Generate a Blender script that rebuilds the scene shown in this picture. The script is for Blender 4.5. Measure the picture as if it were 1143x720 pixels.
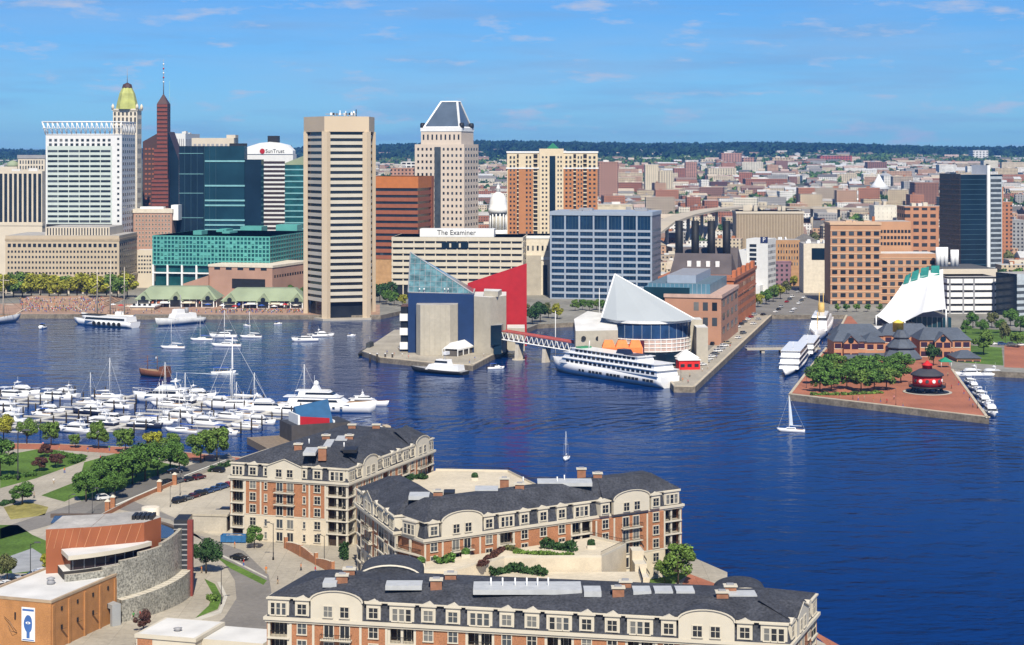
import bpy, bmesh, math, random
from mathutils import Vector, Matrix
from mathutils.geometry import tessellate_polygon
R = math.radians
S = bpy.context.scene
for _o in list(bpy.data.objects):
    bpy.data.objects.remove(_o)
COL = S.collection
rnd = random.Random(11)

# ------------------------------------------------------------------ camera, sky, sun, exposure
F, CX, HY, CH = 2000.0, 571.5, 170.0, 100.0      # focal length in photo pixels, principal column, horizon row, camera height
cam_d = bpy.data.cameras.new('camera')
cam_d.sensor_width = 36.0
cam_d.lens = F / 1143.0 * 36.0
cam_d.shift_y = -190.0 / 1143.0
cam_d.clip_start = 1.0
cam_d.clip_end = 40000.0
cam = bpy.data.objects.new('camera', cam_d)
cam.location = (0, 0, CH)
cam.rotation_euler = (R(90), 0, 0)
COL.objects.link(cam)
S.camera = cam

SUN_EL, SUN_AZ = 47.0, -7.0      # the sun stands behind the camera, a little to the right
sun_d = bpy.data.lights.new('sun', 'SUN')
sun_d.energy = 5.0
sun_d.angle = R(0.53)
sun_d.color = (1.0, 0.925, 0.79)
sun = bpy.data.objects.new('sun', sun_d)
sun.rotation_euler = (R(90 - SUN_EL), 0, R(-SUN_AZ))
sun.location = (0, 0, 400)
COL.objects.link(sun)

W = bpy.data.worlds.new('World')
S.world = W
W.use_nodes = True
nt = W.node_tree
nt.nodes.clear()
def wn(t, **k):
    n = nt.nodes.new(t)
    for a, b in k.items():
        setattr(n, a, b)
    return n
w_out = wn('ShaderNodeOutputWorld')
w_bg = wn('ShaderNodeBackground')
w_bg.inputs['Strength'].default_value = 0.075
w_sky = wn('ShaderNodeTexSky', sky_type='NISHITA', sun_disc=False)
w_sky.sun_elevation = R(SUN_EL)
w_sky.sun_rotation = R(180 + SUN_AZ)
w_sky.altitude = 50
w_sky.air_density = 0.9
w_sky.dust_density = 0.0
w_sky.ozone_density = 2.2
w_tint = wn('ShaderNodeMix', data_type='RGBA', blend_type='MULTIPLY')
w_tint.inputs[0].default_value = 1.0
w_tint.inputs[7].default_value = (0.305, 0.64, 1.12, 1)
# thin broken cloud: lighter wisps and greyer smears, stretched along the horizon
w_tc = wn('ShaderNodeTexCoord')
L = nt.links.new
L(w_sky.outputs[0], w_tint.inputs[6])
prev = w_tint.outputs[2]
for scl, loc, p0, p1, colr, amt, det in (((9.0, 9.0, 95.0), (3.1, 0.4, 1.7), 0.48, 0.72, (2.3, 4.3, 7.6, 1), 0.55, 6.0), ((24.0, 24.0, 105.0), (0.35, 5.2, 0.9), 0.56, 0.72, (5.4, 6.2, 8.2, 1), 0.85, 8.0), ((5.0, 5.0, 40.0), (7.7, 1.2, 3.3), 0.45, 0.85, (4.2, 5.7, 7.9, 1), 0.4, 5.0)):
    w_map = wn('ShaderNodeMapping')
    w_map.inputs['Scale'].default_value = scl
    w_map.inputs['Location'].default_value = loc
    w_no = wn('ShaderNodeTexNoise')
    w_no.inputs['Scale'].default_value = 1.0
    w_no.inputs['Detail'].default_value = det
    w_no.inputs['Roughness'].default_value = 0.6
    w_mr = wn('ShaderNodeMapRange')
    w_mr.inputs[1].default_value = p0
    w_mr.inputs[2].default_value = p1
    w_mr.inputs[4].default_value = amt
    w_mix = wn('ShaderNodeMix', data_type='RGBA')
    w_mix.inputs[7].default_value = colr
    L(w_tc.outputs['Generated'], w_map.inputs[0])
    L(w_map.outputs[0], w_no.inputs['Vector'])
    L(w_no.outputs['Fac'], w_mr.inputs[0])
    L(w_mr.outputs[0], w_mix.inputs[0])
    L(prev, w_mix.inputs[6])
    prev = w_mix.outputs[2]
L(prev, w_bg.inputs['Color'])
L(w_bg.outputs[0], w_out.inputs['Surface'])

S.view_settings.view_transform = 'Standard'
S.view_settings.look = 'None'
S.view_settings.exposure = 0.3
S.view_settings.gamma = 1.0
S.view_settings.use_curve_mapping = False
S.cycles.use_denoising = True
S.cycles.max_bounces = 5
S.cycles.diffuse_bounces = 2
S.cycles.glossy_bounces = 3
S.cycles.transmission_bounces = 4
S.cycles.volume_bounces = 0
S.cycles.sample_clamp_indirect = 4.0
S.cycles.caustics_reflective = False
S.cycles.caustics_refractive = False

# ------------------------------------------------------------------ helpers
def at(x, D):
    return (x - CX) / F * D
def zat(y, D):
    return CH - (y - HY) * D / F
def gp(x, y, z=2.5):
    D = F * (CH - z) / (y - HY)
    return Vector((at(x, D), D, z))

MATS = {}
def mat(name, col, rough=0.75, spec=0.3, metal=0.0, var=0.14, vs=0.35, fine=0.0, fs=6.0, bump=0.0, island=0.0, joint=0.0):
    if name in MATS:
        return MATS[name]
    m = bpy.data.materials.new(name)
    m.use_nodes = True
    n = m.node_tree
    b = n.nodes['Principled BSDF']
    b.inputs['Roughness'].default_value = rough
    b.inputs['Specular IOR Level'].default_value = spec
    b.inputs['Metallic'].default_value = metal
    tc = n.nodes.new('ShaderNodeTexCoord')
    src = None
    def mul(prev, fac_out, lo, hi):
        mr = n.nodes.new('ShaderNodeMapRange')
        mr.inputs[1].default_value = 0.3
        mr.inputs[2].default_value = 0.7
        mr.inputs[3].default_value = lo
        mr.inputs[4].default_value = hi
        n.links.new(fac_out, mr.inputs[0])
        mx = n.nodes.new('ShaderNodeVectorMath')
        mx.operation = 'SCALE'
        if prev is None:
            mx.inputs[0].default_value = col[:3]
        else:
            n.links.new(prev, mx.inputs[0])
        n.links.new(mr.outputs[0], mx.inputs['Scale'])
        return mx.outputs[0]
    if var:
        a = n.nodes.new('ShaderNodeTexNoise')
        a.inputs['Scale'].default_value = vs
        a.inputs['Detail'].default_value = 4
        n.links.new(tc.outputs['Object'], a.inputs['Vector'])
        src = mul(src, a.outputs['Fac'], 1 - var, 1 + var)
    if fine:
        a = n.nodes.new('ShaderNodeTexNoise')
        a.inputs['Scale'].default_value = fs
        a.inputs['Detail'].default_value = 2
        n.links.new(tc.outputs['Object'], a.inputs['Vector'])
        src = mul(src, a.outputs['Fac'], 1 - fine, 1 + fine)
        if bump:
            bp = n.nodes.new('ShaderNodeBump')
            bp.inputs['Strength'].default_value = bump
            bp.inputs['Distance'].default_value = 0.3
            n.links.new(a.outputs['Fac'], bp.inputs['Height'])
            n.links.new(bp.outputs[0], b.inputs['Normal'])
    if joint:
        a = n.nodes.new('ShaderNodeTexBrick')
        a.inputs['Color1'].default_value = (1, 1, 1, 1); a.inputs['Color2'].default_value = (.93, .93, .93, 1); a.inputs['Mortar'].default_value = (.72, .72, .72, 1)
        a.inputs['Scale'].default_value = 1.0; a.inputs['Mortar Size'].default_value = 0.06; a.inputs['Brick Width'].default_value = joint; a.inputs['Row Height'].default_value = joint; a.offset = 0.0
        n.links.new(tc.outputs['Object'], a.inputs['Vector'])
        mx = n.nodes.new('ShaderNodeVectorMath'); mx.operation = 'MULTIPLY'
        n.links.new(src, mx.inputs[0]); n.links.new(a.outputs['Color'], mx.inputs[1])
        src = mx.outputs[0]
    if island:
        g = n.nodes.new('ShaderNodeNewGeometry')
        mr = n.nodes.new('ShaderNodeMapRange')
        mr.inputs[3].default_value = 1 - island
        mr.inputs[4].default_value = 1 + island
        n.links.new(g.outputs['Random Per Island'], mr.inputs[0])
        mx = n.nodes.new('ShaderNodeVectorMath')
        mx.operation = 'SCALE'
        if src is None:
            mx.inputs[0].default_value = col[:3]
        else:
            n.links.new(src, mx.inputs[0])
        n.links.new(mr.outputs[0], mx.inputs['Scale'])
        src = mx.outputs[0]
    if src is None:
        b.inputs['Base Color'].default_value = (*col[:3], 1)
    else:
        n.links.new(src, b.inputs['Base Color'])
    m.diffuse_color = (*col[:3], 1)
    MATS[name] = m
    return m

def winmat(name, wall, win, sx, sz, fx=0.5, fz=0.5, rough=0.7):
    """wall with a regular grid of small windows, in the object's own metres"""
    if name in MATS:
        return MATS[name]
    m = bpy.data.materials.new(name)
    m.use_nodes = True
    n = m.node_tree
    b = n.nodes['Principled BSDF']
    tc = n.nodes.new('ShaderNodeTexCoord')
    sp = n.nodes.new('ShaderNodeSeparateXYZ')
    n.links.new(tc.outputs['Object'], sp.inputs[0])
    def mth(op, a, bb):
        q = n.nodes.new('ShaderNodeMath')
        q.operation = op
        for i, v in enumerate((a, bb)):
            if v is None:
                continue
            if isinstance(v, (int, float)):
                q.inputs[i].default_value = v
            else:
                n.links.new(v, q.inputs[i])
        return q.outputs[0]
    u = mth('ADD', sp.outputs[0], sp.outputs[1])
    fu = mth('FRACT', mth('DIVIDE', u, sx), None)
    fv = mth('FRACT', mth('DIVIDE', sp.outputs[2], sz), None)
    k = mth('MULTIPLY', mth('LESS_THAN', fu, fx), mth('LESS_THAN', mth('ABSOLUTE', mth('SUBTRACT', fv, 0.5), None), fz / 2))
    mx = n.nodes.new('ShaderNodeMix')
    mx.data_type = 'RGBA'
    mx.inputs[6].default_value = (*wall, 1)
    mx.inputs[7].default_value = (*win, 1)
    n.links.new(k, mx.inputs[0])
    no = n.nodes.new('ShaderNodeTexNoise')
    no.inputs['Scale'].default_value = 0.12
    no.inputs['Detail'].default_value = 4
    n.links.new(tc.outputs['Object'], no.inputs['Vector'])
    mr = n.nodes.new('ShaderNodeMapRange')
    mr.inputs[1].default_value = 0.3
    mr.inputs[2].default_value = 0.7
    mr.inputs[3].default_value = 0.86
    mr.inputs[4].default_value = 1.12
    n.links.new(no.outputs['Fac'], mr.inputs[0])
    sc = n.nodes.new('ShaderNodeVectorMath')
    sc.operation = 'SCALE'
    n.links.new(mx.outputs[2], sc.inputs[0])
    n.links.new(mr.outputs[0], sc.inputs['Scale'])
    n.links.new(sc.outputs[0], b.inputs['Base Color'])
    b.inputs['Roughness'].default_value = rough
    b.inputs['Specular IOR Level'].default_value = 0.3
    MATS[name] = m
    return m

class MB:
    def __init__(s):
        s.v = []; s.f = []; s.mi = []; s.mats = []; s.sm = []
    def _m(s, m):
        if m not in s.mats:
            s.mats.append(m)
        return s.mats.index(m)
    def face(s, pts, m, smooth=False):
        k = len(s.v)
        s.v += [tuple(p) for p in pts]
        s.f.append(tuple(range(k, k + len(pts))))
        s.mi.append(s._m(m)); s.sm.append(smooth)
    def poly(s, pts, m):
        """flat polygon, may be concave"""
        k = len(s.v)
        s.v += [tuple(p) for p in pts]
        for t in tessellate_polygon([[Vector(p) for p in pts]]):
            a, b, c = (Vector(pts[i]) for i in t)
            if (b - a).cross(c - a).z < 0:
                t = (t[0], t[2], t[1])
            s.f.append(tuple(k + i for i in t)); s.mi.append(s._m(m)); s.sm.append(False)
    def box(s, x0, x1, y0, y1, z0, z1, m, top=None, bot=True):
        p = [(x0, y0, z0), (x1, y0, z0), (x1, y1, z0), (x0, y1, z0), (x0, y0, z1), (x1, y0, z1), (x1, y1, z1), (x0, y1, z1)]
        k = len(s.v)
        s.v += p
        i = s._m(m); it = s._m(top) if top else i
        for q, mm in (((0, 1, 5, 4), i), ((1, 2, 6, 5), i), ((2, 3, 7, 6), i), ((3, 0, 4, 7), i), ((4, 5, 6, 7), it), ((3, 2, 1, 0), i)):
            if q == (3, 2, 1, 0) and not bot:
                continue
            s.f.append(tuple(k + j for j in q)); s.mi.append(mm); s.sm.append(False)
    def prism(s, poly, z0, z1, m, top=None, cap=True, bot=False):
        """poly: list of (x, y), counter-clockwise from above; z1 number or list"""
        n = len(poly)
        a = sum(poly[i][0] * poly[(i + 1) % n][1] - poly[(i + 1) % n][0] * poly[i][1] for i in range(n))
        zt = list(z1) if isinstance(z1, (list, tuple)) else [z1] * n
        if a < 0:
            poly = list(poly)[::-1]; zt = zt[::-1]
        for i in range(n):
            j = (i + 1) % n
            s.face([(*poly[i][:2], z0), (*poly[j][:2], z0), (*poly[j][:2], zt[j]), (*poly[i][:2], zt[i])], m)
        if cap:
            s.poly([(*poly[i][:2], zt[i]) for i in range(n)], top or m)
        if bot:
            s.poly([(*poly[i][:2], z0) for i in range(n)], m)
    def loft(s, rings, m, closed=True, cap0=True, cap1=True, smooth=False):
        """rings: lists of points, same count"""
        n = len(rings[0]); k = len(s.v); i0 = s._m(m)
        for r in rings:
            s.v += [tuple(p) for p in r]
        for a in range(len(rings) - 1):
            for b in range(n if closed else n - 1):
                c = (b + 1) % n
                s.f.append((k + a * n + b, k + a * n + c, k + (a + 1) * n + c, k + (a + 1) * n + b))
                s.mi.append(i0); s.sm.append(smooth)
        if cap0:
            s.f.append(tuple(k + j for j in range(n))[::-1]); s.mi.append(i0); s.sm.append(False)
        if cap1:
            s.f.append(tuple(k + (len(rings) - 1) * n + j for j in range(n))); s.mi.append(i0); s.sm.append(False)
    def lathe(s, prof, m, n=16, cx=0, cy=0, smooth=True, cap0=True, cap1=True, a0=0.0):
        s.loft([[(cx + r * math.cos(a0 + 2 * math.pi * i / n), cy + r * math.sin(a0 + 2 * math.pi * i / n), z) for i in range(n)] for r, z in prof],
               m, True, cap0, cap1, smooth)
    def tube(s, p0, p1, r, m, n=6, r1=None):
        p0 = Vector(p0); p1 = Vector(p1)
        d = (p1 - p0)
        if d.length < 1e-6:
            return
        q = d.to_track_quat('Z', 'Y')
        r1 = r if r1 is None else r1
        def ring(p, rr):
            return [p + q @ Vector((rr * math.cos(2 * math.pi * i / n), rr * math.sin(2 * math.pi * i / n), 0)) for i in range(n)]
        s.loft([ring(p0, r), ring(p1, r1)], m, True, True, True, n > 4)
    def path(s, pts, r, m, n=4):
        for a, b in zip(pts[:-1], pts[1:]):
            s.tube(a, b, r, m, n)
    def add(s, o, mtx=None):
        k = len(s.v)
        s.v += [tuple(mtx @ Vector(p)) for p in o.v] if mtx is not None else list(o.v)
        ids = [s._m(m) for m in o.mats]
        for f, i, q in zip(o.f, o.mi, o.sm):
            s.f.append(tuple(k + j for j in f)); s.mi.append(ids[i]); s.sm.append(q)
        return s
    def mesh(s, name):
        me = bpy.data.meshes.new(name)
        me.from_pydata(s.v, [], s.f)
        for m in s.mats:
            me.materials.append(m)
        me.polygons.foreach_set('material_index', s.mi)
        me.polygons.foreach_set('use_smooth', s.sm)
        me.update()
        return me
    def build(s, name, parent=None, loc=(0, 0, 0), rz=0.0, kind=None):
        return obj(name, s.mesh(name), parent, loc, rz, kind)

def obj(name, me, parent=None, loc=(0, 0, 0), rz=0.0, kind=None):
    o = bpy.data.objects.new(name, me)
    COL.objects.link(o)
    o.location = loc
    o.rotation_euler = (0, 0, rz)
    if parent is not None:
        o.parent = parent
    if kind:
        o['kind'] = kind
    return o
def tag(o, label, cat, group=None):
    o['label'] = label; o['category'] = cat
    if group:
        o['group'] = group
    return o
def thing(name, label, cat, loc=(0, 0, 0), rz=0.0, group=None):
    o = bpy.data.objects.new(name, None)
    o.empty_display_size = 0.5
    COL.objects.link(o)
    o.location = loc
    o.rotation_euler = (0, 0, rz)
    return tag(o, label, cat, group)
def dup(root, loc=None, rz=None, label=None, group=None, sc=None):
    """a copy of a thing with copies of its parts and sub-parts"""
    r = root.copy()
    COL.objects.link(r)
    if loc is not None:
        r.location = loc
    if rz is not None:
        r.rotation_euler = (0, 0, rz)
    if sc is not None:
        r.scale = sc if isinstance(sc, (tuple, list)) else (sc, sc, sc)
    if label:
        r['label'] = label
    if group:
        r['group'] = group
    def rec(a, b):
        for ch in list(a.children):
            c = ch.copy()
            COL.objects.link(c)
            c.parent = b
            rec(ch, c)
    rec(root, r)
    return r
def structure(o):
    o['kind'] = 'structure'
    return o
ORD = ['first', 'second', 'third', 'fourth', 'fifth', 'sixth', 'seventh', 'eighth', 'ninth', 'tenth', 'eleventh', 'twelfth', 'thirteenth',
       'fourteenth', 'fifteenth', 'sixteenth', 'seventeenth', 'eighteenth', 'nineteenth', 'twentieth']
def text(name, body, size, m, parent, loc, rot, extrude=0.05, align='CENTER'):
    c = bpy.data.curves.new(name, 'FONT')
    c.body = body; c.size = size; c.align_x = align; c.align_y = 'CENTER'; c.extrude = extrude
    tmp = bpy.data.objects.new('lettering', c)
    COL.objects.link(tmp)
    dg = bpy.context.evaluated_depsgraph_get()
    me = bpy.data.meshes.new_from_object(tmp.evaluated_get(dg))
    bpy.data.objects.remove(tmp)
    me.materials.clear(); me.materials.append(m)
    o = obj(name, me, parent, loc)
    o.rotation_euler = rot
    return o

# common materials
WHITE = mat('white_paint', (0.78, 0.78, 0.76), 0.5, var=0.05)
CREAM = mat('cream_stone', (0.66, 0.59, 0.47), 0.8, var=0.1, vs=0.5)
BRICK = mat('red_brick', (0.34, 0.135, 0.06), 0.85, var=0.14, vs=0.6, fine=0.16, fs=5)
SLATE = mat('slate_roof', (0.048, 0.051, 0.061), 0.8, 0.2, var=0.25, vs=0.25, fine=0.4, fs=2.2)
GLASS = mat('window_glass', (0.018, 0.022, 0.028), 0.12, 0.5, var=0.3, vs=0.2)
GLASS2 = mat('window_glass_pale', (0.06, 0.07, 0.08), 0.15, 0.5, var=0.3, vs=0.2)
GLASS3 = mat('window_blind', (0.16, 0.16, 0.15), 0.4, 0.4, var=0.3, vs=0.2)
DARK = mat('dark_metal', (0.02, 0.02, 0.022), 0.5)
CONC = mat('concrete', (0.42, 0.38, 0.31), 0.85, var=0.12, vs=0.2, fine=0.08, fs=2)
ROOFG = mat('flat_roof', (0.38, 0.36, 0.33), 0.9, var=0.22, vs=0.12, fine=0.12, fs=1.2)
ROOFW = mat('white_roof', (0.62, 0.61, 0.58), 0.8, var=0.12, vs=0.15)
GREYM = mat('grey_metal', (0.3, 0.3, 0.31), 0.5, var=0.1)
WOOD = mat('weathered_wood', (0.22, 0.17, 0.12), 0.9, var=0.2, vs=1)
RUBBER = mat('black_rubber', (0.012, 0.012, 0.012), 0.8)

OCC = []
class Bld:
    """axis-aligned block: local x runs along the front, y to the back, z up from the base.
    xc is the photo column of the near corner, D its distance; xl / xr where the two visible faces end"""
    def __init__(s, name, label, xl, xc, xr, D, ytop, yaw=0.0, side='R', z0=2.5, cat='building', depth=None, h=None, group=None):
        c, sn = math.cos(R(yaw)), math.sin(R(yaw))
        u = Vector((c, sn, 0)); v = Vector((-sn, c, 0))
        C = Vector((at(xc, D), D, z0))
        tl, tr = (xl - CX) / F, (xr - CX) / F
        if side == 'R':
            s.w = (C.x - tl * C.y) / (c - tl * sn)
            s.d = depth or (C.x - tr * C.y) / (sn + tr * c)
            o = C - u * s.w
        else:
            s.w = (tr * C.y - C.x) / (c - tr * sn)
            s.d = depth or (C.x - tl * C.y) / (sn + tl * c)
            o = C
        assert s.d > 0 and s.w > 0, (label, s.w, s.d)
        s.h = h if h is not None else zat(ytop, D) - z0
        cc_ = o + u * s.w / 2 + v * s.d / 2
        OCC.append((cc_.x, cc_.y, .5 * math.hypot(s.w, s.d)))
        s.D = D; s.z0 = z0; s.o = o; s.u = u; s.vv = v
        s.root = thing(name, label, cat, o, R(yaw), group)
        s.wl = []
        s.cache = {}
    def zl(s, y):
        """height above the base of photo row y on the front face"""
        return zat(y, s.D) - s.z0
    def xl(s, px):
        """local x of photo column px on the front face"""
        t = (px - CX) / F
        return (t * s.o.y - s.o.x) / (s.u.x - t * s.u.y)
    def box(s, name, x0, x1, y0, y1, z0, z1, m, top=None, kind=None):
        b = MB(); b.box(x0, x1, y0, y1, z0, z1, m, top)
        return b.build(name, s.root, kind=kind)
    def core(s, m, top=ROOFG, name='wall', z0=0, z1=None, i=0.0):
        return s.box(name, i, s.w - i, i, s.d - i, z0, s.h if z1 is None else z1, m, top)
    def ring(s, z0, z1, m, p=0.3, name='spandrel', x0=None, x1=None, y0=None, y1=None):
        x0 = -p if x0 is None else x0; x1 = s.w + p if x1 is None else x1
        y0 = -p if y0 is None else y0; y1 = s.d + p if y1 is None else y1
        return s.box(name, x0, x1, y0, y1, z0, z1, m)
    def pos(s, f, a, n, z):
        if f == 'F':
            return Vector((a, -n, z)), 0.0
        if f == 'R':
            return Vector((s.w + n, a, z)), R(90)
        return Vector((-n, a, z)), R(-90)
    def win(s, f, a, z, w, h, mats=None, frame=None, p=0.08, n=0.0):
        """a window centred at a along face f, its sill at z"""
        g = rnd.choice(mats or (GLASS, GLASS, GLASS, GLASS2, GLASS2, GLASS3))
        k = (round(w, 2), round(h, 2), g.name, frame.name if frame else '', p)
        if k not in s.cache:
            b = MB()
            b.box(-w / 2, w / 2, -p, 0.1, 0, h, g)
            if frame:
                t = 0.14
                b.box(-w / 2 - t, w / 2 + t, -p - .08, 0.1, -t, 0, frame)
                b.box(-w / 2 - t, w / 2 + t, -p - .08, 0.1, h, h + t, frame)
                b.box(-w / 2 - t, -w / 2, -p - .06, 0.1, 0, h, frame)
                b.box(w / 2, w / 2 + t, -p - .06, 0.1, 0, h, frame)
                b.box(-.06, .06, -p - .03, 0.1, 0, h, frame)
            s.cache[k] = [b, None]
        q, rz = s.pos(f, a, n, z)
        s.wl.append((k, q, rz))
    def wins(s, f, n, m, a0, a1, z0, z1, fw=0.6, fh=0.55, mats=None, frame=None, skip=None, p=0.08, off=0.0):
        cw = (a1 - a0) / n; rh = (z1 - z0) / m
        for j in range(m):
            for i in range(n):
                if skip and skip(i, j):
                    continue
                s.win(f, a0 + cw * (i + .5), z0 + rh * (j + .5 - fh / 2), cw * fw, rh * fh, mats, frame, p, off)
    def pier(s, f, a, wd, z0, z1, m, p=0.3, name='pier'):
        if f == 'F':
            return s.box(name, a - wd / 2, a + wd / 2, -p, 0.1, z0, z1, m)
        if f == 'R':
            return s.box(name, s.w - .1, s.w + p, a - wd / 2, a + wd / 2, z0, z1, m)
        return s.box(name, -p, .1, a - wd / 2, a + wd / 2, z0, z1, m)
    def units(s, n, m=ROOFW, zr=None, hmax=3.0, seed=1):
        q = random.Random(seed)
        zr = s.h if zr is None else zr
        for _ in range(n):
            a = q.uniform(.12, .8) * s.w; b = q.uniform(.15, .7) * s.d
            lw = q.uniform(.05, .14) * s.w; ld = q.uniform(.08, .2) * s.d
            s.box('rooftop_unit', a, a + lw, b, b + ld, zr - .1, zr + q.uniform(.4, 1) * hmax, m)
    def done(s, lim=100):
        s.wl.sort(key=lambda t: -t[1].z)
        for k, q, rz in s.wl[:lim]:
            c = s.cache[k]
            if c[1] is None:
                c[1] = c[0].mesh('window')
            obj('window', c[1], s.root, q, rz)
        if len(s.wl) > lim:
            b = MB()
            for k, q, rz in s.wl[lim:]:
                b.add(s.cache[k][0], Matrix.Translation(q) @ Matrix.Rotation(rz, 4, 'Z'))
            b.build('window', s.root, kind='stuff')
        s.wl = []
        return s
# ------------------------------------------------------------------ water, land, hills
def water_mat():
    m = bpy.data.materials.new('harbor_water')
    m.use_nodes = True
    n = m.node_tree
    b = n.nodes['Principled BSDF']
    b.inputs['Base Color'].default_value = (0.001, 0.022, 0.118, 1)
    b.inputs['Roughness'].default_value = 0.5
    b.inputs['Specular IOR Level'].default_value = 0.0
    gl = n.nodes.new('ShaderNodeBsdfGlossy')
    gl.inputs['Roughness'].default_value = 0.05
    gl.inputs['Color'].default_value = (0.86, 0.94, 1.0, 1)
    mixs = n.nodes.new('ShaderNodeMixShader')
    g = n.nodes.new('ShaderNodeNewGeometry')
    def noise(scale, det, sx=1.0, sy=1.0, rough=0.5):
        mp = n.nodes.new('ShaderNodeMapping')
        mp.inputs['Scale'].default_value = (sx, sy, 1)
        mp.inputs['Rotation'].default_value = (0, 0, R(12))
        n.links.new(g.outputs['Position'], mp.inputs[0])
        t = n.nodes.new('ShaderNodeTexNoise')
        t.inputs['Scale'].default_value = scale
        t.inputs['Detail'].default_value = det
        t.inputs['Roughness'].default_value = rough
        n.links.new(mp.outputs[0], t.inputs['Vector'])
        return t.outputs['Fac']
    def mth(op, a, c):
        q = n.nodes.new('ShaderNodeMath'); q.operation = op
        for i, v in enumerate((a, c)):
            if isinstance(v, (int, float)):
                q.inputs[i].default_value = v
            else:
                n.links.new(v, q.inputs[i])
        return q.outputs[0]
    rip = noise(0.24, 4, 0.5, 1.0, 0.62)
    swell = noise(0.10, 2, 0.6, 1.0)
    chop = noise(0.15, 3, 0.55, 1.0, 0.55)
    patch = noise(0.012, 3, 0.5, 1.0)
    mr = n.nodes.new('ShaderNodeMapRange')
    mr.inputs[1].default_value = 0.35; mr.inputs[2].default_value = 0.65
    mr.inputs[3].default_value = 0.5; mr.inputs[4].default_value = 1.3
    n.links.new(patch, mr.inputs[0])
    # wave trains from passing boats, in drifting patches
    wv = n.nodes.new('ShaderNodeTexWave')
    wv.wave_type = 'RINGS'; wv.rings_direction = 'Z'
    wm = n.nodes.new('ShaderNodeMapping')
    wm.inputs['Location'].default_value = (-150 * .045, -560 * .045, 0); wm.inputs['Scale'].default_value = (.045, .045, .045)
    n.links.new(g.outputs['Position'], wm.inputs[0]); n.links.new(wm.outputs[0], wv.inputs['Vector'])
    wv.inputs['Scale'].default_value = 1.0; wv.inputs['Distortion'].default_value = 7.0; wv.inputs['Detail'].default_value = 2.0; wv.inputs['Detail Scale'].default_value = 1.5
    msk = n.nodes.new('ShaderNodeMapRange')
    msk.inputs[1].default_value = 0.5; msk.inputs[2].default_value = 0.66; msk.inputs[4].default_value = 0.34
    n.links.new(noise(0.006, 2, 0.4, 1.0), msk.inputs[0])
    trains = mth('MULTIPLY', wv.outputs['Fac'], msk.outputs[0])
    hgt = mth('ADD', mth('ADD', trains, mth('MULTIPLY', chop, mth('MULTIPLY', mr.outputs[0], 0.42))), mth('ADD', mth('MULTIPLY', rip, mth('MULTIPLY', mr.outputs[0], 0.22)), mth('MULTIPLY', swell, 0.42)))
    bp = n.nodes.new('ShaderNodeBump')
    bp.inputs['Strength'].default_value = 1.0
    bp.inputs['Distance'].default_value = 1.3
    n.links.new(hgt, bp.inputs['Height'])
    bp2 = n.nodes.new('ShaderNodeBump')
    bp2.inputs['Distance'].default_value = 11.0
    n.links.new(hgt, bp2.inputs['Height'])
    n.links.new(bp2.outputs[0], b.inputs['Normal'])
    n.links.new(bp.outputs[0], gl.inputs['Normal'])
    # reflectance of calm water for glare-filtered light: falls off quickly away from grazing
    dt = n.nodes.new('ShaderNodeVectorMath'); dt.operation = 'DOT_PRODUCT'
    n.links.new(g.outputs['Incoming'], dt.inputs[0]); n.links.new(g.outputs['True Normal'], dt.inputs[1])
    ex = mth('POWER', 2.71828, mth('ADD', mth('MULTIPLY', mth('ABSOLUTE', dt.outputs['Value'], 0), -13.5), 0.68))
    n.links.new(mth('MINIMUM', mth('MAXIMUM', ex, 0.02), 0.8), mixs.inputs[0])
    n.links.new(b.outputs[0], mixs.inputs[1]); n.links.new(gl.outputs[0], mixs.inputs[2])
    n.links.new(mixs.outputs[0], n.nodes['Material Output'].inputs['Surface'])
    return m
wb = MB()
wb.face([(-2500, -600, 0), (2500, -600, 0), (2500, 1700, 0), (-2500, 1700, 0)], water_mat())
structure(wb.build('water'))

PAVE = mat('pavement', (0.38, 0.34, 0.27), 0.9, var=0.16, vs=0.06, fine=0.1, fs=0.8, joint=5.0)
CITYG = mat('city_ground', (0.22, 0.21, 0.18), 0.9, var=0.3, vs=0.02, fine=0.15, fs=0.3)
BRKPAVE = mat('brick_paving', (0.36, 0.135, 0.075), 0.85, var=0.18, vs=0.05, fine=0.12, fs=1.5, joint=7.0)
SEAWALL = mat('seawall', (0.20, 0.17, 0.13), 0.9, var=0.3, vs=0.25, fine=0.2, fs=1)
GRASS = mat('mown_grass', (0.085, 0.15, 0.025), 0.9, 0.15, var=0.35, vs=0.08, fine=0.25, fs=1.2)
ROAD = mat('worn_asphalt', (0.20, 0.185, 0.165), 0.9, var=0.16, vs=0.05, fine=0.1, fs=1)
KERB = mat('kerb_stone', (0.5, 0.47, 0.4), 0.85)
LINE = mat('road_paint', (0.7, 0.68, 0.6), 0.7)
SOIL = mat('planting_soil', (0.10, 0.075, 0.045), 0.95, var=0.2)
GZ = 2.5

def px(pts, z=GZ):
    return [(gp(x, y, z).x, gp(x, y, z).y) for x, y in pts]
def slab(name, poly, z0, z1, side, top):
    b = MB(); b.prism(poly, z0, z1, side, top)
    return structure(b.build(name))
# north shore with its piers (photo pixels of the quay edge, left to right)
north = px([(-260, 351), (22, 351), (85, 351), (160, 352), (345, 352), (425, 352), (447, 347), (462, 362), (470, 372)])
north += px([(575, 372), (600, 362), (640, 360), (650, 372)])
pier4 = px([(640, 394), (700, 415), (748, 426), (752, 431.5), (776, 432), (862, 351.5)])
north += pier4 + px([(944, 351.5), (932, 375), (905, 408), (880, 440), (1104, 466), (1064, 412), (1143, 416), (1400, 424)])
north += [(1400, 700), (1400, 1500), (-1400, 1500)]
slab('north_shore_ground', north, -2, GZ, SEAWALL, CITYG)
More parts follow.
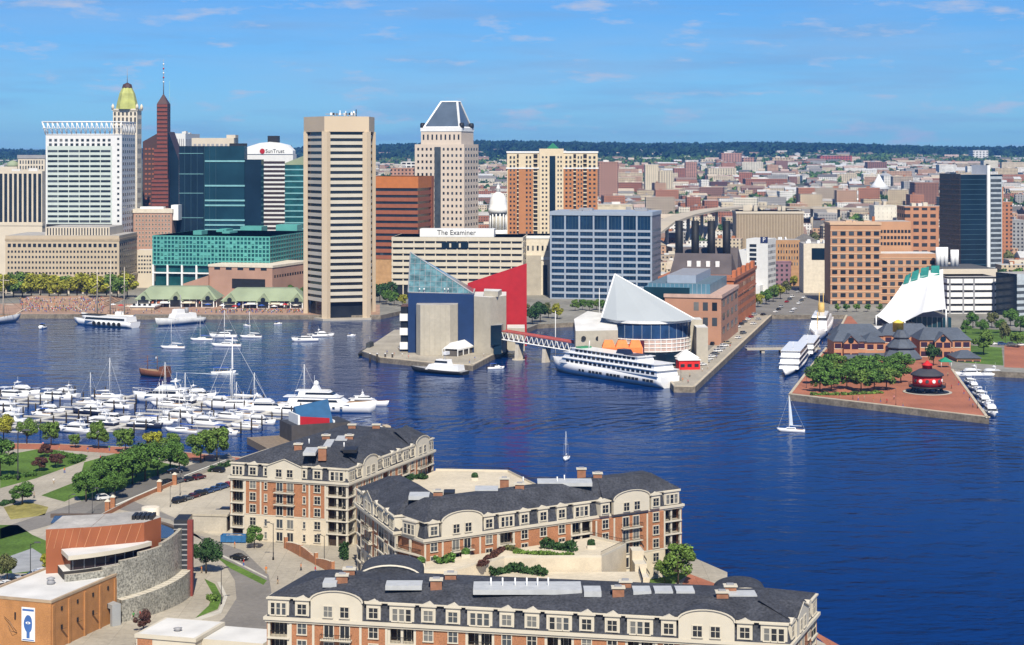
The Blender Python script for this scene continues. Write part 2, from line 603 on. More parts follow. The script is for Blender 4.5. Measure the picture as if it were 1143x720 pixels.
# aquarium pier
slab('aquarium_pier', px([(404, 392), (424, 399), (470, 404), (528, 408), (566, 388), (570, 372), (545, 366), (440, 368)]), -2, GZ - 0.05, SEAWALL, PAVE)
# pavings on the north side, laid 2 cm above the ground
def sheet(name, poly, m, dz=0.02, kind=True, base=GZ):
    b = MB(); b.poly([(x, y, base + dz) for x, y in poly], m)
    return structure(b.build(name))
sheet('brick_promenade', px([(-260, 350.5), (84, 350.6), (346, 351.6), (424, 351.4), (424, 340), (-260, 338)]), mat('tan_brick_paving', (.36, .23, .16), .9, var=.15, vs=.06, fine=.15, fs=.5))
sheet('pier_promenade', px([(884, 439), (1101, 464.5), (1062, 411.5), (1056, 399), (975, 388), (958, 362), (950, 353), (946, 353), (934, 375), (908, 408)]), BRKPAVE)
sheet('pier_street', px([(706, 416), (749, 426), (753, 431), (775, 431), (860, 352.5), (842, 350), (820, 365), (790, 392), (780, 404)]), PAVE)
sheet('quay_street', px([(842, 350), (944, 350.5), (926, 346), (925, 330), (905, 300), (880, 302), (862, 330), (838, 343)]), ROAD, 0.03)
sheet('lawn', px([(1066, 404), (1120, 408), (1118, 388), (1066, 384)]), GRASS)

sheet('brick_promenade', px([(1121, 410), (1200, 413), (1200, 386), (1121, 386)]), BRKPAVE)
sheet('lawn', px([(1066, 382), (1150, 384), (1150, 370), (1075, 366)]), GRASS)
def coping(name, pts, w=1.1):
    b = MB(); P = px(pts)
    for a, c in zip(P[:-1], P[1:]):
        a = Vector(a); c = Vector(c); d = (c - a).normalized(); n_ = Vector((-d.y, d.x)) * w
        b.loft([[(*a, GZ - .3), (*c, GZ - .3), (*(c + n_), GZ - .3), (*(a + n_), GZ - .3)], [(*a, GZ + .22), (*c, GZ + .22), (*(c + n_), GZ + .22), (*(a + n_), GZ + .22)]], mat('quay_coping', (.50, .43, .32), .85, var=.15, vs=.3))
    structure(b.build(name))
coping('quay_coping', [(944, 351.8), (932, 375), (905, 408), (880.2, 440), (1103.6, 465.8), (1064, 412.3)])
coping('quay_coping', [(700, 415.3), (748, 426.2), (752, 431.4), (776, 431.8), (861.6, 351.8)])
coping('quay_coping', [(404, 392.1), (424, 398.8), (470, 403.8), (528, 407.8), (566, 388)])
# terrain beyond downtown, rising to wooded hills
def terr(x, y):
    t = max(0.0, (y - 1500.0))
    z = 2.5 + 0.0125 * t
    if y > 4200:
        z += (y - 4200) * 0.0050
    z += 4.0 * math.sin(x * 0.0021 + y * 0.0011) * min(1, t / 2500.0)
    z += 7.0 * math.sin(x * 0.0009 + 1.3) * min(1, max(0, (y - 3500) / 4000.0))
    if x < -300:
        z -= min(8.0, (-300 - x) * 0.01) * min(1, t / 3000)
    z += (9.0 * math.sin(x * 0.0016 + 0.7) + 5.0 * math.sin(x * 0.0043 + 2.0)) * min(1, max(0, (y - 5800) / 2000.0))
    if y > 8200:
        z -= (y - 8200) * 0.012
    return z
tb = MB()
NXT, NYT = 40, 40
ys = [1500 + 9500 * (j / NYT) ** 1.5 for j in range(NYT + 1)]
grid = [[(-4500 + 9000 * i / NXT, y) for i in range(NXT + 1)] for y in ys]
for j in range(NYT):
    for i in range(NXT):
        q = [grid[j][i], grid[j][i + 1], grid[j + 1][i + 1], grid[j + 1][i]]
        tb.face([(x, y, terr(x, y)) for x, y in q], None or MATS.get('hill') or mat('hill', (0.075, 0.085, 0.045), 0.95, var=0.4, vs=0.004, fine=0.3, fs=0.03), True)
tme = tb.mesh('hill')
bmh = bmesh.new(); bmh.from_mesh(tme); bmesh.ops.remove_doubles(bmh, verts=bmh.verts, dist=0.01); bmh.to_mesh(tme); bmh.free()
structure(obj('hill_terrain', tme))

# south shore (foreground), with the residences' quay
south = px([(-420, 486), (0, 494), (60, 495), (150, 499), (270, 510), (300, 500)]) + \
    [(-46, 524), (-16, 517), (-12, 498), (4, 489), (18, 470), (40, 440), (50, 416), (47, 392), (56, 372), (66, 345), (70, 318), (72, 290), (72, 150), (-400, 150)]
slab('south_shore_ground', south, -2, GZ, SEAWALL, PAVE)
# haze: one box of thin air round everything, sky outside
def haze():
    m = bpy.data.materials.new('haze_air')
    m.use_nodes = True
    n = m.node_tree
    n.nodes.clear()
    o = n.nodes.new('ShaderNodeOutputMaterial')
    v = n.nodes.new('ShaderNodeVolumePrincipled')
    v.inputs['Color'].default_value = (0.14, 0.42, 1.0, 1)
    v.inputs['Density'].default_value = 0.00005
    v.inputs['Anisotropy'].default_value = 0.0
    n.links.new(v.outputs[0], o.inputs['Volume'])
    b = MB(); b.box(-5000, 5000, -700, 11200, -4, 215, m)
    return b.build('haze', kind='stuff')
haze()
# ------------------------------------------------------------------ downtown towers
TAN = mat('tan_precast', (0.50, 0.41, 0.29), 0.8, var=0.06, vs=0.1)
TANL = mat('pale_precast', (0.60, 0.53, 0.42), 0.8, var=0.06, vs=0.1)
OFFW = mat('white_panel', (0.68, 0.68, 0.66), 0.6, var=0.05)
PINKB = mat('pink_brick', (0.42, 0.25, 0.18), 0.85, var=0.1, vs=0.1)
REDST = mat('red_granite', (0.21, 0.058, 0.04), 0.6, var=0.1)
BRNST = mat('dark_brown_stone', (0.075, 0.04, 0.035), 0.6, var=0.1)
NAVYG = mat('navy_glass', (0.008, 0.02, 0.036), 0.12, 0.32, var=0.3, vs=0.06)
NAVYG2 = mat('blue_glass', (0.010, 0.04, 0.06), 0.12, 0.35, var=0.3, vs=0.06)
TEALP = mat('teal_panel', (0.10, 0.35, 0.31), 0.5, var=0.12, vs=0.1)
TEALG = mat('teal_glass', (0.012, 0.075, 0.08), 0.15, 0.5, var=0.4, vs=0.15)
TEALL = mat('pale_teal_panel', (0.20, 0.42, 0.44), 0.4, var=0.1)
GREENR = mat('weathered_copper', (0.26, 0.31, 0.20), 0.7, var=0.12, vs=0.1)
GOLDR = mat('gilded_copper', (0.42, 0.44, 0.14), 0.5, var=0.2, vs=0.2)
ORNG = mat('orange_stone', (0.48, 0.16, 0.045), 0.7, var=0.08)
RUSTB = mat('rust_panel', (0.30, 0.10, 0.05), 0.7, var=0.1)
BLUEGL = mat('office_blue_glass', (0.010, 0.032, 0.075), 0.1, 0.45, var=0.35, vs=0.12)
BLUEFR = mat('blue_grey_frame', (0.31, 0.36, 0.43), 0.5, var=0.06)
PYRG = mat('pyramid_glass', (0.09, 0.12, 0.16), 0.2, 0.5, var=0.15, vs=0.1)
REDC = mat('bright_red_panel', (0.40, 0.014, 0.02), 0.6, var=0.08)

# tan office with dark vertical strips at the frame's left edge
b = Bld('office_building', 'tan office block with dark vertical window strips at far left edge', -34, 47, 50, 1420, 191, -4)
b.core(TANL)
for i in range(15):
    a = b.w * (i + .5) / 15
    b.box('window', a - b.w / 48, a + b.w / 48, -.06, .1, b.zl(248), b.h - 2, GLASS)
b.ring(b.zl(252), b.zl(249), TANL, .4, 'cornice'); b.units(5, seed=3)
b.done()
b = Bld('office_building', 'grey office with arched windows rising behind the striped tan block', 20, 50, 53, 1560, 173, -4, z0=3)
b.core(TANL); b.ring(b.h - 3, b.h, GREYM, .5, 'cornice')
b.wins('F', 9, 3, 1, b.w - 1, b.zl(196), b.zl(178), .5, .65); b.done()
b = Bld('domed_building', 'pale hall with a small green copper dome behind the tan block', 0, 19, 22, 1560, 186, 0, z0=3)
b.core(TANL)
d = MB(); d.lathe([(5.5, b.h), (5.5, b.h + 1.5), (4.4, b.h + 3.5), (2, b.h + 5), (.1, b.h + 5.6)], GREENR, 14, b.w * .6, 8); d.build('dome', b.root); b.done()

# white office tower with the leaning truss crown
b = Bld('office_tower', 'tall white office tower crowned by a leaning white truss screen', 51, 136, 151, 1300, 150, -2)
b.core(OFFW)
z1 = b.zl(152); z0 = b.zl(250)
pal = mat('pale_green_spandrel', (0.52, 0.58, 0.53), 0.5, var=0.05)
xb = b.xl(125)
b.box('facade_panel', 1.2, xb, -.12, .1, z0, b.zl(163), pal)
rh = (b.zl(166) - z0) / 15
for j in range(15):
    for i in range(6):
        a0 = 1.6 + (xb - 2) * i / 6; a1 = 1.6 + (xb - 2) * (i + 1) / 6 - .6
        b.win('F', (a0 + a1) / 2, z0 + rh * (j + .28), a1 - a0, rh * .46, (GLASS, GLASS, GLASS2), n=.1)
b.wins('F', 12, 2, 1.5, xb, b.zl(164), b.zl(154), .52, .6)
b.wins('F', 1, 16, b.xl(129), b.xl(135), z0, b.zl(152), .4, .4)
b.wins('R', 6, 16, 1, b.d - 1, b.zl(262), b.zl(152), .5, .45)
b.box('base_recess', .5, xb, -.3, .2, b.zl(257), z0 - .2, DARK)
t = MB(); zt = b.zl(136); zb = b.h
e = at(48, 1300) - at(51, 1300)
t.tube((e, -2, zt), (b.w, -2, zt), .55, WHITE); t.tube((0, 0, zb), (b.w, 0, zb), .45, WHITE)
t.tube((e, -2, zt), (0, 0, zb), .5, WHITE); t.tube((e, -2, zt), (e, b.d, zt), .5, WHITE); t.tube((b.w, -2, zt), (b.w, b.d, zt), .5, WHITE)
n = 16
for i in range(n):
    x0 = e + (b.w - e) * i / n; x1 = b.w * (i + .5) / n; x2 = e + (b.w - e) * (i + 1) / n
    t.tube((x0, -2, zt), (x1, 0, zb), .34, WHITE, 5); t.tube((x1, 0, zb), (x2, -2, zt), .34, WHITE, 5)
    t.tube((x0, -2, (zt + zb) / 2), (x2, -1, (zt + zb) / 2), .2, WHITE, 5)
for i in range(8):
    y0 = b.d * i / 8
    t.tube((b.w, y0 - 2, zt), (b.w, y0 + b.d / 16, zb), .34, WHITE, 5); t.tube((b.w, y0 + b.d / 16, zb), (b.w, y0 + b.d / 8, zt), .34, WHITE, 5)
t.build('truss_crown', b.root); b.done()

# low tan hotel block in front of it
b = Bld('hotel_block', 'low tan concrete block with six rows of square windows by the harbor', 6, 133, 153, 1235, 263, -1)
b.core(TAN)
b.wins('F', 32, 5, 1, b.w - 1, b.zl(308), b.zl(278), .5, .42, (GLASS,))
b.wins('F', 22, 1, 1, b.w - 1, b.zl(278), b.zl(270), .62, .5, (GLASS,))
b.wins('R', 9, 6, 1, b.d - 1, b.zl(310), b.zl(270), .5, .42, (GLASS,))
b.ring(b.zl(269), b.zl(266.5), mat('tan_band', (0.40, 0.32, 0.22), .8), .3, 'cornice'); b.ring(b.zl(312), b.zl(309.5), TANL, .5, 'ledge')
b.box('penthouse', b.xl(48), b.xl(120), 6, b.d - 8, b.h - .1, b.zl(254), TANL, ROOFG)
for i in range(22):
    a = b.xl(50) + (b.xl(119) - b.xl(50)) * i / 21.5
    b.box('pier', a, a + .7, 5.6, 6.1, b.h, b.zl(255), GLASS)
for i in range(8):
    a = b.w * (i + .4) / 8
    b.box('column', a, a + 1.2, -.4, .3, 0, b.zl(312), TANL)
b.box('base_recess', 1, b.w - 1, -.12, .1, 0, b.zl(314), DARK)
b.done()

# cream tower with the gilded mansard
b = Bld('deco_tower', 'slender cream tower with green and gold mansard roof and spire', 126, 153, 158, 1560, 122, -6)
b.core(CREAM)
for i in range(6):
    a = b.w * (i + .5) / 6
    for z0_, z1_ in ((b.zl(148), b.zl(140)), (b.zl(138), b.zl(131)), (b.zl(129), b.zl(125))):
        b.win('F', a, z0_, 1.5, z1_ - z0_, (GLASS,))
b.wins('F', 6, 10, 1, b.w - 1, b.zl(240), b.zl(151), .45, .5)
b.wins('R', 4, 10, 1, b.d - 1, b.zl(240), b.zl(130), .45, .5)
b.ring(b.h - 1, b.h + .6, CREAM, .8, 'cornice')
for (px_, pyy) in ((0, 0), (1, 0), (0, 1), (1, 1)):
    c = MB(); c.lathe([(1.3, b.h), (1.3, b.h + 3), (.1, b.h + 5)], CREAM, 8, px_ * b.w, pyy * b.d); c.build('pinnacle', b.root)
m_ = MB(); cx_, cy_ = b.w / 2, b.d / 2; hw = b.w / 2 - 1.5; a8 = R(22.5)
m_.lathe([(hw * 1.05, b.h + .3), (hw * .95, b.zl(115)), (hw * .72, b.zl(104)), (hw * .45, b.zl(97.5))], GOLDR, 8, cx_, cy_, False, a0=a8); m_.build('mansard_roof', b.root)
m_ = MB(); m_.lathe([(hw * .5, b.zl(97.6)), (hw * .42, b.zl(94)), (.6, b.zl(92))], BRNST, 8, cx_, cy_, False); m_.tube((cx_, cy_, b.zl(93)), (cx_, cy_, b.zl(76)), .35, GREYM, 5, .12); m_.build('spire', b.root)
b.done()

# red and brown pointed tower
rt = thing('pointed_tower', 'dark red stepped tower ending in a point with a tall antenna', 'building', (at(178.5, 1640), 1640, 3))
def Z(y): return zat(y, 1640) - 3
def XX(x): return at(x, 1640) - at(178.5, 1640)
for (x0, x1, yt, yb, dy) in ((175, 187, 116, 166, 0), (172, 187.5, 166, 200, -1), (169.5, 188.5, 200, 262, -2)):
    g = MB(); g.box(XX(x0), XX(x1), dy, 14, Z(yb), Z(yt), BRNST); g.build('shaft', rt)
    n = int((yb - yt) / 4.4)
    for i in range(n):
        z = Z(yb) + (Z(yt) - Z(yb)) * (i + .25) / n; zz = Z(yb) + (Z(yt) - Z(yb)) * (i + .85) / n
        s_ = MB(); s_.box(XX(x0) + .2, XX(x1) - .2, dy - .5, dy + .2, z, zz, REDST); s_.build('stone_band', rt)
s_ = MB(); c0, hw = XX(181), XX(187) - XX(181)
s_.loft([[(c0 - hw, 0, Z(116)), (c0 + hw, 0, Z(116)), (c0 + hw, 14, Z(116)), (c0 - hw, 14, Z(116))], [(c0 - .4, 6, Z(105)), (c0 + .4, 6, Z(105)), (c0 + .4, 7, Z(105)), (c0 - .4, 7, Z(105))]], BRNST); s_.build('pyramid_cap', rt)
s_ = MB(); s_.tube((c0, 6.5, Z(107)), (c0, 6.5, Z(66)), .5, GREYM, 6, .15)
for i in range(5):
    s_.tube((c0, 6.5, Z(92 - i * 5)), (c0, 6.5, Z(90.5 - i * 5)), .75, REDC if i % 2 else WHITE, 6)
s_.build('antenna', rt)
s_ = MB(); s_.prism([(XX(187), 5), (XX(198.5), 5), (XX(198.5), 34), (XX(187), 34)], 0, [Z(147), Z(179), Z(179), Z(147)], NAVYG, BRNST); s_.build('dark_wing', rt)
s_ = MB(); s_.prism([(XX(157), 9), (XX(175), 9), (XX(175), 36), (XX(157), 36)], 0, [Z(158), Z(148), Z(148), Z(158)], BRNST, BRNST); s_.build('brown_wing', rt)
for j in range(14):
    for i in range(3):
        s_ = MB(); x = XX(159.5 + i * 4); s_.box(x, x + 2, 8.8, 9.1, Z(240 - j * 5.6), Z(238 - j * 5.6), RUSTB); s_.build('window', rt)

b = Bld('hotel', 'small pink brick hotel with white cornice below the pointed tower', 149, 192, 197, 1330, 234, -2)
b.core(PINKB, top=ROOFW); b.wins('F', 11, 8, 1, b.w - 1, b.zl(276), b.zl(239), .42, .5, (GLASS, GLASS2), CREAM); b.ring(b.h - 2.5, b.h + .5, CREAM, .5, 'cornice')
b.box('penthouse', b.xl(155), b.xl(181), 4, b.d - 4, b.h, b.zl(231), WHITE); b.box('white_stair_tower', b.xl(190), b.xl(198), 3, b.d, b.h - 8, b.zl(229), WHITE); b.done()
b = Bld('office_building', 'small grey white block between tan hotel and teal mall', 153, 170, 174, 1290, 279, -2)
b.core(TANL, top=ROOFW); b.wins('F', 5, 5, .5, b.w - .5, b.zl(306), b.zl(284), .62, .45); b.done()

b = Bld('office_tower', 'grey white office slab rising behind the dark glass tower', 187, 207, 223, 1720, 149, -3)
b.core(OFFW); b.wins('F', 8, 1, 1, b.w - 1, b.zl(200), b.zl(154), .45, .96, (GREYM,)); b.wins('R', 10, 1, 1, b.d - 1, b.zl(200), b.zl(154), .5, .96, (GREYM,)); b.units(3, seed=6)
a_ = MB(); a_.tube((1, 4, b.h), (1, 4, b.zl(90)), .5, TEALL, 6, .2); a_.build('antenna', b.root); b.done()
b = Bld('office_tower', 'beige flat topped tower just behind dark glass roof line', 214, 261, 266, 1620, 154, -3)
b.core(TANL); b.box('penthouse', b.xl(252), b.xl(262), 3, 16, b.h, b.zl(150.5), TANL); b.wins('F', 9, 1, 1, b.w - 1, b.zl(165), b.zl(159), .6, .5, (GREYM,)); b.done()

# dark blue glass tower
b = Bld('glass_tower', 'dark blue glass office tower stepping down to the right', 200, 272, 276, 1340, 163, -6)
b.box('glazing', 0, b.xl(227), 0, b.d, 0, b.h, NAVYG, ROOFG); b.box('glazing', b.xl(227), b.w, 2, b.d, 0, b.h, NAVYG2, ROOFG)
b.box('dark_penthouse', b.xl(255), b.xl(272), 3, b.d, b.h, b.zl(160), DARK)
b.box('glazing', b.w, b.w + at(291, 1340) - at(272, 1340), 3, b.d, 0, b.zl(178), NAVYG, ROOFG)
for y in (179, 206.5, 223, 228.5, 245, 250.5, 256):
    b.box('teal_band', b.xl(228), b.w + .4, 1.4, 2.1, b.zl(y + 1.8), b.zl(y), TEALL)
for y in (171, 194, 215.5, 243):
    b.box('mullion', -.2, b.xl(227), -.25, .05, b.zl(y + .5), b.zl(y), TEALL)
for x in (206, 213, 220, 227, 233, 240):
    b.box('mullion', b.xl(x), b.xl(x) + .3, -.2 if x < 226 else 1.7, 3, 0, b.h, mat('mullion_blue', (.03, .07, .1), .4))
b.box('lower_glazing', b.xl(196), b.xl(200), 0, b.d, 0, b.zl(243), NAVYG, ROOFG)
for x, yt in ((274, 252), (314, 250)):
    q = at(x, 1340) - b.o.x
    b.box('rooftop_box', q, q + 16, -14, 4, 0, b.zl(yt), TEALP)
b.done()

# white bank with arched crown
b = Bld('bank_tower', 'white banded tower with arched crown carrying red emblem and bank name', 268, 327, 331, 1440, 172, -4)
b.core(OFFW)
DKB = mat('dark_band_glass', (.05, .035, .035), .3)
xs = b.xl(291)
b.box('dark_side', b.xl(278), xs, -.3, .2, 0, b.zl(178), mat('charcoal_glass', (.05, .06, .065), .3), GREYM)
for i in range(17):
    y = 180 + i * 4.9
    b.box('window_band', xs, b.xl(318), -.2, .2, b.zl(y + 2.6), b.zl(y), DKB)
c = MB()
pf = [(b.xl(268), b.zl(172)), (b.w, b.zl(172)), (b.w, b.zl(168)), (b.xl(321), b.zl(162)), (b.xl(310), b.zl(159.3)), (b.xl(301), b.zl(158.4)), (b.xl(290), b.zl(159.6)), (b.xl(279), b.zl(163)), (b.xl(268), b.zl(167))]
c.loft([[(x, -.6, z) for x, z in pf], [(x, b.d * .7, z) for x, z in pf]], WHITE); c.build('arched_crown', b.root)
b.box('rooftop_unit', b.xl(297), b.xl(308), 6, 16, b.zl(160), b.zl(151.5), DARK)
e_ = MB(); e_.tube((b.xl(293), -.6, b.zl(168.8)), (b.xl(293), -.9, b.zl(168.8)), 2.1, REDC, 12); e_.build('emblem', b.root)
text('sign_lettering', 'SunTrust', 4.2, DARK, b.root, (b.xl(307), -.75, b.zl(168.8)), (R(90), 0, 0), .08)
b.wins('F', 1, 9, b.xl(319), b.w, b.zl(262), b.zl(200), .3, .4); b.done()

b = Bld('glass_tower', 'narrow green glass tower with pale sloped top beside the beige tower', 318, 344, 346, 1400, 184, -2)
b.core(TEALG, name='glazing')
for i in range(11):
    b.ring(b.zl(190 + i * 6.6), b.zl(188.6 + i * 6.6), TEALL, .25, 'band')
c = MB(); c.prism([(0, 0), (b.w, 0), (b.w, b.d), (0, b.d)], b.h, [b.zl(182), b.zl(172), b.zl(172), b.zl(182)], GREENR, GREENR); c.build('sloped_top', b.root); b.done()

# teal shopping mall and its pink podium
b = Bld('shopping_mall', 'teal glass mall block with lattice facade on white columns', 171, 301, 346, 1215, 264, -12)
b.core(TEALG, top=ROOFG, name='glazing', z0=b.zl(298)); b.box('base_glazing', 1, b.w - 1, 1.5, b.d - 1, 0, b.zl(298), TEALG)
for i in range(8):
    y = 264 + i * 4.6
    b.ring(b.zl(y + 1.5), b.zl(y), TEALP, .3, 'band')
for i in range(33):
    a = b.w * i / 32.0
    b.pier('F', a, .8, b.zl(297), b.h, TEALP, .4)
for i in range(17):
    b.pier('R', b.d * i / 16, .6, b.zl(297), b.h, mat('shaded_teal', (.02, .13, .14), .4), .4)  # side piers darker than the front ones, the side's shade put in their colour
q = random.Random(5)
for k in range(44):
    i = q.randrange(2, 30); j = q.choice((1, 2, 4, 5))
    b.box('lattice_panel', b.w * i / 32 + .3, b.w * (i + 1) / 32 - .3, -.3, .1, b.zl(264 + (j + 1) * 4.6) + .4, b.zl(265.5 + j * 4.6), TEALP)
for i in range(9):
    b.box('column', b.w * i / 8 - .6, b.w * i / 8 + .6, -.4, .8, 0, b.zl(297), WHITE)
b.ring(b.zl(307), b.zl(305.6), WHITE, .5, 'ledge'); b.units(4, TEALP, seed=8); b.done()
b = Bld('podium_building', 'low pink brick podium with flat roof before the teal mall', 233, 304, 346, 1188, 297, -18)
b.core(PINKB); b.box('dark_opening', b.xl(259), b.xl(296), -.15, .2, b.zl(323), b.zl(312), DARK); b.wins('F', 5, 1, 2, b.w - 2, b.zl(303), b.zl(298.5), .5, .7, (GLASS,))
b.ring(b.h - 1.2, b.h + .3, CREAM, .4, 'cornice'); b.wins('R', 14, 1, 2, b.d - 2, b.zl(312), b.zl(306), .6, .5, (GLASS,))
c = MB(); c.prism([(b.xl(206), -2), (b.xl(234), -2), (b.xl(234), 10), (b.xl(206), 10)], 0, [b.zl(319), b.zl(309), b.zl(309), b.zl(319)], PINKB, CREAM); c.build('sloped_wing', b.root); b.done()

# the pentagonal beige tower
def trade_tower():
    D0 = 1085.0
    t = thing('pentagonal_tower', 'tall beige five sided tower standing at the water with grey window bands', 'building', (at(381, D0), D0, 1.2))
    Lf = 25.4; Rr = Lf / (2 * math.sin(R(36)))
    fa = R(-90 + 15.4)               # bearing of the front facet's normal
    zt = zat(130, D0 - 17) - 1.2; zc = zat(147, D0 - 17) - 1.2; zb = zat(337, D0 - 17) - 1.2
    v = [Vector((Rr * math.cos(fa + R(36 + 72 * k)), Rr * math.sin(fa + R(36 + 72 * k)), 0)) for k in range(5)]
    def off(s_): return [(p.x * s_, p.y * s_) for p in v]
    bg = mat('tower_precast', (0.60, 0.48, 0.33), 0.8, var=0.05, vs=0.05)
    sp = mat('tower_spandrel', (0.56, 0.51, 0.41), 0.7, var=0.06, vs=0.1)
    g = MB(); g.prism(off(.97), zb, zc, GLASS, ROOFG, bot=True); g.build('glazing', t)
    g = MB(); g.prism(off(1.06), zc, zt, bg, ROOFG, bot=True); g.build('parapet_crown', t)
    g = MB(); g.prism(off(.86), 0, zb, GLASS); g.build('lobby_glazing', t)
    nf = 26
    for j in range(nf):
        z = zb + (zc - zb) * j / nf
        g = MB(); g.prism(off(1.0), z, z + (zc - zb) / nf * .53, sp, bot=True); g.build('spandrel', t)
    for k in range(5):
        p = v[k]; ang = math.atan2(p.y, p.x); e = Vector((math.cos(ang), math.sin(ang), 0)); s_ = Vector((-e.y, e.x, 0))
        g = MB(); pts = [p * .93 - s_ * 2.6, p * 1.055 - s_ * 1.75, p * 1.055 + s_ * 1.75, p * .93 + s_ * 2.6]
        g.prism([(w_.x, w_.y) for w_ in pts], -2.2, zc + .1, bg); g.build('corner_pier', t)
        a_ = v[k]; c_ = v[(k + 1) % 5]
    g = MB(); g.prism(off(1.15), -3.2, 0, CONC); g.build('plinth', t)
    g = MB(); r_ = random.Random(4)
    for i in range(16):
        x = r_.uniform(-8, 9); y = r_.uniform(-10, 4)
        g.tube((x, y, zt), (x, y, zt + r_.uniform(1.5, 4)), .25, WHITE, 5)
        g.box(x - .5, x + .5, y - .3, y + .3, zt + 1, zt + 2.4, WHITE if i % 3 else DARK)
    g.box(-9, 9.5, -6, -5.6, zt + 1.4, zt + 1.9, GREYM); g.box(-9, 9.5, -5.9, -5.7, zt, zt + .4, GREYM); g.tube((9, 0, zt), (9, 0, zt + 4.6), .3, DARK, 5)
    g.build('roof_antennas', t)
trade_tower()

b = Bld('office_tower', 'rust orange banded office block right of the beige tower', 410, 466, 483, 1250, 197, -14)
b.core(GLASS, name='glazing')
b.ring(b.zl(210), b.h, ORNG, .8, 'parapet')
for i in range(11):
    y = 213.5 + i * 7.2
    b.ring(b.zl(y + 4.2), b.zl(y), RUSTB, .6)
b.ring(0, b.zl(288), mat('tan_orange', (.45, .27, .13), .8), .3, 'base'); b.wins('F', 9, 1, 1, b.w - 1, b.zl(287), b.zl(282), .6, .8); b.pier('R', b.d - 3, 6, 0, b.h, RUSTB, .9); b.done()

# tower with the pyramid crown
b = Bld('pyramid_tower', 'tall cream tower with dark glass pyramid crown edged in white', 463, 518, 534, 1510, 161, -17)
b.core(mat('cream_granite', (0.62, 0.52, 0.42), .8, var=.05, vs=.05))
cg = MATS['cream_granite']
x0 = b.xl(469); x1 = b.xl(514)
b.box('upper_tier', x0, x1, 2, b.d - 4, b.h, b.zl(144), cg); b.box('white_cornice', x0 - .4, x1 + .4, 1.6, b.d - 3.6, b.zl(146.5), b.zl(142.5), WHITE)
for i in range(9):
    a = x0 + (x1 - x0) * (i + .6) / 9.2
    b.box('window', a - .7, a + .7, 1.9, 2.2, b.zl(156), b.zl(150), GLASS)
b.wins('F', 11, 18, 1.2, b.w - 1, b.zl(290), b.zl(163), .44, .42, (GLASS, GLASS, GLASS2))
b.wins('R', 5, 18, 1.2, b.d - 1, b.zl(290), b.zl(163), .44, .42, (GLASS,))
b.box('window_bay', b.xl(485), b.xl(492), -.25, .1, b.zl(262), b.zl(164), GLASS2)
p = MB(); zb, zt = b.zl(142.4), b.zl(113); q0 = b.xl(472); q1 = b.xl(512); r0 = b.xl(486); r1 = b.xl(504); dd = b.d - 4
A = [(q0, 2.5, zb), (q1, 2.5, zb), (q1, dd, zb), (q0, dd, zb)]; B_ = [(r0, 2.5 + dd * .36, zt), (r1, 2.5 + dd * .36, zt), (r1, dd * .66, zt), (r0, dd * .66, zt)]
p.loft([A, B_], PYRG); p.build('pyramid_glazing', b.root)
e_ = MB()
for i in range(4):
    e_.tube(A[i], B_[i], .95, WHITE, 4); e_.tube(A[i], A[(i + 1) % 4], 1.0, WHITE, 4); e_.tube(B_[i], B_[(i + 1) % 4], .8, WHITE, 4)
e_.build('pyramid_edges', b.root)
for x, y in ((x0 + .5, 5), (x1 - .5, 5), (x1 - .5, dd - 4)):
    e_ = MB(); e_.tube((x - 1.5, y, b.zl(140)), (x + 1.5, y, b.zl(140)), 2.4, DARK, 12); e_.build('barrel_vault', b.root)
b.done()

# city hall dome
ch = thing('domed_city_hall', 'white domed rotunda with columns and cupola beyond the pyramid tower', 'building', (at(556, 1540), 1548, 3))
def Zc(y): return zat(y, 1540) - 3
m_ = MB(); m_.box(-24, 24, -12, 14, 0, Zc(268), CREAM, ROOFW); m_.build('hall', ch)
m_ = MB(); m_.lathe([(9.0, Zc(268)), (9.0, Zc(258)), (8.2, Zc(257))], WHITE, 20); m_.build('drum_base', ch)
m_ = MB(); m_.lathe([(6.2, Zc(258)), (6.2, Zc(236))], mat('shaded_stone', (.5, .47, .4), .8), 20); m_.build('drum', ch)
for i in range(14):
    m_ = MB(); a = 2 * math.pi * i / 14; m_.tube((7.4 * math.cos(a), 7.4 * math.sin(a), Zc(257)), (7.4 * math.cos(a), 7.4 * math.sin(a), Zc(238)), .6, WHITE, 8); m_.build('column', ch)
m_ = MB(); m_.lathe([(8.6, Zc(238)), (8.6, Zc(233)), (7.8, Zc(232)), (7.6, Zc(227)), (6.6, Zc(221)), (4.6, Zc(217)), (2.2, Zc(215)), (1.6, Zc(214.8))], WHITE, 20); m_.build('dome', ch)
m_ = MB(); m_.lathe([(1.8, Zc(215.4)), (1.8, Zc(211)), (2.1, Zc(210.6)), (1.2, Zc(208.5)), (.2, Zc(206)), (.1, Zc(203))], WHITE, 10); m_.build('cupola', ch)

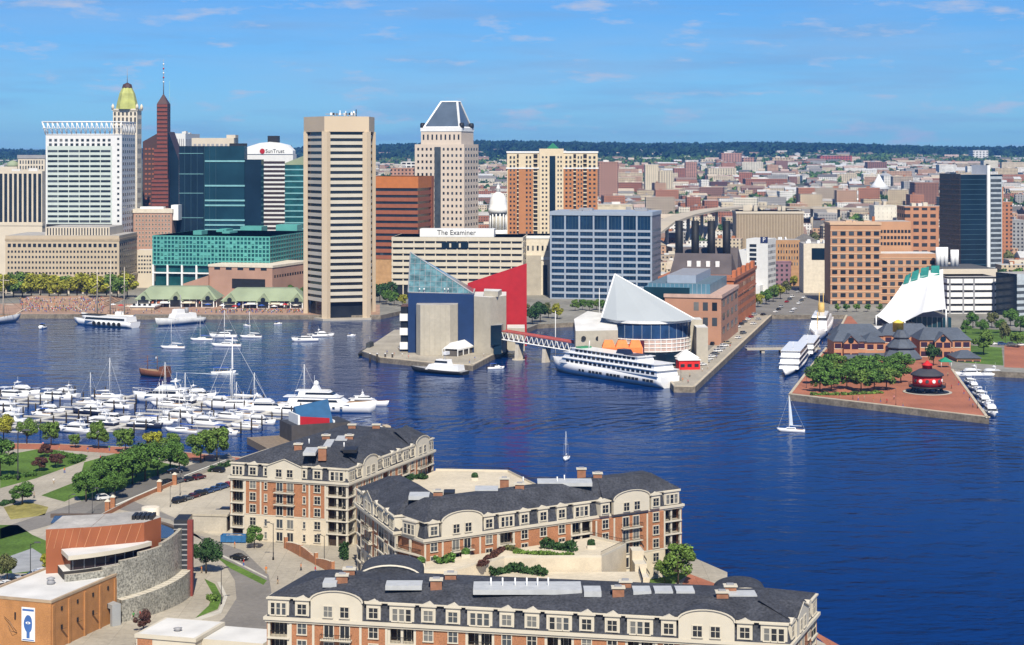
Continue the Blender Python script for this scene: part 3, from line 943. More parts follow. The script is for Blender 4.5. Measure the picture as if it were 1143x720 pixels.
# orange and cream condominium tower
b = Bld('apartment_tower', 'cream and orange apartment tower with small green pyramid roof', 566, 667, 670, 1400, 170, -3, depth=22)
OB = mat('orange_brick', (.44, .19, .08), .85, var=.08, vs=.1)
CRP = mat('cream_render', (.66, .55, .38), .8, var=.05)
b.core(CRP); b.box('tower_bay', b.xl(602), b.xl(629), -2, 10, 0, b.zl(166), CRP, ROOFW)
b.box('dark_window_strip', b.xl(613.5), b.xl(620), -2.2, 0, 2, b.zl(174), NAVYG)
for (u0, u1) in ((567, 577), (579, 585), (585, 595), (629, 640), (643, 651), (655, 667)):
    b.box('brick_bay', b.xl(u0), b.xl(u1), -.5, .2, 0, b.zl(187), OB)
for (u0, u1) in ((595.5, 600), (640, 643), (651, 655), (577, 579)):
    b.box('balcony_recess', b.xl(u0), b.xl(u1), -.1, .1, 0, b.zl(172), DARK)
    for j in range(18):
        b.box('balcony', b.xl(u0), b.xl(u1), -.9, .05, b.zl(258 - j * 4.7), b.zl(256.8 - j * 4.7), CRP)
for xs_, n in (((568, 576), 2), ((586, 594), 2), ((604, 612), 2), ((621.5, 628), 2), ((630, 639), 2), ((644, 650.5), 2), ((656, 666), 2)):
    off = 2.0 if xs_[0] in (604, 621.5) else .5
    b.wins('F', n, 18, b.xl(xs_[0]), b.xl(xs_[1]), b.zl(262), b.zl(173), .5, .45, (GLASS, GLASS2), off=off)
b.ring(b.zl(188.5), b.zl(187), WHITE, .8, 'ledge'); b.ring(b.h - .5, b.h + .8, WHITE, .5, 'cornice')
p = MB(); c0 = b.xl(617); p.lathe([(b.xl(627) - c0, b.zl(166)), (.2, b.zl(159.5))], mat('green_roof', (.02, .16, .09), .6), 4, c0, 5, False, a0=R(45)); p.build('pyramid_roof', b.root)
b.done(130)

# office with the newspaper sign
b = Bld('office_building', 'long cream office with horizontal bands under The Examiner roof sign', 438, 583, 588, 1190, 265, -4)
b.core(GLASS, name='glazing', top=ROOFG)
EXC = mat('examiner_concrete', (.58, .52, .41), .8, var=.06)
for i in range(8):
    y = 265 + i * 7.0
    b.ring(b.zl(y + 4.4), b.zl(y), EXC, .5)
for i in range(13):
    b.pier('F', b.w * i / 12, .7, 0, b.h - 2, EXC, .25)
b.box('sign_panel', b.xl(468), b.xl(551), 3, 16, b.h, b.zl(256), WHITE)
text('sign_lettering', 'The Examiner', 4.6, DARK, b.root, (b.xl(509), 2.9, b.zl(260.2)), (R(90), 0, 0), .06)
b.wins('F', 3, 1, b.xl(492), b.xl(524), b.zl(278), b.zl(270), .8, .9, (NAVYG,), off=.5); b.units(3, seed=12); b.done()
b = Bld('office_building', 'pale stone building between the banded office and blue office', 578, 617, 620, 1225, 263, 0, depth=30)
b.core(CREAM, top=ROOFW); b.box('window', b.xl(606), b.xl(611), -.15, .2, b.zl(330), b.zl(296), DARK); b.ring(b.zl(290), b.zl(287), WHITE, .5, 'ledge'); b.ring(b.h - 2, b.h, WHITE, .4, 'cornice')
b.wins('F', 6, 1, 2, b.w - 2, b.zl(281), b.zl(273), .4, .7); b.box('stone_bay', b.xl(584), b.xl(604), -2, .2, 0, b.zl(285), CONC); b.done()

# blue glass office grid
b = Bld('office_building', 'wide blue glass office with a pale blue grid of frames', 615, 727, 737, 1180, 238, -13)
b.core(BLUEGL, name='glazing', top=ROOFG)
ncol, nrow = 7, 12
for i in range(ncol + 1):
    b.pier('F', b.w * i / ncol, 1.1, 0, b.h, BLUEFR, .5)
for j in range(nrow):
    y = 257 + j * 7.0
    b.ring(b.zl(y + 2.6), b.zl(y), BLUEFR, .4)
b.ring(b.zl(241), b.h + .8, BLUEFR, .8, 'parapet'); b.box('side_wall', b.w - .2, b.w + .4, 1, b.d, 0, b.h, mat('mauve_panel', (.2, .19, .22), .6)); b.units(4, GREYM, seed=3)
for i in range(ncol * 4):
    if i % 4:
        b.box('mullion', b.w * i / (ncol * 4) - .12, b.w * i / (ncol * 4) + .12, -.12, .1, 0, b.h - 1, mat('mullion_blue', (.03, .07, .1), .4))
b.done()

# ----- right half
def tower_r():
    b = Bld('hotel', 'large salmon brick hotel with a regular grid of windows', 927, 983, 1032, 1150, 250, 0, depth=22)
    SB = mat('salmon_brick', (.46, .255, .145), .85, var=.08, vs=.1)
    SBL = mat('salmon_band', (.58, .40, .26), .85, var=.06)
    b.core(SB, top=ROOFG)
    wd = at(1045, 1150) - at(983, 1150)
    b.box('low_wing', b.w, b.w + wd, 0, 24, 0, b.zl(283), SB, ROOFW); b.box('rear_wing', b.w, b.w + at(1027, 1150) - at(983, 1150), 26, 50, 0, b.zl(249), SB, ROOFG)
    rh = 8.6
    for j in range(11):
        y = 258 + j * rh
        for i in range(6):
            if j == 0 and i in (2, 3):
                pass
            b.win('F', b.w * (i + .5) / 6, b.zl(y + 5), b.w / 6 * .62, b.zl(y) - b.zl(y + 4.6), (GLASS, GLASS2), None)
    for j in range(7):
        y = 290 + j * rh * .93
        for i in range(7):
            b.win('F', b.w + wd * (i + .5) / 7, b.zl(y + 5), wd / 7 * .6, b.zl(y) - b.zl(y + 4.4), (GLASS, GLASS2), None)
    for i in range(11):
        for j in range(3):
            x = b.w + (at(1027, 1150) - at(983, 1150)) * (i + .5) / 11
            b.box('window', x - .8, x + .8, 25.8, 26.2, b.zl(262 + j * 7), b.zl(258.6 + j * 7), GLASS)
    for j in range(11):
        b.box('brick_band', -.2, b.w + .2, -.25, .1, b.zl(257.6 + j * rh), b.zl(256.6 + j * rh), SBL)
    for j in range(7):
        b.box('brick_band', b.w, b.w + wd, -.25, .1, b.zl(288.5 + j * rh * .93), b.zl(287.6 + j * rh * .93), SBL)
    b.ring(b.h - .6, b.h + .9, SBL, .5, 'cornice'); b.box('arcade_opening', 2, b.w + wd - 2, -.2, .2, .4, b.zl(345.5), GLASS)
    for i in range(13):
        b.box('column', (b.w + wd) * i / 12.2, (b.w + wd) * i / 12.2 + 1.4, -.4, .1, 0, b.zl(343), SB)
    b.units(4, SBL, seed=4); b.box('chimney', b.w - 1, b.w + .8, 22, 23.4, b.h - 2, b.zl(243), BRICK)
    b.done(140)
tower_r()

b = Bld('office_building', 'wide tan office slab with close vertical fins behind the chimneys', 822, 897, 902, 1620, 236, -2, z0=4, depth=40)
b.core(TAN, top=ROOFG); b.ring(b.zl(238.5), b.h, TANL, .6, 'parapet')
for i in range(44):
    b.pier('F', b.w * (i + .5) / 44, .7, 0, b.zl(239), mat('brown_fin', (.20, .15, .10), .8), .15, 'fin')
b.units(6, TANL, hmax=6, seed=21); b.done()
b = Bld('office_building', 'white slab building with a dark letter P sign on its top', 833, 857, 866, 1215, 267, -24)
b.core(OFFW, top=ROOFW); b.wins('F', 1, 6, b.xl(836), b.xl(845), b.zl(302), b.zl(272), .85, .65, (GLASS,)); b.wins('R', 7, 8, 1, b.d - 1, b.zl(325), b.zl(272), .6, .5, (GLASS2, GREYM))
b.box('sign_panel', b.xl(849), b.xl(857), -.4, .1, b.zl(271), b.zl(264.5), mat('navy_sign', (.02, .03, .10), .5)); text('sign_lettering', 'P', 4.2, WHITE, b.root, (b.xl(853), -.42, b.zl(267.8)), (R(90), 0, 0), .04)
b.box('low_wing', b.xl(822), b.xl(834), -1, b.d, 0, b.zl(280), OFFW, ROOFW); b.box('entrance_block', b.xl(838), b.xl(852), -8, 1, 0, b.zl(318), OFFW, ROOFW); b.done()
b = Bld('brick_building', 'small tan brick block with three window rows beside the P slab', 866, 893, 897, 1300, 268, -2, z0=3, depth=20)
b.core(mat('tan_brick', (.42, .24, .12), .85), top=ROOFG); b.wins('F', 8, 4, 1, b.w - 1, b.zl(298), b.zl(271), .45, .5); b.units(4, WHITE, hmax=2, seed=9); b.done()
b = Bld('stone_building', 'pale grey block with one big dark window left of the salmon hotel', 897, 926, 930, 1240, 272, -2, depth=25)
b.core(CREAM, top=ROOFG); b.box('window', b.xl(906), b.xl(926), -.2, .2, b.zl(290), b.zl(277), NAVYG); b.units(5, WHITE, seed=31); b.done()

# dark glass tower with white fin
b = Bld('glass_tower', 'dark glass residential tower with a tall white fin at right', 1049, 1072, 1118, 1330, 195, 14, side='L')
b.core(NAVYG, name='glazing'); BRG = mat('bronze_glass', (.05, .032, .028), .2, .5, var=.2, vs=.1)
b.box('bronze_side', -.3, .2, 0, b.d, 0, b.zl(194), BRG)
xf = b.xl(1101)
b.box('white_fin', xf, b.xl(1104), -1.5, b.d * .7, 0, b.zl(184.5), WHITE); b.box('pale_side', b.xl(1104), b.w + .3, -.4, b.d, 0, b.zl(197), mat('grey_blue_panel', (.36, .40, .43), .5))
for j in range(19):
    y = 200 + j * 5.6
    b.box('window_band', b.xl(1105.5), b.w - .6, -.6, 0, b.zl(y + 3.2), b.zl(y), GLASS2)
    b.box('floor_line', 0, xf, -.2, .1, b.zl(y + .7), b.zl(y), mat('mullion_blue', (.03, .07, .1), .4))
    b.box('floor_line', -.5, -.1, 0, b.d, b.zl(y + 1.2), b.zl(y), mat('bronze_line', (.10, .065, .05), .5))
b.box('orange_side', b.w + .3, b.w + 3, 3, b.d, 0, b.zl(209), ORNG); b.box('chimney_stack', b.xl(1101.5), b.xl(1103.5), 0, 1.5, b.h, b.zl(183), DARK); b.done()

# stepped white parking deck and neighbours
b = Bld('parking_deck', 'white banded parking deck right of the tent pavilion', 1058, 1113, 1117, 1085, 309, 3, depth=26)
b.core(DARK, top=ROOFG)
for i in range(7):
    b.ring(b.zl(316 + i * 7.6), b.zl(311 + i * 7.6), WHITE, .5)
for x in (1059, 1074, 1086, 1108):
    b.box('stair_shaft', b.xl(x), b.xl(x + 1.8), -.7, .2, 0, b.h - 1, GREYM)
b.box('upper_block', b.xl(1060), b.xl(1112), 8, b.d, b.h, b.zl(310), TANL, ROOFG); b.done()
b = Bld('office_building', 'pale grey windowless block with small dark sign above the parking deck', 1052, 1113, 1119, 1120, 300, 4, depth=50)
b.core(TANL, top=mat('dark_flat_roof', (.09, .09, .09), .9)); b.box('sign_panel', b.xl(1086), b.xl(1103), -.3, .1, b.zl(317.5), b.zl(313.5), DARK)
for i in range(5):
    t = MB(); t.lathe([(1.4, b.h), (1.4, b.zl(278 + 3 * (i // 3)))], WHITE, 12, b.xl(1060 + i * 4.6 + 3 * (i // 3)), 24); t.build('vent_stack', b.root)
b.done()
b = Bld('office_building', 'pale blue banded office at the right frame edge', 1112, 1135, 1210, 1060, 306, 22, side='L')
b.core(mat('pale_blue_panel', (.42, .47, .5), .5)); b.box('dark_side', -.3, .2, 0, b.d, 0, b.h, NAVYG)
for i in range(8):
    b.box('window_band', 0, b.w, -.25, .1, b.zl(321 + i * 7), b.zl(318 + i * 7), GLASS2)
b.done()
# ------------------------------------------------------------------ north waterfront
def off2(D): return lambda x: at(x, D)
# aquarium: dark blue box, leaning glass pyramid, concrete boxes, red wing
AQB = mat('aquarium_navy_panel', (0.012, 0.035, 0.11), 0.5, var=.08)
AQC = mat('aquarium_concrete', (0.44, 0.40, 0.32), 0.85, var=.08, vs=.1, fine=.06, fs=.6)
AQG = mat('aquarium_pyramid_glass', (0.09, 0.18, 0.20), 0.15, 0.5, var=.5, vs=.35)
D = 868.0
X = off2(D)
def Za(y): return zat(y, D) - GZ
aq = thing('aquarium', 'navy and concrete aquarium with leaning glass pyramid and bright red wing', 'aquarium', (X(500), D, GZ))
o0 = X(500)
def lx(px_): return X(px_) - o0
g = MB(); g.box(lx(455), lx(529), 4, 34, 0, Za(328), AQB, ROOFG); g.build('navy_block', aq)
g = MB(); g.prism([(lx(465), -3), (lx(470), -7), (lx(503), -7), (lx(511), -2), (lx(511), 5), (lx(465), 5)], 0, Za(339), AQC, ROOFG); g.build('concrete_tower', aq)
for i in range(7):
    g = MB(); x = lx(468 + i * 6.0); g.box(x, x + .12, -7.08, -6.6, 0, Za(339.5), mat('concrete_joint', (.36, .325, .26), .9)); g.build('concrete_joint', aq) if 470 < 468 + i * 6 < 503 else None
g = MB(); g.prism([(lx(529), 2), (lx(548), -5), (lx(565), 6), (lx(565), 30), (lx(529), 30)], 0, Za(331), AQC, ROOFW); g.build('concrete_wing', aq)
g = MB(); g.prism([(lx(540), 2), (lx(556), -2), (lx(560), 12), (lx(540), 16)], Za(331) - .01, Za(325), AQC, ROOFW); g.build('upper_room', aq)
# pyramid: one steep end, long slope to the right
A = (lx(455), 4.2, Za(327)); B = (lx(529), 4.2, Za(329)); C_ = (lx(529), 33, Za(329)); E_ = (lx(455), 33, Za(327)); T = (lx(455.5), 20, Za(284)); T2 = (lx(456), 24, Za(285))
g = MB()
g.face([A, B, T], AQG); g.face([B, C_, T2, T], AQG); g.face([C_, E_, T2], AQG); g.face([E_, A, T, T2], AQG); g.build('glass_pyramid', aq)
g = MB(); g.tube(A, T, .3, GREYM, 4); g.tube(B, T, .35, GREYM, 4); g.tube(A, B, .3, GREYM, 4)
for k in range(1, 7):
    f_ = k / 7.0
    P1 = Vector(A).lerp(Vector(T), f_); P2 = Vector(B).lerp(Vector(T), f_)
    g.tube(P1, P2, .1, GREYM, 4)
for k in range(1, 12):
    f_ = k / 12.0
    P1 = Vector(A).lerp(Vector(B), f_); P2 = P1.lerp(Vector(T), 1.0)
    q = Vector(T).lerp(Vector(B), f_)
    g.tube(P1, (P1.x, q.y, q.z), .1, GREYM, 4)
g.build('pyramid_glazing_bars', aq)
g = MB(); g.prism([(lx(520), 34), (lx(588.6), 34), (lx(588.6), 36), (lx(520), 36)], 0, [Za(322), Za(299), Za(299), Za(322)], REDC); g.build('red_wall', aq)
g = MB(); g.box(lx(566), lx(586), 12, 30, 0, Za(369), AQC, ROOFW); g.build('rear_hall', aq)
g = MB()
for i in range(3):
    g.box(lx(445), lx(455), 8, 26, Za(392 - i * 16), Za(384 - i * 16), WHITE); g.box(lx(446), lx(455), 9, 25, Za(384 - i * 16), Za(376 - i * 16), GLASS)
g.build('side_terraces', aq)
for x in (468, 473, 496, 500):
    g = MB(); g.tube((lx(x), 4.5, Za(328) - .2), (lx(x), 4.5, Za(333 - 10)), .25, WHITE, 5); g.tube((lx(x), 4.5, Za(324)), (lx(x), 3.2, Za(323)), .35, WHITE, 5); g.build('roof_lamp', aq)
g = MB(); g.prism([(lx(548), -6), (lx(560), -3), (lx(562), 5), (lx(548), 4)], Za(384), Za(362), NAVYG, GREYM, bot=True); g.prism([(lx(551), -4), (lx(560), -3), (lx(560), 3), (lx(551), 3)], 0, Za(384), NAVYG); g.build('glass_entrance', aq)

# long white marquee tent on the pier
def marquee():
    p0 = gp(511, 398); p1 = gp(547, 389)
    d = Vector((p1.x - p0.x, p1.y - p0.y, 0)); Ln = d.length; an = math.atan2(d.y, d.x)
    t = thing('marquee', 'long white marquee tent with open arched sides on the aquarium pier', 'tent', (p0.x, p0.y, GZ), an)
    g = MB(); w = 8.0
    g.loft([[(0, 0, 3.4), (0, w / 2, 6.4), (0, w, 3.4)], [(Ln, 0, 3.4), (Ln, w / 2, 6.4), (Ln, w, 3.4)]], WHITE); g.build('canopy', t)
    for i in range(7):
        x = Ln * i / 6
        for y in (0, w):
            g = MB(); g.box(x - .35, x + .35, y - .12, y + .12, 0, 3.4, WHITE); g.build('post', t)
    g = MB(); g.box(.3, Ln - .3, .5, w - .5, 0, 2.6, mat('tent_inner_shade', (.10, .09, .08), .9)); g.build('inner_shade_block', t)  # dark block under the canopy, shade of the open inside put into colour
    for i in range(6):
        a = Ln * (i + .5) / 6
        g = MB(); g.box(a - Ln / 12 + .3, a + Ln / 12 - .3, -.08, .08, 2.7, 3.4, WHITE); g.build('valance', t)
marquee()

# steel footbridge to the next pier
def footbridge():
    D0, D1 = 868.0, 838.0
    a = Vector((at(556, D0), D0, 0)); c = Vector((at(646, D1), D1, 0))
    d = c - a; Ln = d.length; an = math.atan2(d.y, d.x)
    z0 = zat(379, D0)
    t = thing('footbridge', 'white steel truss footbridge with red top rail between two piers', 'bridge', (a.x, a.y, 0), an)
    t.rotation_euler = (0, math.atan2(3.2, Ln), an)
    g = MB(); g.box(0, Ln, 0, 5, z0, z0 + .5, GREYM); g.build('deck', t)
    top = z0 + 4.2
    RED = mat('red_rail', (.42, .10, .08), .6)
    for y in (0.0, 5.0):
        g = MB(); n = 16
        g.tube((0, y, z0 + .3), (Ln, y, z0 + .3), .3, WHITE, 4)
        for i in range(n):
            x0 = Ln * i / n; x1 = Ln * (i + .5) / n; x2 = Ln * (i + 1) / n
            g.tube((x0, y, z0 + .3), (x1, y, top), .2, WHITE, 4); g.tube((x1, y, top), (x2, y, z0 + .3), .2, WHITE, 4)
        g.build('truss', t)
        g = MB(); g.box(0, Ln, y - .3, y + .3, top - .1, top + .45, RED); g.build('top_rail', t)
    g = MB(); g.box(0, Ln, 0, 5, top - .05, top + .1, RED); g.build('canopy', t)
    for f_ in (.22, .56):
        g = MB(); x = Ln * f_
        g.prism([(x - 1, .5), (x + 1, .5), (x + 1, 4.5), (x - 1, 4.5)], .8, z0, CREAM); g.lathe([(3.2, -1.5), (3.2, .9)], CONC, 12, x, 2.5); g.build('bridge_pier', t)
footbridge()

# second aquarium pavilion: sail-shaped roof over a drum of blue glass
PAVG = mat('blue_band_glass', (0.02, 0.055, 0.14), 0.2, .4, var=.3, vs=.2)
PAVR = mat('grey_metal_roof', (0.37, 0.40, 0.415), 0.55, var=.05, vs=.05)
D = 812.0
X = off2(D)
pv = thing('aquarium_pavilion', 'grey pyramid roofed pavilion with a curved blue glass drum on the pier', 'aquarium', (X(710), D, GZ))
o0 = X(710)
cx_, cy_, rr = lx(728), 24.0, (lx(781) - lx(688)) / 2 + .6
def arc(a0, a1, n, r): return [(cx_ + r * math.cos(R(a0 + (a1 - a0) * i / n)), cy_ + r * math.sin(R(a0 + (a1 - a0) * i / n)) * .95) for i in range(n + 1)]
full = arc(-175, 175, 30, rr)
g = MB(); g.prism(full, Za(380), Za(363), PAVG, ROOFG); g.build('glass_drum', pv)
g = MB(); g.prism(arc(-175, 175, 30, rr + .15), Za(395), Za(380), mat('cream_grid_panel', (.55, .40, .34), .6), ROOFG); g.build('panel_band', pv)
for i in range(26):
    a = R(-165 + 200 * i / 25.0); p = (cx_ + (rr + .2) * math.cos(a), cy_ + (rr + .2) * .95 * math.sin(a))
    g = MB(); g.tube((*p, Za(395)), (*p, Za(380)), .22, WHITE, 4); g.build('white_mullion', pv)
for y in (381, 385.5, 390, 394.5):
    g = MB(); g.path([(x, y_, Za(y)) for x, y_ in arc(-165, 40, 26, rr + .2)], .22, WHITE); g.build('white_rail', pv)
g = MB(); g.prism(arc(-175, 175, 30, rr - .1), 0, Za(395), NAVYG, ROOFG); g.build('dark_base', pv)
g = MB(); g.prism(arc(-178, 178, 30, rr + .8), Za(363), Za(360), WHITE, ROOFW, bot=True); g.build('white_eave', pv)
for i in range(17):
    a = R(-165 + 200 * i / 16.0); p = (cx_ + (rr + .05) * math.cos(a), cy_ + (rr + .05) * .95 * math.sin(a))
    g = MB(); g.tube((*p, Za(380)), (*p, Za(363)), .12, BLUEFR, 4); g.build('drum_mullion', pv)
ap = (lx(691) * 842 / 812.0, 30.0, zat(306, 842) - GZ); bl = (lx(673), 15.0, Za(358)); br = (lx(778), 9.0, Za(358.5)); md = (lx(738), 1.5, Za(359.5)); bb = (lx(770), 60, Za(359)); b2 = (lx(680), 58, Za(358))
md = (lx(722), 5.2, Za(360.3)); g = MB(); g.face([bl, (lx(690), 9.5, Za(360)), ap], PAVR); g.face([(lx(690), 9.5, Za(360)), md, ap], PAVR); g.face([md, (lx(756), 5.2, Za(360)), ap], PAVR); g.face([(lx(756), 5.2, Za(360)), br, ap], PAVR); g.face([br, bb, ap], PAVR); g.face([bb, b2, ap], PAVR); g.face([b2, bl, ap], PAVR); g.build('sail_roof', pv)
g = MB(); g.tube(ap, br, .4, WHITE, 4); g.tube(ap, bl, .4, WHITE, 4); g.build('roof_edge', pv)
g = MB(); g.prism([(lx(643), 6), (lx(690), 2), (lx(690), 30), (lx(660), 40), (lx(643), 26)], 0, [Za(371), Za(369), Za(358), Za(356), Za(362)], AQC, ROOFW); g.build('concrete_wing', pv)
for x in (652, 668):
    g = MB(); g.tube((lx(x), 5.3 - (x - 652) * .09, Za(379)), (lx(x), 4.6, Za(379)), 1.1, DARK, 12); g.build('round_window', pv)
g = MB(); g.box(lx(780), lx(793), 10, 26, 0, Za(368), AQC, ROOFW); g.box(lx(776), lx(790), 22, 34, 0, Za(362), AQC, ROOFW); g.build('stair_tower', pv)
for i in range(4):
    x = lx(714 + i * 4); g = MB(); a = R(-70); 
g = MB(); g.box(lx(745), lx(772), cy_ - rr - 1.2, cy_ - rr + 1.5, Za(376), Za(367), mat('dark_blue_screen', (.01, .02, .05), .3)); g.build('dark_window', pv) if False else None
g = MB(); g.box(lx(716), lx(720), cy_ - rr * .96 - .8, cy_ - rr * .96 + .8, Za(396), Za(381), mat('maroon_door', (.08, .01, .02), .5)); g.build('maroon_panel', pv)

# orange inflatable awning and red kiosk by the ship
def tents():
    q = gp(672, 411)
    OR = mat('orange_canvas', (.80, .22, .06), .7, var=.12, vs=.4)
    t = thing('orange_tent', 'bright orange peaked tent behind the white cruise ship', 'tent', (q.x, q.y - 2, GZ))
    wd = at(718, q.y) - at(673, q.y)
    for i in range(3):
        x0 = wd * i / 3; x1 = wd * (i + 1) / 3
        g = MB(); g.loft([[(x0, 0, 9.4), (x1, 0, 9.4), (x1, 7, 9.4), (x0, 7, 9.4)], [((x0 + x1) / 2 - 1.8, 2.8, 12.6), ((x0 + x1) / 2 + 1.8, 2.8, 12.6), ((x0 + x1) / 2 + 1.8, 4.2, 12.6), ((x0 + x1) / 2 - 1.8, 4.2, 12.6)]], OR); g.build('peak', t)
    for i in range(4):
        for y in (0.2, 6.8):
            g = MB(); g.tube((wd * i / 3, y, 0), (wd * i / 3, y, 9.4), .14, WHITE, 5); g.build('post', t)
    g = MB(); g.box(0, wd, -.05, .05, 5.4, 9.5, OR); g.box(wd - .05, wd + .05, .06, 7, 4.6, 9.5, OR); g.build('skirt', t)
    q = gp(758, 413)
    RD = mat('red_canvas', (.62, .02, .015), .7)
    t = thing('ticket_booth', 'bright red ticket booth with white canopy on pier corner', 'kiosk', (q.x, q.y, GZ), R(8))
    wd = at(782, q.y) - at(758, q.y)
    g = MB(); g.box(0, wd, 0, 6, 0, 4.2, RD); g.build('red_wall', t)
    g = MB(); g.box(-.4, wd + .4, -.5, 6.4, 4.2, 4.5, WHITE); g.loft([[(1, 6.6, 4.5), (wd + 1.5, 6.6, 4.5), (wd + 1.5, 14, 4.5), (1, 14, 4.5)], [(wd / 2, 9, 8), (wd / 2 + 1, 9, 8), (wd / 2 + 1, 10, 8), (wd / 2, 10, 8)]], WHITE); g.build('canopy', t)
    for i in range(3):
        g = MB(); g.box(wd * (i + .2) / 3, wd * (i + .8) / 3, -.06, .1, 1.2, 2.6, GLASS); g.build('window', t)
tents()

# red brick power plant with four black stacks
def power_plant():
    an = R(-13)
    D0 = 985.0
    b = Bld('power_plant', 'old red brick power plant with dark roofs below four black chimneys', 736, 819, 838, D0, 312, -14, depth=110)
    PB = mat('power_plant_brick', (.46, .155, .065), .85, var=.1, vs=.1, fine=.1, fs=1)
    b.core(PB, top=ROOFG)
    DR = mat('dark_plant_roof', (.10, .085, .085), .9, var=.2, vs=.1)
    rz = zat(284, D0 + 30) - GZ
    c = MB()
    for k in range(2):
        y0 = 22 + k * 30; y1 = y0 + 28
        x0 = 2; x1 = b.w - 4
        c.loft([[(x0, y0, b.h), (x1, y0, b.h), (x1, y1, b.h), (x0, y1, b.h)], [(x0 + 1.5, y0 + 13, rz + k * 2), (x1 - 1.5, y0 + 13, rz + k * 2), (x1 - 1.5, y0 + 15, rz + k * 2), (x0 + 1.5, y0 + 15, rz + k * 2)]], DR)
    c.build('hipped_roof', b.root)
    for i in range(4):
        q = MB(); x = b.w * (.28 + .13 * i); q.box(x, x + 2.2, 27, 29, b.h + 5, b.h + 8.2, WHITE); q.build('skylight', b.root)
    ARC = mat('dark_arch_window', (.05, .04, .04), .3)
    for i in range(9):
        a = 6 + 104.0 * (i + .5) / 9.6
        b.box('arched_window', b.w - .1, b.w + .15, a - 2.4, a + 2.4, 4, b.h - 6, ARC) if False else None
    b.wins('R', 18, 4, 4, b.d - 4, 5, b.h - 3, .42, .5, (GLASS, ARC), None)
    b.wins('F', 10, 4, 2, b.w - 2, 5, b.h - 3, .45, .5, (GLASS, ARC), None)
    b.ring(b.h - .8, b.h + .9, mat('brick_cornice', (.38, .14, .07), .85), .7, 'cornice'); b.ring(b.h * .62, b.h * .62 + .8, MATS['brick_cornice'], .4, 'ledge')
    for i in range(5):
        a = b.d * (i + .2) / 5
        b.box('gable', b.w - 1.5, b.w + .5, a, a + 8, b.h, b.h + 4.5, PB)
    for i, x in enumerate((758, 776, 794, 811)):
        DD = D0 + 52
        q = MB(); p = Vector((at(x, DD), DD, 0)) - b.o
        lx_ = p.dot(b.u); ly_ = p.dot(b.vv)
        rr_ = 4.4 * DD / F
        q.lathe([(rr_, b.h - 1), (rr_, zat(246.5, DD) - GZ), (rr_ * .85, zat(246.4, DD) - GZ)], mat('black_stack', (.012, .013, .016), .6), 14, lx_, ly_); q.build('chimney', b.root)
    b.done(140)
    # glass-topped restaurant block in front
    f = Bld('brick_building', 'brick building with blue glass roof storey beside the pyramid pavilion', 742, 805, 824, 905, 330, -14)
    f.core(mat('salmon_wall', (.42, .22, .14), .85, var=.1, vs=.1), top=ROOFG)
    f.wins('F', 3, 2, f.xl(772), f.w - 1, f.zl(368), f.zl(334), .55, .55); f.wins('R', 4, 3, 1, f.d - 1, f.zl(378), f.zl(332), .5, .5)
    BLR = mat('blue_roof_metal', (.09, .20, .27), .4, var=.2, vs=.1)
    f.ring(f.zl(333), f.h + .4, mat('pink_band', (.5, .34, .27), .8), .5, 'ledge')
    f.box('glass_storey', f.xl(722), f.w - 6, 3, f.d - 2, f.zl(346), f.zl(318), BLR, mat('slate_blue_roof', (.12, .17, .2), .6)); f.box('glass_storey', f.xl(718), f.xl(769), 1, f.d - 4, f.zl(352), f.zl(322), NAVYG2, BLR)
    f.box('rooftop_unit', f.xl(742), f.w - 14, 8, f.d - 8, f.zl(318), f.zl(309), BLUEFR, GREYM)
    for i in range(14):
        a = f.xl(722) + (f.w - 6 - f.xl(722)) * i / 14
        f.box('mullion', a, a + .25, 2.85, 3.1, f.zl(330), f.zl(318), BLUEFR)
    f.done()
power_plant()

# green-roofed market pavilions on the promenade
def market(x0, x1, D, ytop, yeave, label, awn, dep=26):
    q = at(x0, D); w = at(x1, D) - q
    t = thing('market_hall', label, 'market hall', (q, D, GZ))
    he = zat(yeave, D) - GZ; hr = zat(ytop, D) - GZ
    g = MB(); g.box(1, w - 1, 1.5, dep - 1, 0, he, mat('hall_glass_wall', (.09, .08, .07), .3, var=.3, vs=.2)); g.build('glazed_wall', t)
    g = MB(); g.loft([[(0, -1, he), (w, -1, he), (w, dep + 1, he), (0, dep + 1, he)], [(8, 8, hr), (w - 8, 8, hr), (w - 8, dep - 8, hr), (8, dep - 8, hr)]], GREENR); g.build('hipped_roof', t)
    n = 12
    for i in range(n + 1):
        g = MB(); x = 1 + (w - 2) * i / n; g.box(x - .3, x + .3, .9, 1.5, 0, he, WHITE); g.build('column', t)
    for i, m in enumerate(awn):
        a0 = w * (i + .1) / len(awn); a1 = w * (i + .92) / len(awn)
        g = MB(); g.loft([[(a0, -.6, he - 2.6), (a0, 1.4, he - .6), (a0, 1.4, he - 1)], [(a1, -.6, he - 2.6), (a1, 1.4, he - .6), (a1, 1.4, he - 1)]], m); g.build('awning', t)
        g = MB(); g.loft([[(a0 + 2, -2.4, 2.6), (a0 + 2, 1.4, 4), (a0 + 2, 1.4, 3.6)], [(a1 - 2, -2.4, 2.6), (a1 - 2, 1.4, 4), (a1 - 2, 1.4, 3.6)]], WHITE if i % 2 else CREAM); g.build('awning', t)
    for f_ in (.0, .5, 1.0):
        x = 6 + (w - 12) * f_
        g = MB(); g.loft([[(x - 5, -2, he - 1), (x, -2, he + 4.6), (x + 5, -2, he - 1)], [(x - 5, 8, he - 1), (x, 8, he + 4.6), (x + 5, 8, he - 1)]], GREENR); g.box(x - 4, x + 4, -1.8, 1.5, 0, he, WHITE); g.box(x - 3.4, x + 3.4, -2.1, -1.7, .5, he - .2, GLASS); g.tube((x, -2.3, he + .8), (x, -1.9, he + .8), 1.5, GLASS, 12); g.build('gabled_porch', t)
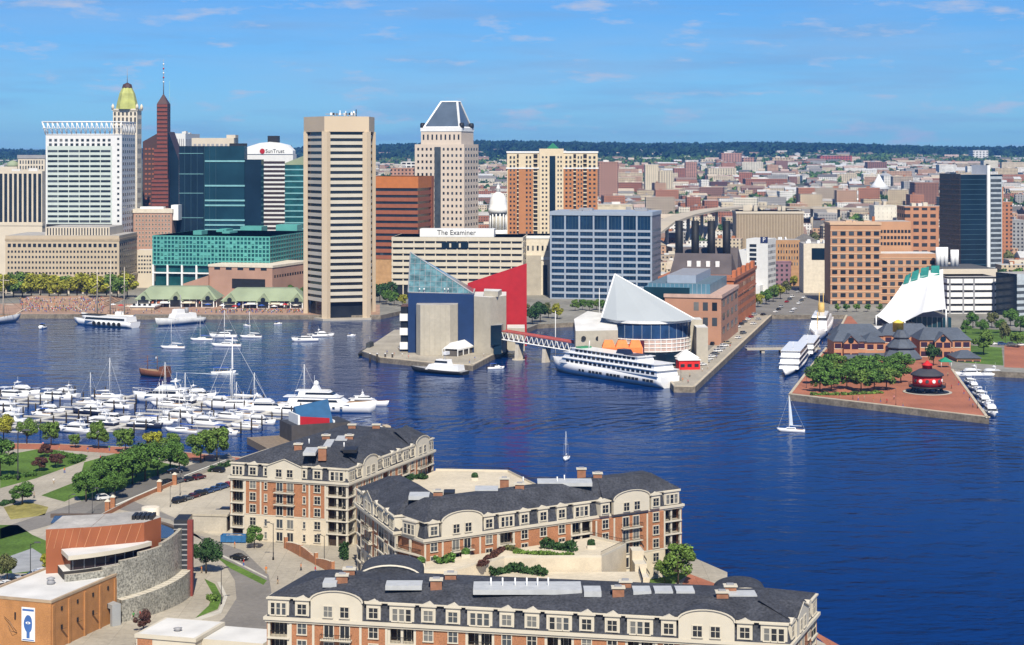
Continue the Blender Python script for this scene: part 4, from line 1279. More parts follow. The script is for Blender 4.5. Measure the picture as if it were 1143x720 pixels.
BLUEA = mat('blue_awning', (.03, .06, .32), .8); REDA = mat('brick_red_awning', (.38, .13, .07), .8); TANA = mat('tan_awning', (.45, .38, .28), .8)
market(150, 243, 1128, 321, 334, 'market hall with green copper roof and red awnings left of the other', (REDA, REDA, TANA, REDA))
market(246, 342, 1120, 323, 336, 'market hall with green copper roof and blue awnings beside the beige tower', (BLUEA, BLUEA, WHITE, TANA))

# ------------------------------------------------------------------ hotel, lighthouse and tent pavilion on the brick pier
HB = mat('hotel_brick', (.48, .23, .125), .85, var=.1, vs=.2, fine=.08, fs=2)
HR = mat('blue_slate', (.085, .10, .125), .7, var=.15, vs=.1, fine=.12, fs=1)
def pier_hotel():
    D0 = 848.0
    X = off2(D0)
    t = thing('pier_hotel', 'red brick hotel with grey hipped roofs and gables on the brick pier', 'hotel', (X(1000), D0, GZ))
    o0 = X(1000)
    lx = lambda p: X(p) - o0
    z = lambda y: zat(y, D0) - GZ
    def gable(x0, x1, y0, y1, he, hr, front=True):
        g = MB(); g.box(x0, x1, y0, y1, 0, he, HB); xm = (x0 + x1) / 2
        g.face([(x0, y0, he), (x1, y0, he), (xm, y0, hr)], HB); g.build('gabled_wing', t)
        g = MB(); g.loft([[(x0 - .5, y0 - .7, he - .3), (xm, y0 - .7, hr + .3), (xm, y0 - .7, hr - .2), (x0 - .5, y0 - .7, he - .8)], [(x0 - .5, y1, he - .3), (xm, y1, hr + .3), (xm, y1, hr - .2), (x0 - .5, y1, he - .8)]], HR)
        g.loft([[(x1 + .5, y0 - .7, he - .3), (xm, y0 - .7, hr + .3), (xm, y0 - .7, hr - .2), (x1 + .5, y0 - .7, he - .8)], [(x1 + .5, y1, he - .3), (xm, y1, hr + .3), (xm, y1, hr - .2), (x1 + .5, y1, he - .8)]], HR); g.build('gabled_roof', t)
        g = MB(); g.tube((xm, y0 - .2, he + .6), (xm, y0 + .1, he + .6), 1.4, NAVYG, 12); g.build('round_window', t)
    def block(x0, x1, y0, y1, he, hr, n=3):
        g = MB(); g.box(x0, x1, y0, y1, 0, he, HB); g.build('wall', t)
        ym = (y0 + y1) / 2
        g = MB(); g.loft([[(x0 - .7, y0 - .7, he), (x1 + .7, y0 - .7, he), (x1 + .7, y1 + .7, he), (x0 - .7, y1 + .7, he)], [(x0 + 4, ym - .2, hr), (x1 - 4, ym - .2, hr), (x1 - 4, ym + .2, hr), (x0 + 4, ym + .2, hr)]], HR); g.build('hipped_roof', t)
        for i in range(n):
            for j in range(2):
                a = x0 + (x1 - x0) * (i + .5) / n
                g = MB(); g.box(a - 1.5, a + 1.5, y0 - .1, y0 + .1, he - 3.4 - j * 4.4, he - 1 - j * 4.4, mat('plum_glass', (.04, .02, .04), .2)); g.box(a - 1.7, a + 1.7, y0 - .16, y0 + .1, he - 3.7 - j * 4.4, he - 3.4 - j * 4.4, CREAM); g.build('window', t)
    block(lx(931), lx(966), 0, 18, z(381), z(370), 4); gable(lx(941), lx(957), -2, 12, z(381), z(373.5))
    block(lx(966), lx(988), 0, 16, z(382), z(373), 2)
    block(lx(1030), lx(1087), 6, 24, z(381), z(369), 6); gable(lx(1046), lx(1064), 4, 16, z(381), z(373))
    block(lx(945), lx(1000), 30, 46, z(382), z(370), 4); block(lx(1000), lx(1060), 32, 48, z(382), z(370), 4)
    for (x, y_, j0) in ((949, -2.05, 0), (1055, 3.95, 0)):
        for j in range(2):
            for k in (-1, 1):
                g = MB(); a = lx(x) + k * 1.9; g.box(a - 1.5, a + 1.5, y_ - .12, y_ + .1, z(381) - 3.4 - j * 4.4, z(381) - 1 - j * 4.4, MATS['plum_glass']); g.build('window', t)
    block(lx(1060), lx(1086), -14, 2, z(396), z(389), 3)
    g = MB(); g.box(lx(938), lx(992), -8, 0, 0, z(404), HB, HR); g.loft([[(lx(938), -9, z(402)), (lx(992), -9, z(402)), (lx(992), 0, z(402)), (lx(938), 0, z(402))], [(lx(942), -1, z(394)), (lx(990), -1, z(394)), (lx(990), 0, z(394)), (lx(942), 0, z(394))]], HR); g.build('lower_arcade', t)
    # pagoda-like roofs of the central tower and its yellow lantern
    cx_, cy_ = lx(1005), -2
    for (w0, w1, y0, y1) in ((23, 15, 399, 389), (17, 8, 387, 377), (10, 4.6, 376, 368)):
        g = MB(); g.lathe([(X(1005 + w0) - X(1005), z(y0)), (X(1005 + w0) - X(1005), z(y0 - 1)), (X(1005 + w1) - X(1005), z(y1))], HR, 8, cx_, cy_, False, a0=R(22.5)); g.build('tiered_roof', t)
        g = MB(); k = (X(1005 + w0) - X(1005)) * .85; g.lathe([(k, z(y0 + 7)), (k, z(y0))], mat('shadow_glass', (.03, .03, .04), .3), 8, cx_, cy_, False, a0=R(22.5)); g.build('tower_glazing', t)
    g = MB(); g.box(lx(975), lx(1035), -9, 7, 0, z(401), HB, HR); g.build('tower_base', t)
    YL = mat('yellow_lantern_paint', (.78, .60, .10), .6)
    g = MB(); g.lathe([(2.6, z(371)), (2.6, z(361)), (2.9, z(360.8)), (1.2, z(358.6)), (.2, z(357.4))], YL, 12, lx(1004), 3); g.build('yellow_lantern', t)
pier_hotel()

def lighthouse():
    q = gp(1035, 438)
    t = thing('screwpile_lighthouse', 'round red screw pile lighthouse on dark legs with lantern room', 'lighthouse', (q.x, q.y, GZ))
    LR = mat('lighthouse_red', (.55, .02, .02), .6, var=.06); sc = q.y / F
    z = lambda y: zat(y, q.y) - GZ
    n = 16
    g = MB(); g.lathe([(16.5 * sc, z(430.5)), (16.5 * sc, z(417.5))], LR, n); g.build('round_house', t)
    g = MB(); g.lathe([(20.5 * sc, z(432)), (20.5 * sc, z(430.5))], DARK, n); g.build('gallery_deck', t)
    g = MB(); g.lathe([(18.6 * sc, z(418.6)), (18 * sc, z(417)), (9 * sc, z(412)), (6 * sc, z(411.5))], mat('lighthouse_roof', (.05, .05, .06), .7), n); g.build('roof', t)
    g = MB(); g.lathe([(5.5 * sc, z(412.5)), (5.5 * sc, z(408)), (6.4 * sc, z(407.6)), (5.6 * sc, z(406.5)), (2 * sc, z(404)), (.4, z(402.5))], LR, 12); g.build('lantern_room', t)
    for i in range(8):
        a = 2 * math.pi * (i + .5) / 8
        g = MB(); g.tube((15 * sc * math.cos(a), 15 * sc * math.sin(a), z(432)), (19 * sc * math.cos(a), 19 * sc * math.sin(a), 0), .3, DARK, 6); g.build('leg', t)
        g = MB(); b_ = 2 * math.pi * (i + 1.5) / 8; g.tube((16 * sc * math.cos(a), 16 * sc * math.sin(a), z(433)), (18.6 * sc * math.cos(b_), 18.6 * sc * math.sin(b_), .4), .12, DARK, 5); g.build('cross_brace', t)
    for i in range(6):
        a = R(-90 + (i - 2.5) * 26); r_ = 16.6 * sc
        g = MB(); g.tube((r_ * .95 * math.cos(a), r_ * .95 * math.sin(a), z(424)), (r_ * 1.015 * math.cos(a), r_ * 1.015 * math.sin(a), z(424)), .75, WHITE if i % 2 else GLASS2, 8); g.build('window', t)
    g = MB()
    for i in range(20):
        a = 2 * math.pi * i / 20; b_ = 2 * math.pi * (i + 1) / 20; r_ = 20.2 * sc
        g.tube((r_ * math.cos(a), r_ * math.sin(a), z(430.5)), (r_ * math.cos(a), r_ * math.sin(a), z(430.5) + 1.1), .06, DARK, 4)
        g.tube((r_ * math.cos(a), r_ * math.sin(a), z(430.5) + 1.1), (r_ * math.cos(b_), r_ * math.sin(b_), z(430.5) + 1.1), .07, DARK, 4)
    g.build('railing', t)
    pb = MB(); pb.lathe([(27 * sc, GZ + .03), (27 * sc, GZ + .3), (26 * sc, GZ + .3)], CONC, 28, q.x, q.y); pb.lathe([(24 * sc, GZ + .32), (.1, GZ + .33)], mat('dark_basin', (.03, .03, .035), .5), 28, q.x, q.y)
    structure(pb.build('round_basin'))
lighthouse()

def tent_pavilion():
    D0 = 1010.0
    X = off2(D0); o0 = X(1015)
    t = thing('concert_pavilion', 'white tensile tent pavilion with ribbed green skylight crest', 'pavilion', (o0, D0, GZ))
    lx = lambda p: X(p) - o0
    z = lambda y: zat(y, D0) - GZ
    TW = mat('tent_fabric', (.78, .78, .76), .6, var=.03)
    # membrane: ridges at several masts falling to the left and the front
    def surf(u, v):
        # u 0 left edge .. 1 right edge, v 0 front lower edge .. 1 rear crest
        top = [(1010, 313), (1018, 308), (1028, 304), (1040, 301), (1052, 300.5)]
        bot = [(978, 352), (993, 361), (1010, 359), (1030, 349), (1056, 345)]
        k = u * 4; i = min(3, int(k)); f_ = k - i
        tx = top[i][0] + (top[i + 1][0] - top[i][0]) * f_; ty = top[i][1] + (top[i + 1][1] - top[i][1]) * f_
        bx = bot[i][0] + (bot[i + 1][0] - bot[i][0]) * f_; by = bot[i][1] + (bot[i + 1][1] - bot[i][1]) * f_
        px_ = bx + (tx - bx) * v; py_ = by + (ty - by) * (v ** 1.25)
        dy = 60 * v
        return (at(px_, D0 - 20 + dy) - o0, dy - 20, zat(py_, D0 - 20 + dy) - GZ + abs(math.sin(u * 4 * math.pi)) * -1.6 * v * (1.05 - v) * 3)
    N, M_ = 32, 12
    g = MB(); i0 = len(g.v)
    for j in range(M_):
        for i in range(N):
            g.face([surf(i / N, j / M_), surf((i + 1) / N, j / M_), surf((i + 1) / N, (j + 1) / M_), surf(i / N, (j + 1) / M_)], TW, True)
    me = g.mesh('membrane'); bm_ = bmesh.new(); bm_.from_mesh(me); bmesh.ops.remove_doubles(bm_, verts=bm_.verts, dist=.01); bm_.to_mesh(me); bm_.free()
    obj('membrane', me, t)
    # green skylight ribs on the crest
    GS = mat('green_skylight', (.03, .20, .17), .3, .5, var=.2)
    for k in range(4):
        u0 = .02 + k * .24; u1 = u0 + .19
        a = Vector(surf(u0, .9)); b_ = Vector(surf(u1, .9)); c = Vector(surf(u1, 1)); d = Vector(surf(u0, 1))
        g = MB(); up = Vector((0, 0, 2.4)); 
        g.loft([[a, b_, c, d], [a + up * .4 + (c - a) * .1, b_ + up * .4, c + up, d + up]], GS); g.build('skylight', t)
    for (p, y) in ((1056, 345), (1052, 300.5), (1010, 359), (980, 352)):
        u = {1056: 1.0, 1052: 1.0, 1010: .5, 980: 0.0}[p]
        e = Vector(surf(u, 1.0 if p == 1052 else 0.0))
        g = MB(); g.tube((e.x, e.y, 0), e, .4, WHITE, 6); g.build('mast', t)
    g = MB(); g.prism([(lx(1012), -10), (lx(1055), -14), (lx(1055), 30), (lx(1010), 30)], 0, z(352), NAVYG2, DARK); g.build('glass_screen', t)
    for i in range(8):
        x = lx(1013 + i * 5.4); g = MB(); g.tube((x, -10.4 - i * .55, 0), (x, -10.4 - i * .55, z(351)), .18, GREYM, 4); g.build('screen_mullion', t)
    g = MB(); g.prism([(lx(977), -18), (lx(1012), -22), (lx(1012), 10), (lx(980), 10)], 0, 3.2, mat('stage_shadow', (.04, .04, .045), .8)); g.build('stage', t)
    g = MB(); g.box(lx(950), lx(990), -42, -30, 0, 2.6, ROOFW); g.build('service_shed', t)
    g = MB(); g.tube((lx(1006), -19.5, z(357)), (lx(1006), -20.1, z(357)), .9, DARK, 10); g.build('round_vent', t)
tent_pavilion()

# low bridge across the inlet
def low_bridge():
    a = gp(834, 390, 2.0); c = gp(916, 389, 2.0)
    d = c - a; an = math.atan2(d.y, d.x); Ln = d.length
    t = thing('low_bridge', 'low grey footbridge crossing the narrow inlet left of the brick pier', 'bridge', (a.x, a.y, 0), an)
    g = MB(); g.box(0, Ln, 0, 5, 1.5, 2.3, CONC); g.build('deck', t)
    for i in range(3):
        g = MB(); x = Ln * (.22 + .26 * i); g.box(x - .8, x + .8, .5, 4.5, -1.5, 1.5, CONC); g.build('bridge_pier', t)
    for y in (.1, 4.9):
        g = MB(); g.tube((0, y, 3.3), (Ln, y, 3.3), .08, GREYM, 4)
        for i in range(24):
            g.tube((Ln * i / 23, y, 2.3), (Ln * i / 23, y, 3.3), .06, GREYM, 4)
        g.build('railing', t)
low_bridge()

# small retail shed, white umbrella and green booth near the lighthouse
for (x, y, w, m, lab) in ((1055, 410, 5, mat('green_canvas', (.02, .25, .14), .7), 'small green canopy booth right of the lighthouse roof'), (935, 385, 5, WHITE, 'small white canopy tent at the hotel corner by the promenade')):
    q = gp(x, y)
    t = thing('canopy_booth', lab, 'kiosk', q)
    g = MB(); g.lathe([(w * .72, 2.6), (w * .72, 2.9), (.2, 4.6)], m, 4, 0, 0, False, a0=R(45)); g.build('canopy', t)
    for sx in (-1, 1):
        for sy in (-1, 1):
            g = MB(); g.tube((sx * w * .46, sy * w * .46, 0), (sx * w * .46, sy * w * .46, 2.7), .1, WHITE, 5); g.build('post', t)
# ------------------------------------------------------------------ brick residences on the south shore
STONE = mat('warm_limestone', (0.60, 0.52, 0.39), 0.85, var=.08, vs=.4, fine=.06, fs=3)
TRIM = mat('cream_trim', (0.57, 0.52, 0.42), 0.7, var=.05)
RBRICK = mat('residence_brick', (0.37, 0.165, 0.082), 0.88, var=.13, vs=.5, fine=.2, fs=4)
RECESS = mat('shaded_recess_wall', (0.05, 0.032, 0.022), 0.9, var=.2)  # near black, the shade inside the recesses is put into this colour
IRON = mat('black_iron', (0.02, 0.02, 0.02), 0.5)
COPING = mat('terrace_paving', (0.56, 0.49, 0.37), 0.85, var=.1, vs=.15, fine=.08, fs=1)

def poly_inset(p, t):
    n = len(p); out = []
    for i in range(n):
        a = Vector(p[i - 1]); b = Vector(p[i]); c = Vector(p[(i + 1) % n])
        d1 = (b - a).normalized(); d2 = (c - b).normalized()
        n1 = Vector((-d1.y, d1.x)); n2 = Vector((-d2.y, d2.x))
        m = (n1 + n2); k = m.dot(n1)
        out.append(tuple(b + m * (t / k)))
    return out

RZ = dict(base=0.0, stone=6.4, cor=16.0, eave=19.2, ridge=22.9)
def wmesh(w, h, glass, panes=2):
    key = ('rw', round(w, 2), round(h, 2), glass.name, panes)
    if key not in WCACHE:
        b = MB(); t = .16
        b.box(-w / 2, w / 2, -.05, .12, 0, h, glass)
        b.box(-w / 2 - t, w / 2 + t, -.14, .1, h, h + t * 1.2, TRIM); b.box(-w / 2 - t * 1.3, w / 2 + t * 1.3, -.24, .1, -t * 1.2, 0, TRIM)
        b.box(-w / 2 - t, -w / 2, -.12, .1, 0, h, TRIM); b.box(w / 2, w / 2 + t, -.12, .1, 0, h, TRIM)
        for i in range(1, panes):
            x = -w / 2 + w * i / panes
            b.box(x - .05, x + .05, -.09, .1, 0, h, TRIM)
        if h < 2.1:
            b.box(-w / 2, w / 2, -.085, .1, h * .56 - .04, h * .56 + .04, TRIM)
        WCACHE[key] = b.mesh('window')
    return WCACHE[key]
WCACHE = {}
def shared(key, fn):
    if key not in WCACHE:
        WCACHE[key] = fn()
    return WCACHE[key]

def bmesh_door(bw):
    b = MB(); b.box(-bw / 2, bw / 2, -.05, .1, 0, 2.2, GLASS)
    for x in (-bw / 2, -bw / 6, bw / 6, bw / 2):
        b.box(x - .05, x + .05, -.1, .05, 0, 2.2, TRIM)
    return b.mesh('window')

class Resid:
    def __init__(s, name, label, p0):
        s.o = Vector((p0[0], p0[1], GZ))
        s.root = thing(name, label, 'apartment building', s.o)
    def loc(s, pts):
        return [(x - s.o.x, y - s.o.y) for x, y in pts]
    def wing(s, quad, dz=0.0, ridge=6.3, core=1.9, recessed=(0, 1), flat=True, sides=None):
        """quad: world corners, counter-clockwise; facades (edges in `recessed`) are built forward of the core"""
        q = s.loc(quad)
        n = len(q)
        # core: moved inwards on facade edges only
        def inset_edges(t):
            out = []
            for i in range(n):
                a = Vector(q[i - 1]); b = Vector(q[i]); c = Vector(q[(i + 1) % n])
                d1 = (b - a).normalized(); d2 = (c - b).normalized()
                n1 = Vector((-d1.y, d1.x)); n2 = Vector((-d2.y, d2.x))
                t1 = t if (i - 1) % n in recessed else 0.0
                t2 = t if i in recessed else 0.0
                det = n1.x * n2.y - n1.y * n2.x
                px_ = (t1 * n2.y - t2 * n1.y) / det; py_ = (n1.x * t2 - n2.x * t1) / det
                out.append((b.x + px_, b.y + py_))
            return out
        c = inset_edges(core)
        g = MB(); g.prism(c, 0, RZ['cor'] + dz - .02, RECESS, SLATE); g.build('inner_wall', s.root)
        g = MB()
        for i in range(n):
            if i in recessed:
                continue
            a = Vector(q[i]); b = Vector(q[(i + 1) % n]); d = (b - a).normalized(); m = Vector((d.y, -d.x)) * .12
            a2 = a; b2 = b
            g.prism([tuple(a2), tuple(a2 + m), tuple(b2 + m), tuple(b2)], 0, RZ['stone'], STONE); g.prism([tuple(a2), tuple(a2 + m), tuple(b2 + m), tuple(b2)], RZ['stone'], RZ['cor'] - .03, RBRICK)
        if g.v:
            g.build('rear_wall', s.root)
        z0, z1, z2 = RZ['cor'] + dz, RZ['eave'] + dz, RZ['ridge'] + dz
        o = poly_inset(q, -.1); e = poly_inset(q, .75); e2 = poly_inset(q, .1); r = poly_inset(q, ridge)
        g = MB()
        g.loft([[(x, y, z0) for x, y in o], [(x, y, z1) for x, y in e]], SLATE, cap0=False, cap1=False)
        g.loft([[(x, y, z1 + .28) for x, y in e2], [(x, y, z2) for x, y in r]], SLATE, cap0=False, cap1=False)
        g.poly([(x, y, z2) for x, y in r], SLATE)
        g.build('mansard_roof', s.root)
        g = MB(); g.prism(e2, z1, z1 + .27, TRIM, bot=True); g.build('eave_trim', s.root)
        g = MB(); g.prism(poly_inset(q, -.55), z0 - .55, z0 - .01, TRIM, bot=True); g.prism(poly_inset(q, -.3), z0 - .95, z0 - .56, TRIM, bot=True); g.build('cornice', s.root)
        s.rz = z2
        return s
    def facade(s, p, q, bays, floors=(0, 1, 2, 3, 4), dz=0.0, glass=None, stone_to=None):
        p = Vector((p[0], p[1], 0)); q = Vector((q[0], q[1], 0)); d = q - p; Ln = d.length
        rz = math.atan2(d.y, d.x); base = p - Vector((s.o.x, s.o.y, 0)); u = d.normalized(); inn = Vector((-u.y, u.x, 0))
        tot = sum(w for _, w in bays); x = 0.0
        FZ = [0.0, 3.2, 6.4, 9.4, 12.4]
        st = RZ['stone'] if stone_to is None else stone_to
        def at_(x_, y_, z_): return base + u * x_ + inn * y_ + Vector((0, 0, z_))
        def put(name, me, x_, y_, z_): return obj(name, me, s.root, at_(x_, y_, z_), rz)
        def build(name, g): return g.build(name, s.root, base, rz)
        gl = glass or (GLASS, GLASS, GLASS, GLASS2, GLASS3)
        for kind, w in bays:
            w = w * Ln / tot; c = x + w / 2; k0 = kind.split('/')[0]; opt = kind.split('/')[1:]
            x1 = x + w
            if k0 == 'b':
                g = MB()
                g.box(x, x + .45, .05, .55, 0, RZ['cor'] - .9, TRIM); g.box(x1 - .45, x1, .05, .55, 0, RZ['cor'] - .9, TRIM)
                if w > 4.6:
                    g.box(c - .22, c + .22, .1, .5, 0, RZ['cor'] - .9, TRIM)
                build('balcony_column', g)
                for f in floors:
                    z = FZ[f]
                    if f == 0:
                        continue
                    g = MB(); g.box(x + .02, x1 - .02, -.25, 1.88, z - .3, z, TRIM)
                    r = g
                    r.box(x + .45, x1 - .45, .08, .14, z + 1.0, z + 1.08, IRON)
                    n = max(4, int(w / .28))
                    for i in range(n):
                        a = x + .45 + (w - .9) * i / (n - 1); r.box(a - .025, a + .025, .09, .13, z, z + 1.0, IRON)
                    build('balcony', g)
                    bw = round(min(2.6, w * .62), 1); put('window', shared(('bd', bw), lambda: bmesh_door(bw)), c, 1.86, z + .1)
                for i, f in enumerate((0,)):
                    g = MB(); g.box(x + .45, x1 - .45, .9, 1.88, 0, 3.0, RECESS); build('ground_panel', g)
            else:
                g = MB(); g.box(x, x1, 0, 1.9, 0, st, STONE); g.box(x, x1, -.06, 1.9, st, st + .3, TRIM); 
                g.box(x, x1, 0, 1.9, st + .3, RZ['cor'] - .9, RBRICK); build('wall', g)
                g = MB()
                for a in ((x, x + .42), (x1 - .42, x1)) if 'q' in opt else ():
                    g.box(a[0], a[1], -.1, .05, st + .3, RZ['cor'] - .9, TRIM)
                if g.v:
                    build('quoin', g)
                for f in floors:
                    z = FZ[f] + .75
                    if k0 == 'w':
                        put('window', wmesh(1.55, 1.85, rnd.choice(gl)), c, 0, z)
                    elif k0 == 'n':
                        put('window', wmesh(.6, 1.6, rnd.choice(gl), 1), c, 0, z)
                    elif k0 == 'ww':
                        for e in (-1, 1):
                            put('window', wmesh(1.6, 2.1, rnd.choice(gl), 2), c + e * 1.45, 0, z - .3)
                        if f in (3, 4):
                            g = MB(); g.box(c - 2.8, c + 2.8, -1.0, 0, z - .75, z - .55, TRIM)
                            g.box(c - 2.8, c + 2.8, -1.0, -.94, z + .3, z + .38, IRON)
                            for i in range(19):
                                a = c - 2.8 + 5.6 * i / 18; g.box(a - .025, a + .025, -.99, -.95, z - .55, z + .3, IRON)
                            for e in (-2.75, 2.72):
                                g.box(c + e, c + e + .04, -1, 0, z + .3, z + .36, IRON)
                            build('balcony', g)
                # stone lintel bands
            # mansard storey
            z0 = RZ['cor'] + dz; z1 = RZ['eave'] + dz
            def dormer(cc, ww, panes, proj=0.0, ped=True):
                g = MB(); g.box(cc - ww / 2 - .4, cc + ww / 2 + .4, -.02 - proj, 2.6, z0 - .0, z1 - .15, TRIM)
                g.box(cc - ww / 2 - .65, cc + ww / 2 + .65, -.3 - proj, 2.8, z1 - .15, z1 + .12, TRIM)
                if ped:
                    g.loft([[(cc - ww / 2 - .6, -.25 - proj, z1 + .12), (cc, -.25 - proj, z1 + .62), (cc + ww / 2 + .6, -.25 - proj, z1 + .12)], [(cc - ww / 2 - .6, 3.2, z1 + .12), (cc, 3.2, z1 + .62), (cc + ww / 2 + .6, 3.2, z1 + .12)]], TRIM)
                o = build('dormer', g)
                if ww > 2.4:
                    n = 3
                    wq = ww / n
                    for i in range(n):
                        w_ = obj('window', wmesh(wq - .34, 2.05, rnd.choice(gl), 1), o, (cc - ww / 2 + wq * (i + .5), -.02 - proj, z0 + .35))
                else:
                    w_ = obj('window', wmesh(ww * .9, 1.75, rnd.choice(gl), panes), o, (cc, -.02 - proj, z0 + .6))
            if 'arch' in opt or 'tri' in opt:
                hw = w / 2 + .6; g = MB(); rise = 1.9 if 'arch' in opt else 1.7
                top = [(c + hw * math.cos(math.pi * (1 - i / 12.0)), z1 - .1 + rise * math.sin(math.pi * i / 12.0)) for i in range(13)] if 'arch' in opt else [(c - hw, z1 - .1), (c, z1 + rise), (c + hw, z1 - .1)]
                prof = [(c - hw, z0), *top, (c + hw, z0)]
                g.loft([[(a, -.35, z) for a, z in prof], [(a, .5, z) for a, z in prof]], TRIM)
                o = build('gable', g)
                for e in (-1.5, 1.5):
                    obj('window', wmesh(1.5, 1.8, rnd.choice(gl), 2), o, (c + e, -.36, z0 + .5))
                g = MB(); big = [(c + (a - c) * 1.05, z + .16) for a, z in top]
                for (a, za), (b_, zb) in zip(big[:-1], big[1:]):
                    g.face([(a, -.5, za), (b_, -.5, zb), (b_, 6.0, zb), (a, 6.0, za)], SLATE, True)
                build('gable_roof', g)
                g = MB(); zr = RZ['ridge'] + dz + .12; za = z1 + .42; hq = hw + 2.6
                g.face([(c - hq, .25, za), (c + hq, .25, za), (c, 5.6, zr)], SLATE); g.face([(c + hq, .25, za), (c + hq * .6, 6.4, zr), (c, 5.6, zr)], SLATE); g.face([(c - hq * .6, 6.4, zr), (c - hq, .25, za), (c, 5.6, zr)], SLATE)
                build('roof_hip', g)
                g = MB()
                for (a, za), (b_, zb), (a2, za2), (b2, zb2) in zip(top[:-1], top[1:], big[:-1], big[1:]):
                    g.loft([[(a, -.6, za), (b_, -.6, zb), (b2, -.6, zb2), (a2, -.6, za2)], [(a, -.36, za), (b_, -.36, zb), (b2, -.36, zb2), (a2, -.36, za2)]], TRIM)
                build('gable_trim', g)
            elif k0 == 'b':
                dormer(c, min(w * .75, 3.6), 3, .0, False)
            elif k0 == 'n':
                dormer(c, .7, 1, 0, False)
            elif k0 == 'ww':
                dormer(c - 1.5, 1.7, 2); dormer(c + 1.5, 1.7, 2)
            else:
                dormer(c, 1.75, 2)
            x = x1
        return s
    def chimney(s, px_, py_, z=None, w=1.0):
        z = (s.rz if z is None else z) + GZ
        p = gp(px_, py_, z) - s.o
        g = MB(); g.box(p.x - w, p.x + w, p.y - .7, p.y + .7, p.z - 2.2, p.z + .8, mat('chimney_brick', (.30, .14, .08), .9, var=.2, vs=1)); o = g.build('chimney', s.root)
        g = MB(); g.box(p.x - w - .2, p.x + w + .2, p.y - .9, p.y + .9, p.z + .9, p.z + 1.15, TRIM); g.box(p.x - w * .6, p.x + w * .6, p.y - .4, p.y + .4, p.z + 1.15, p.z + 1.4, GREYM); g.build('chimney_cap', o)
    def roofbox(s, name, px0, py0, px1, py1, m, h=.2, z=None):
        """a low slab on the flat roof between two photo points"""
        z = (s.rz if z is None else z) + GZ
        a = gp(px0, py0, z) - s.o; b = gp(px1, py1, z) - s.o
        g = MB(); g.box(min(a.x, b.x), max(a.x, b.x), min(a.y, b.y), max(a.y, b.y), a.z - .6, a.z + h, m); g.build(name, s.root)
    def vent(s, px_, py_, h=1.2):
        p = gp(px_, py_, s.rz + GZ) - s.o
        g = MB(); g.tube((p.x, p.y, p.z - .5), (p.x, p.y, p.z + h), .14, WHITE, 6); g.build('vent_pipe', s.root)
SKYL = mat('white_skylight', (.46, .47, .47), .5, var=.1, vs=.6)

# first residence (left, rear)
A, B, E, Fq = (-71, 452), (-40.5, 442), (-21.5, 491), (-51, 502)
r1 = Resid('brick_residence', 'brick and cream residence with slate mansard at left, beside the parking lot', A)
r1.wing([A, B, E, Fq], recessed=(0, 1), ridge=9.0)
r1.facade(A, B, [('b', 3.6), ('w/q', 4.4), ('n', 2.2), ('ww/tri', 7.6), ('n', 2.2), ('w/q', 4.4), ('b', 5.4)])
r1.facade(B, E, [('b', 4.0), ('w/q', 4.2), ('ww/arch', 7), ('w/q', 4), ('b', 4.4), ('w', 3.6), ('w', 3.6), ('b', 4.2), ('w/q', 3.8), ('ww/arch', 7.4), ('b', 4.2)])
for c in ((333, 500), (360, 504), (364, 490), (390, 490), (393, 478), (420, 478)):
    r1.chimney(*c)
r1.roofbox('skylight', 338, 506, 356, 500, SKYL); r1.roofbox('skylight', 360, 499, 374, 491, SKYL); r1.roofbox('roof_hatch', 383, 503, 400, 499, DARK); r1.roofbox('skylight', 374, 492, 390, 487, SKYL)
r1.vent(384, 499); r1.vent(345, 495)

# second residence (middle): left wing and long front
P0, P1 = (-36, 416), (-24.5, 383.5)
r2 = Resid('brick_residence', 'brick and cream residence in the middle, with arched gables facing a planted terrace', P1)
d = Vector((18 + 18.5, 402 - 378, 0)).normalized(); nn = Vector((-d.y, d.x, 0))
F0, F1, F2, F3 = Vector((-18.5, 377.5, 0)), Vector((18, 401.5, 0)), Vector((34.5, 412.5, 0)), Vector((39.3, 415.7, 0))
bk = 13.5
lw = [(-36, 416), (-25.2, 384.5), (-12, 392), (-22, 421)]
r2.wing(lw, dz=.12, recessed=(0, 1), ridge=6.0)
front = [tuple(F0.xy), tuple(F3.xy), tuple((F3 + nn * bk).xy), tuple((F0 + nn * bk).xy)]
r2.wing(front, recessed=(0,), ridge=5.0)
r2.facade((-36, 416), (-25.2, 384.5), [('b', 3.4), ('w/q', 4), ('ww/tri', 7.5), ('w', 3.5), ('b', 5), ('w/q', 4), ('b', 4.5)], dz=.12)
r2.facade((-25.2, 384.5), tuple(F0.xy), [('b', 9)], dz=0)
r2.facade(tuple(F0.xy), tuple(F1.xy), [('w/q', 4), ('ww/arch', 7.6), ('w/q', 4.2), ('b', 3.6), ('w', 4.2), ('w', 4.2), ('w', 4.2), ('b', 5)], floors=(2, 3, 4))
off = -nn * 1.2
G0, G1 = F1 + off, F2 + off
r2.facade(tuple(G0.xy), tuple(G1.xy), [('w/q', 4.6), ('ww/arch', 7.6), ('w/q', 4.6)])
r2.facade(tuple(F2.xy), tuple(F3.xy), [('b', 4.4)])
for c in ((489, 553), (563, 539), (580, 545), (649, 528), (667, 533)):
    r2.chimney(*c)
r2.roofbox('skylight', 456, 555, 480, 550, SKYL); r2.roofbox('white_roof_panel', 600, 540, 660, 535, SKYL); r2.roofbox('skylight', 530, 548, 556, 543, SKYL); r2.roofbox('roof_hatch', 495, 551, 508, 547, DARK)
for c in ((622, 538), (630, 536), (584, 538)):
    r2.vent(*c)

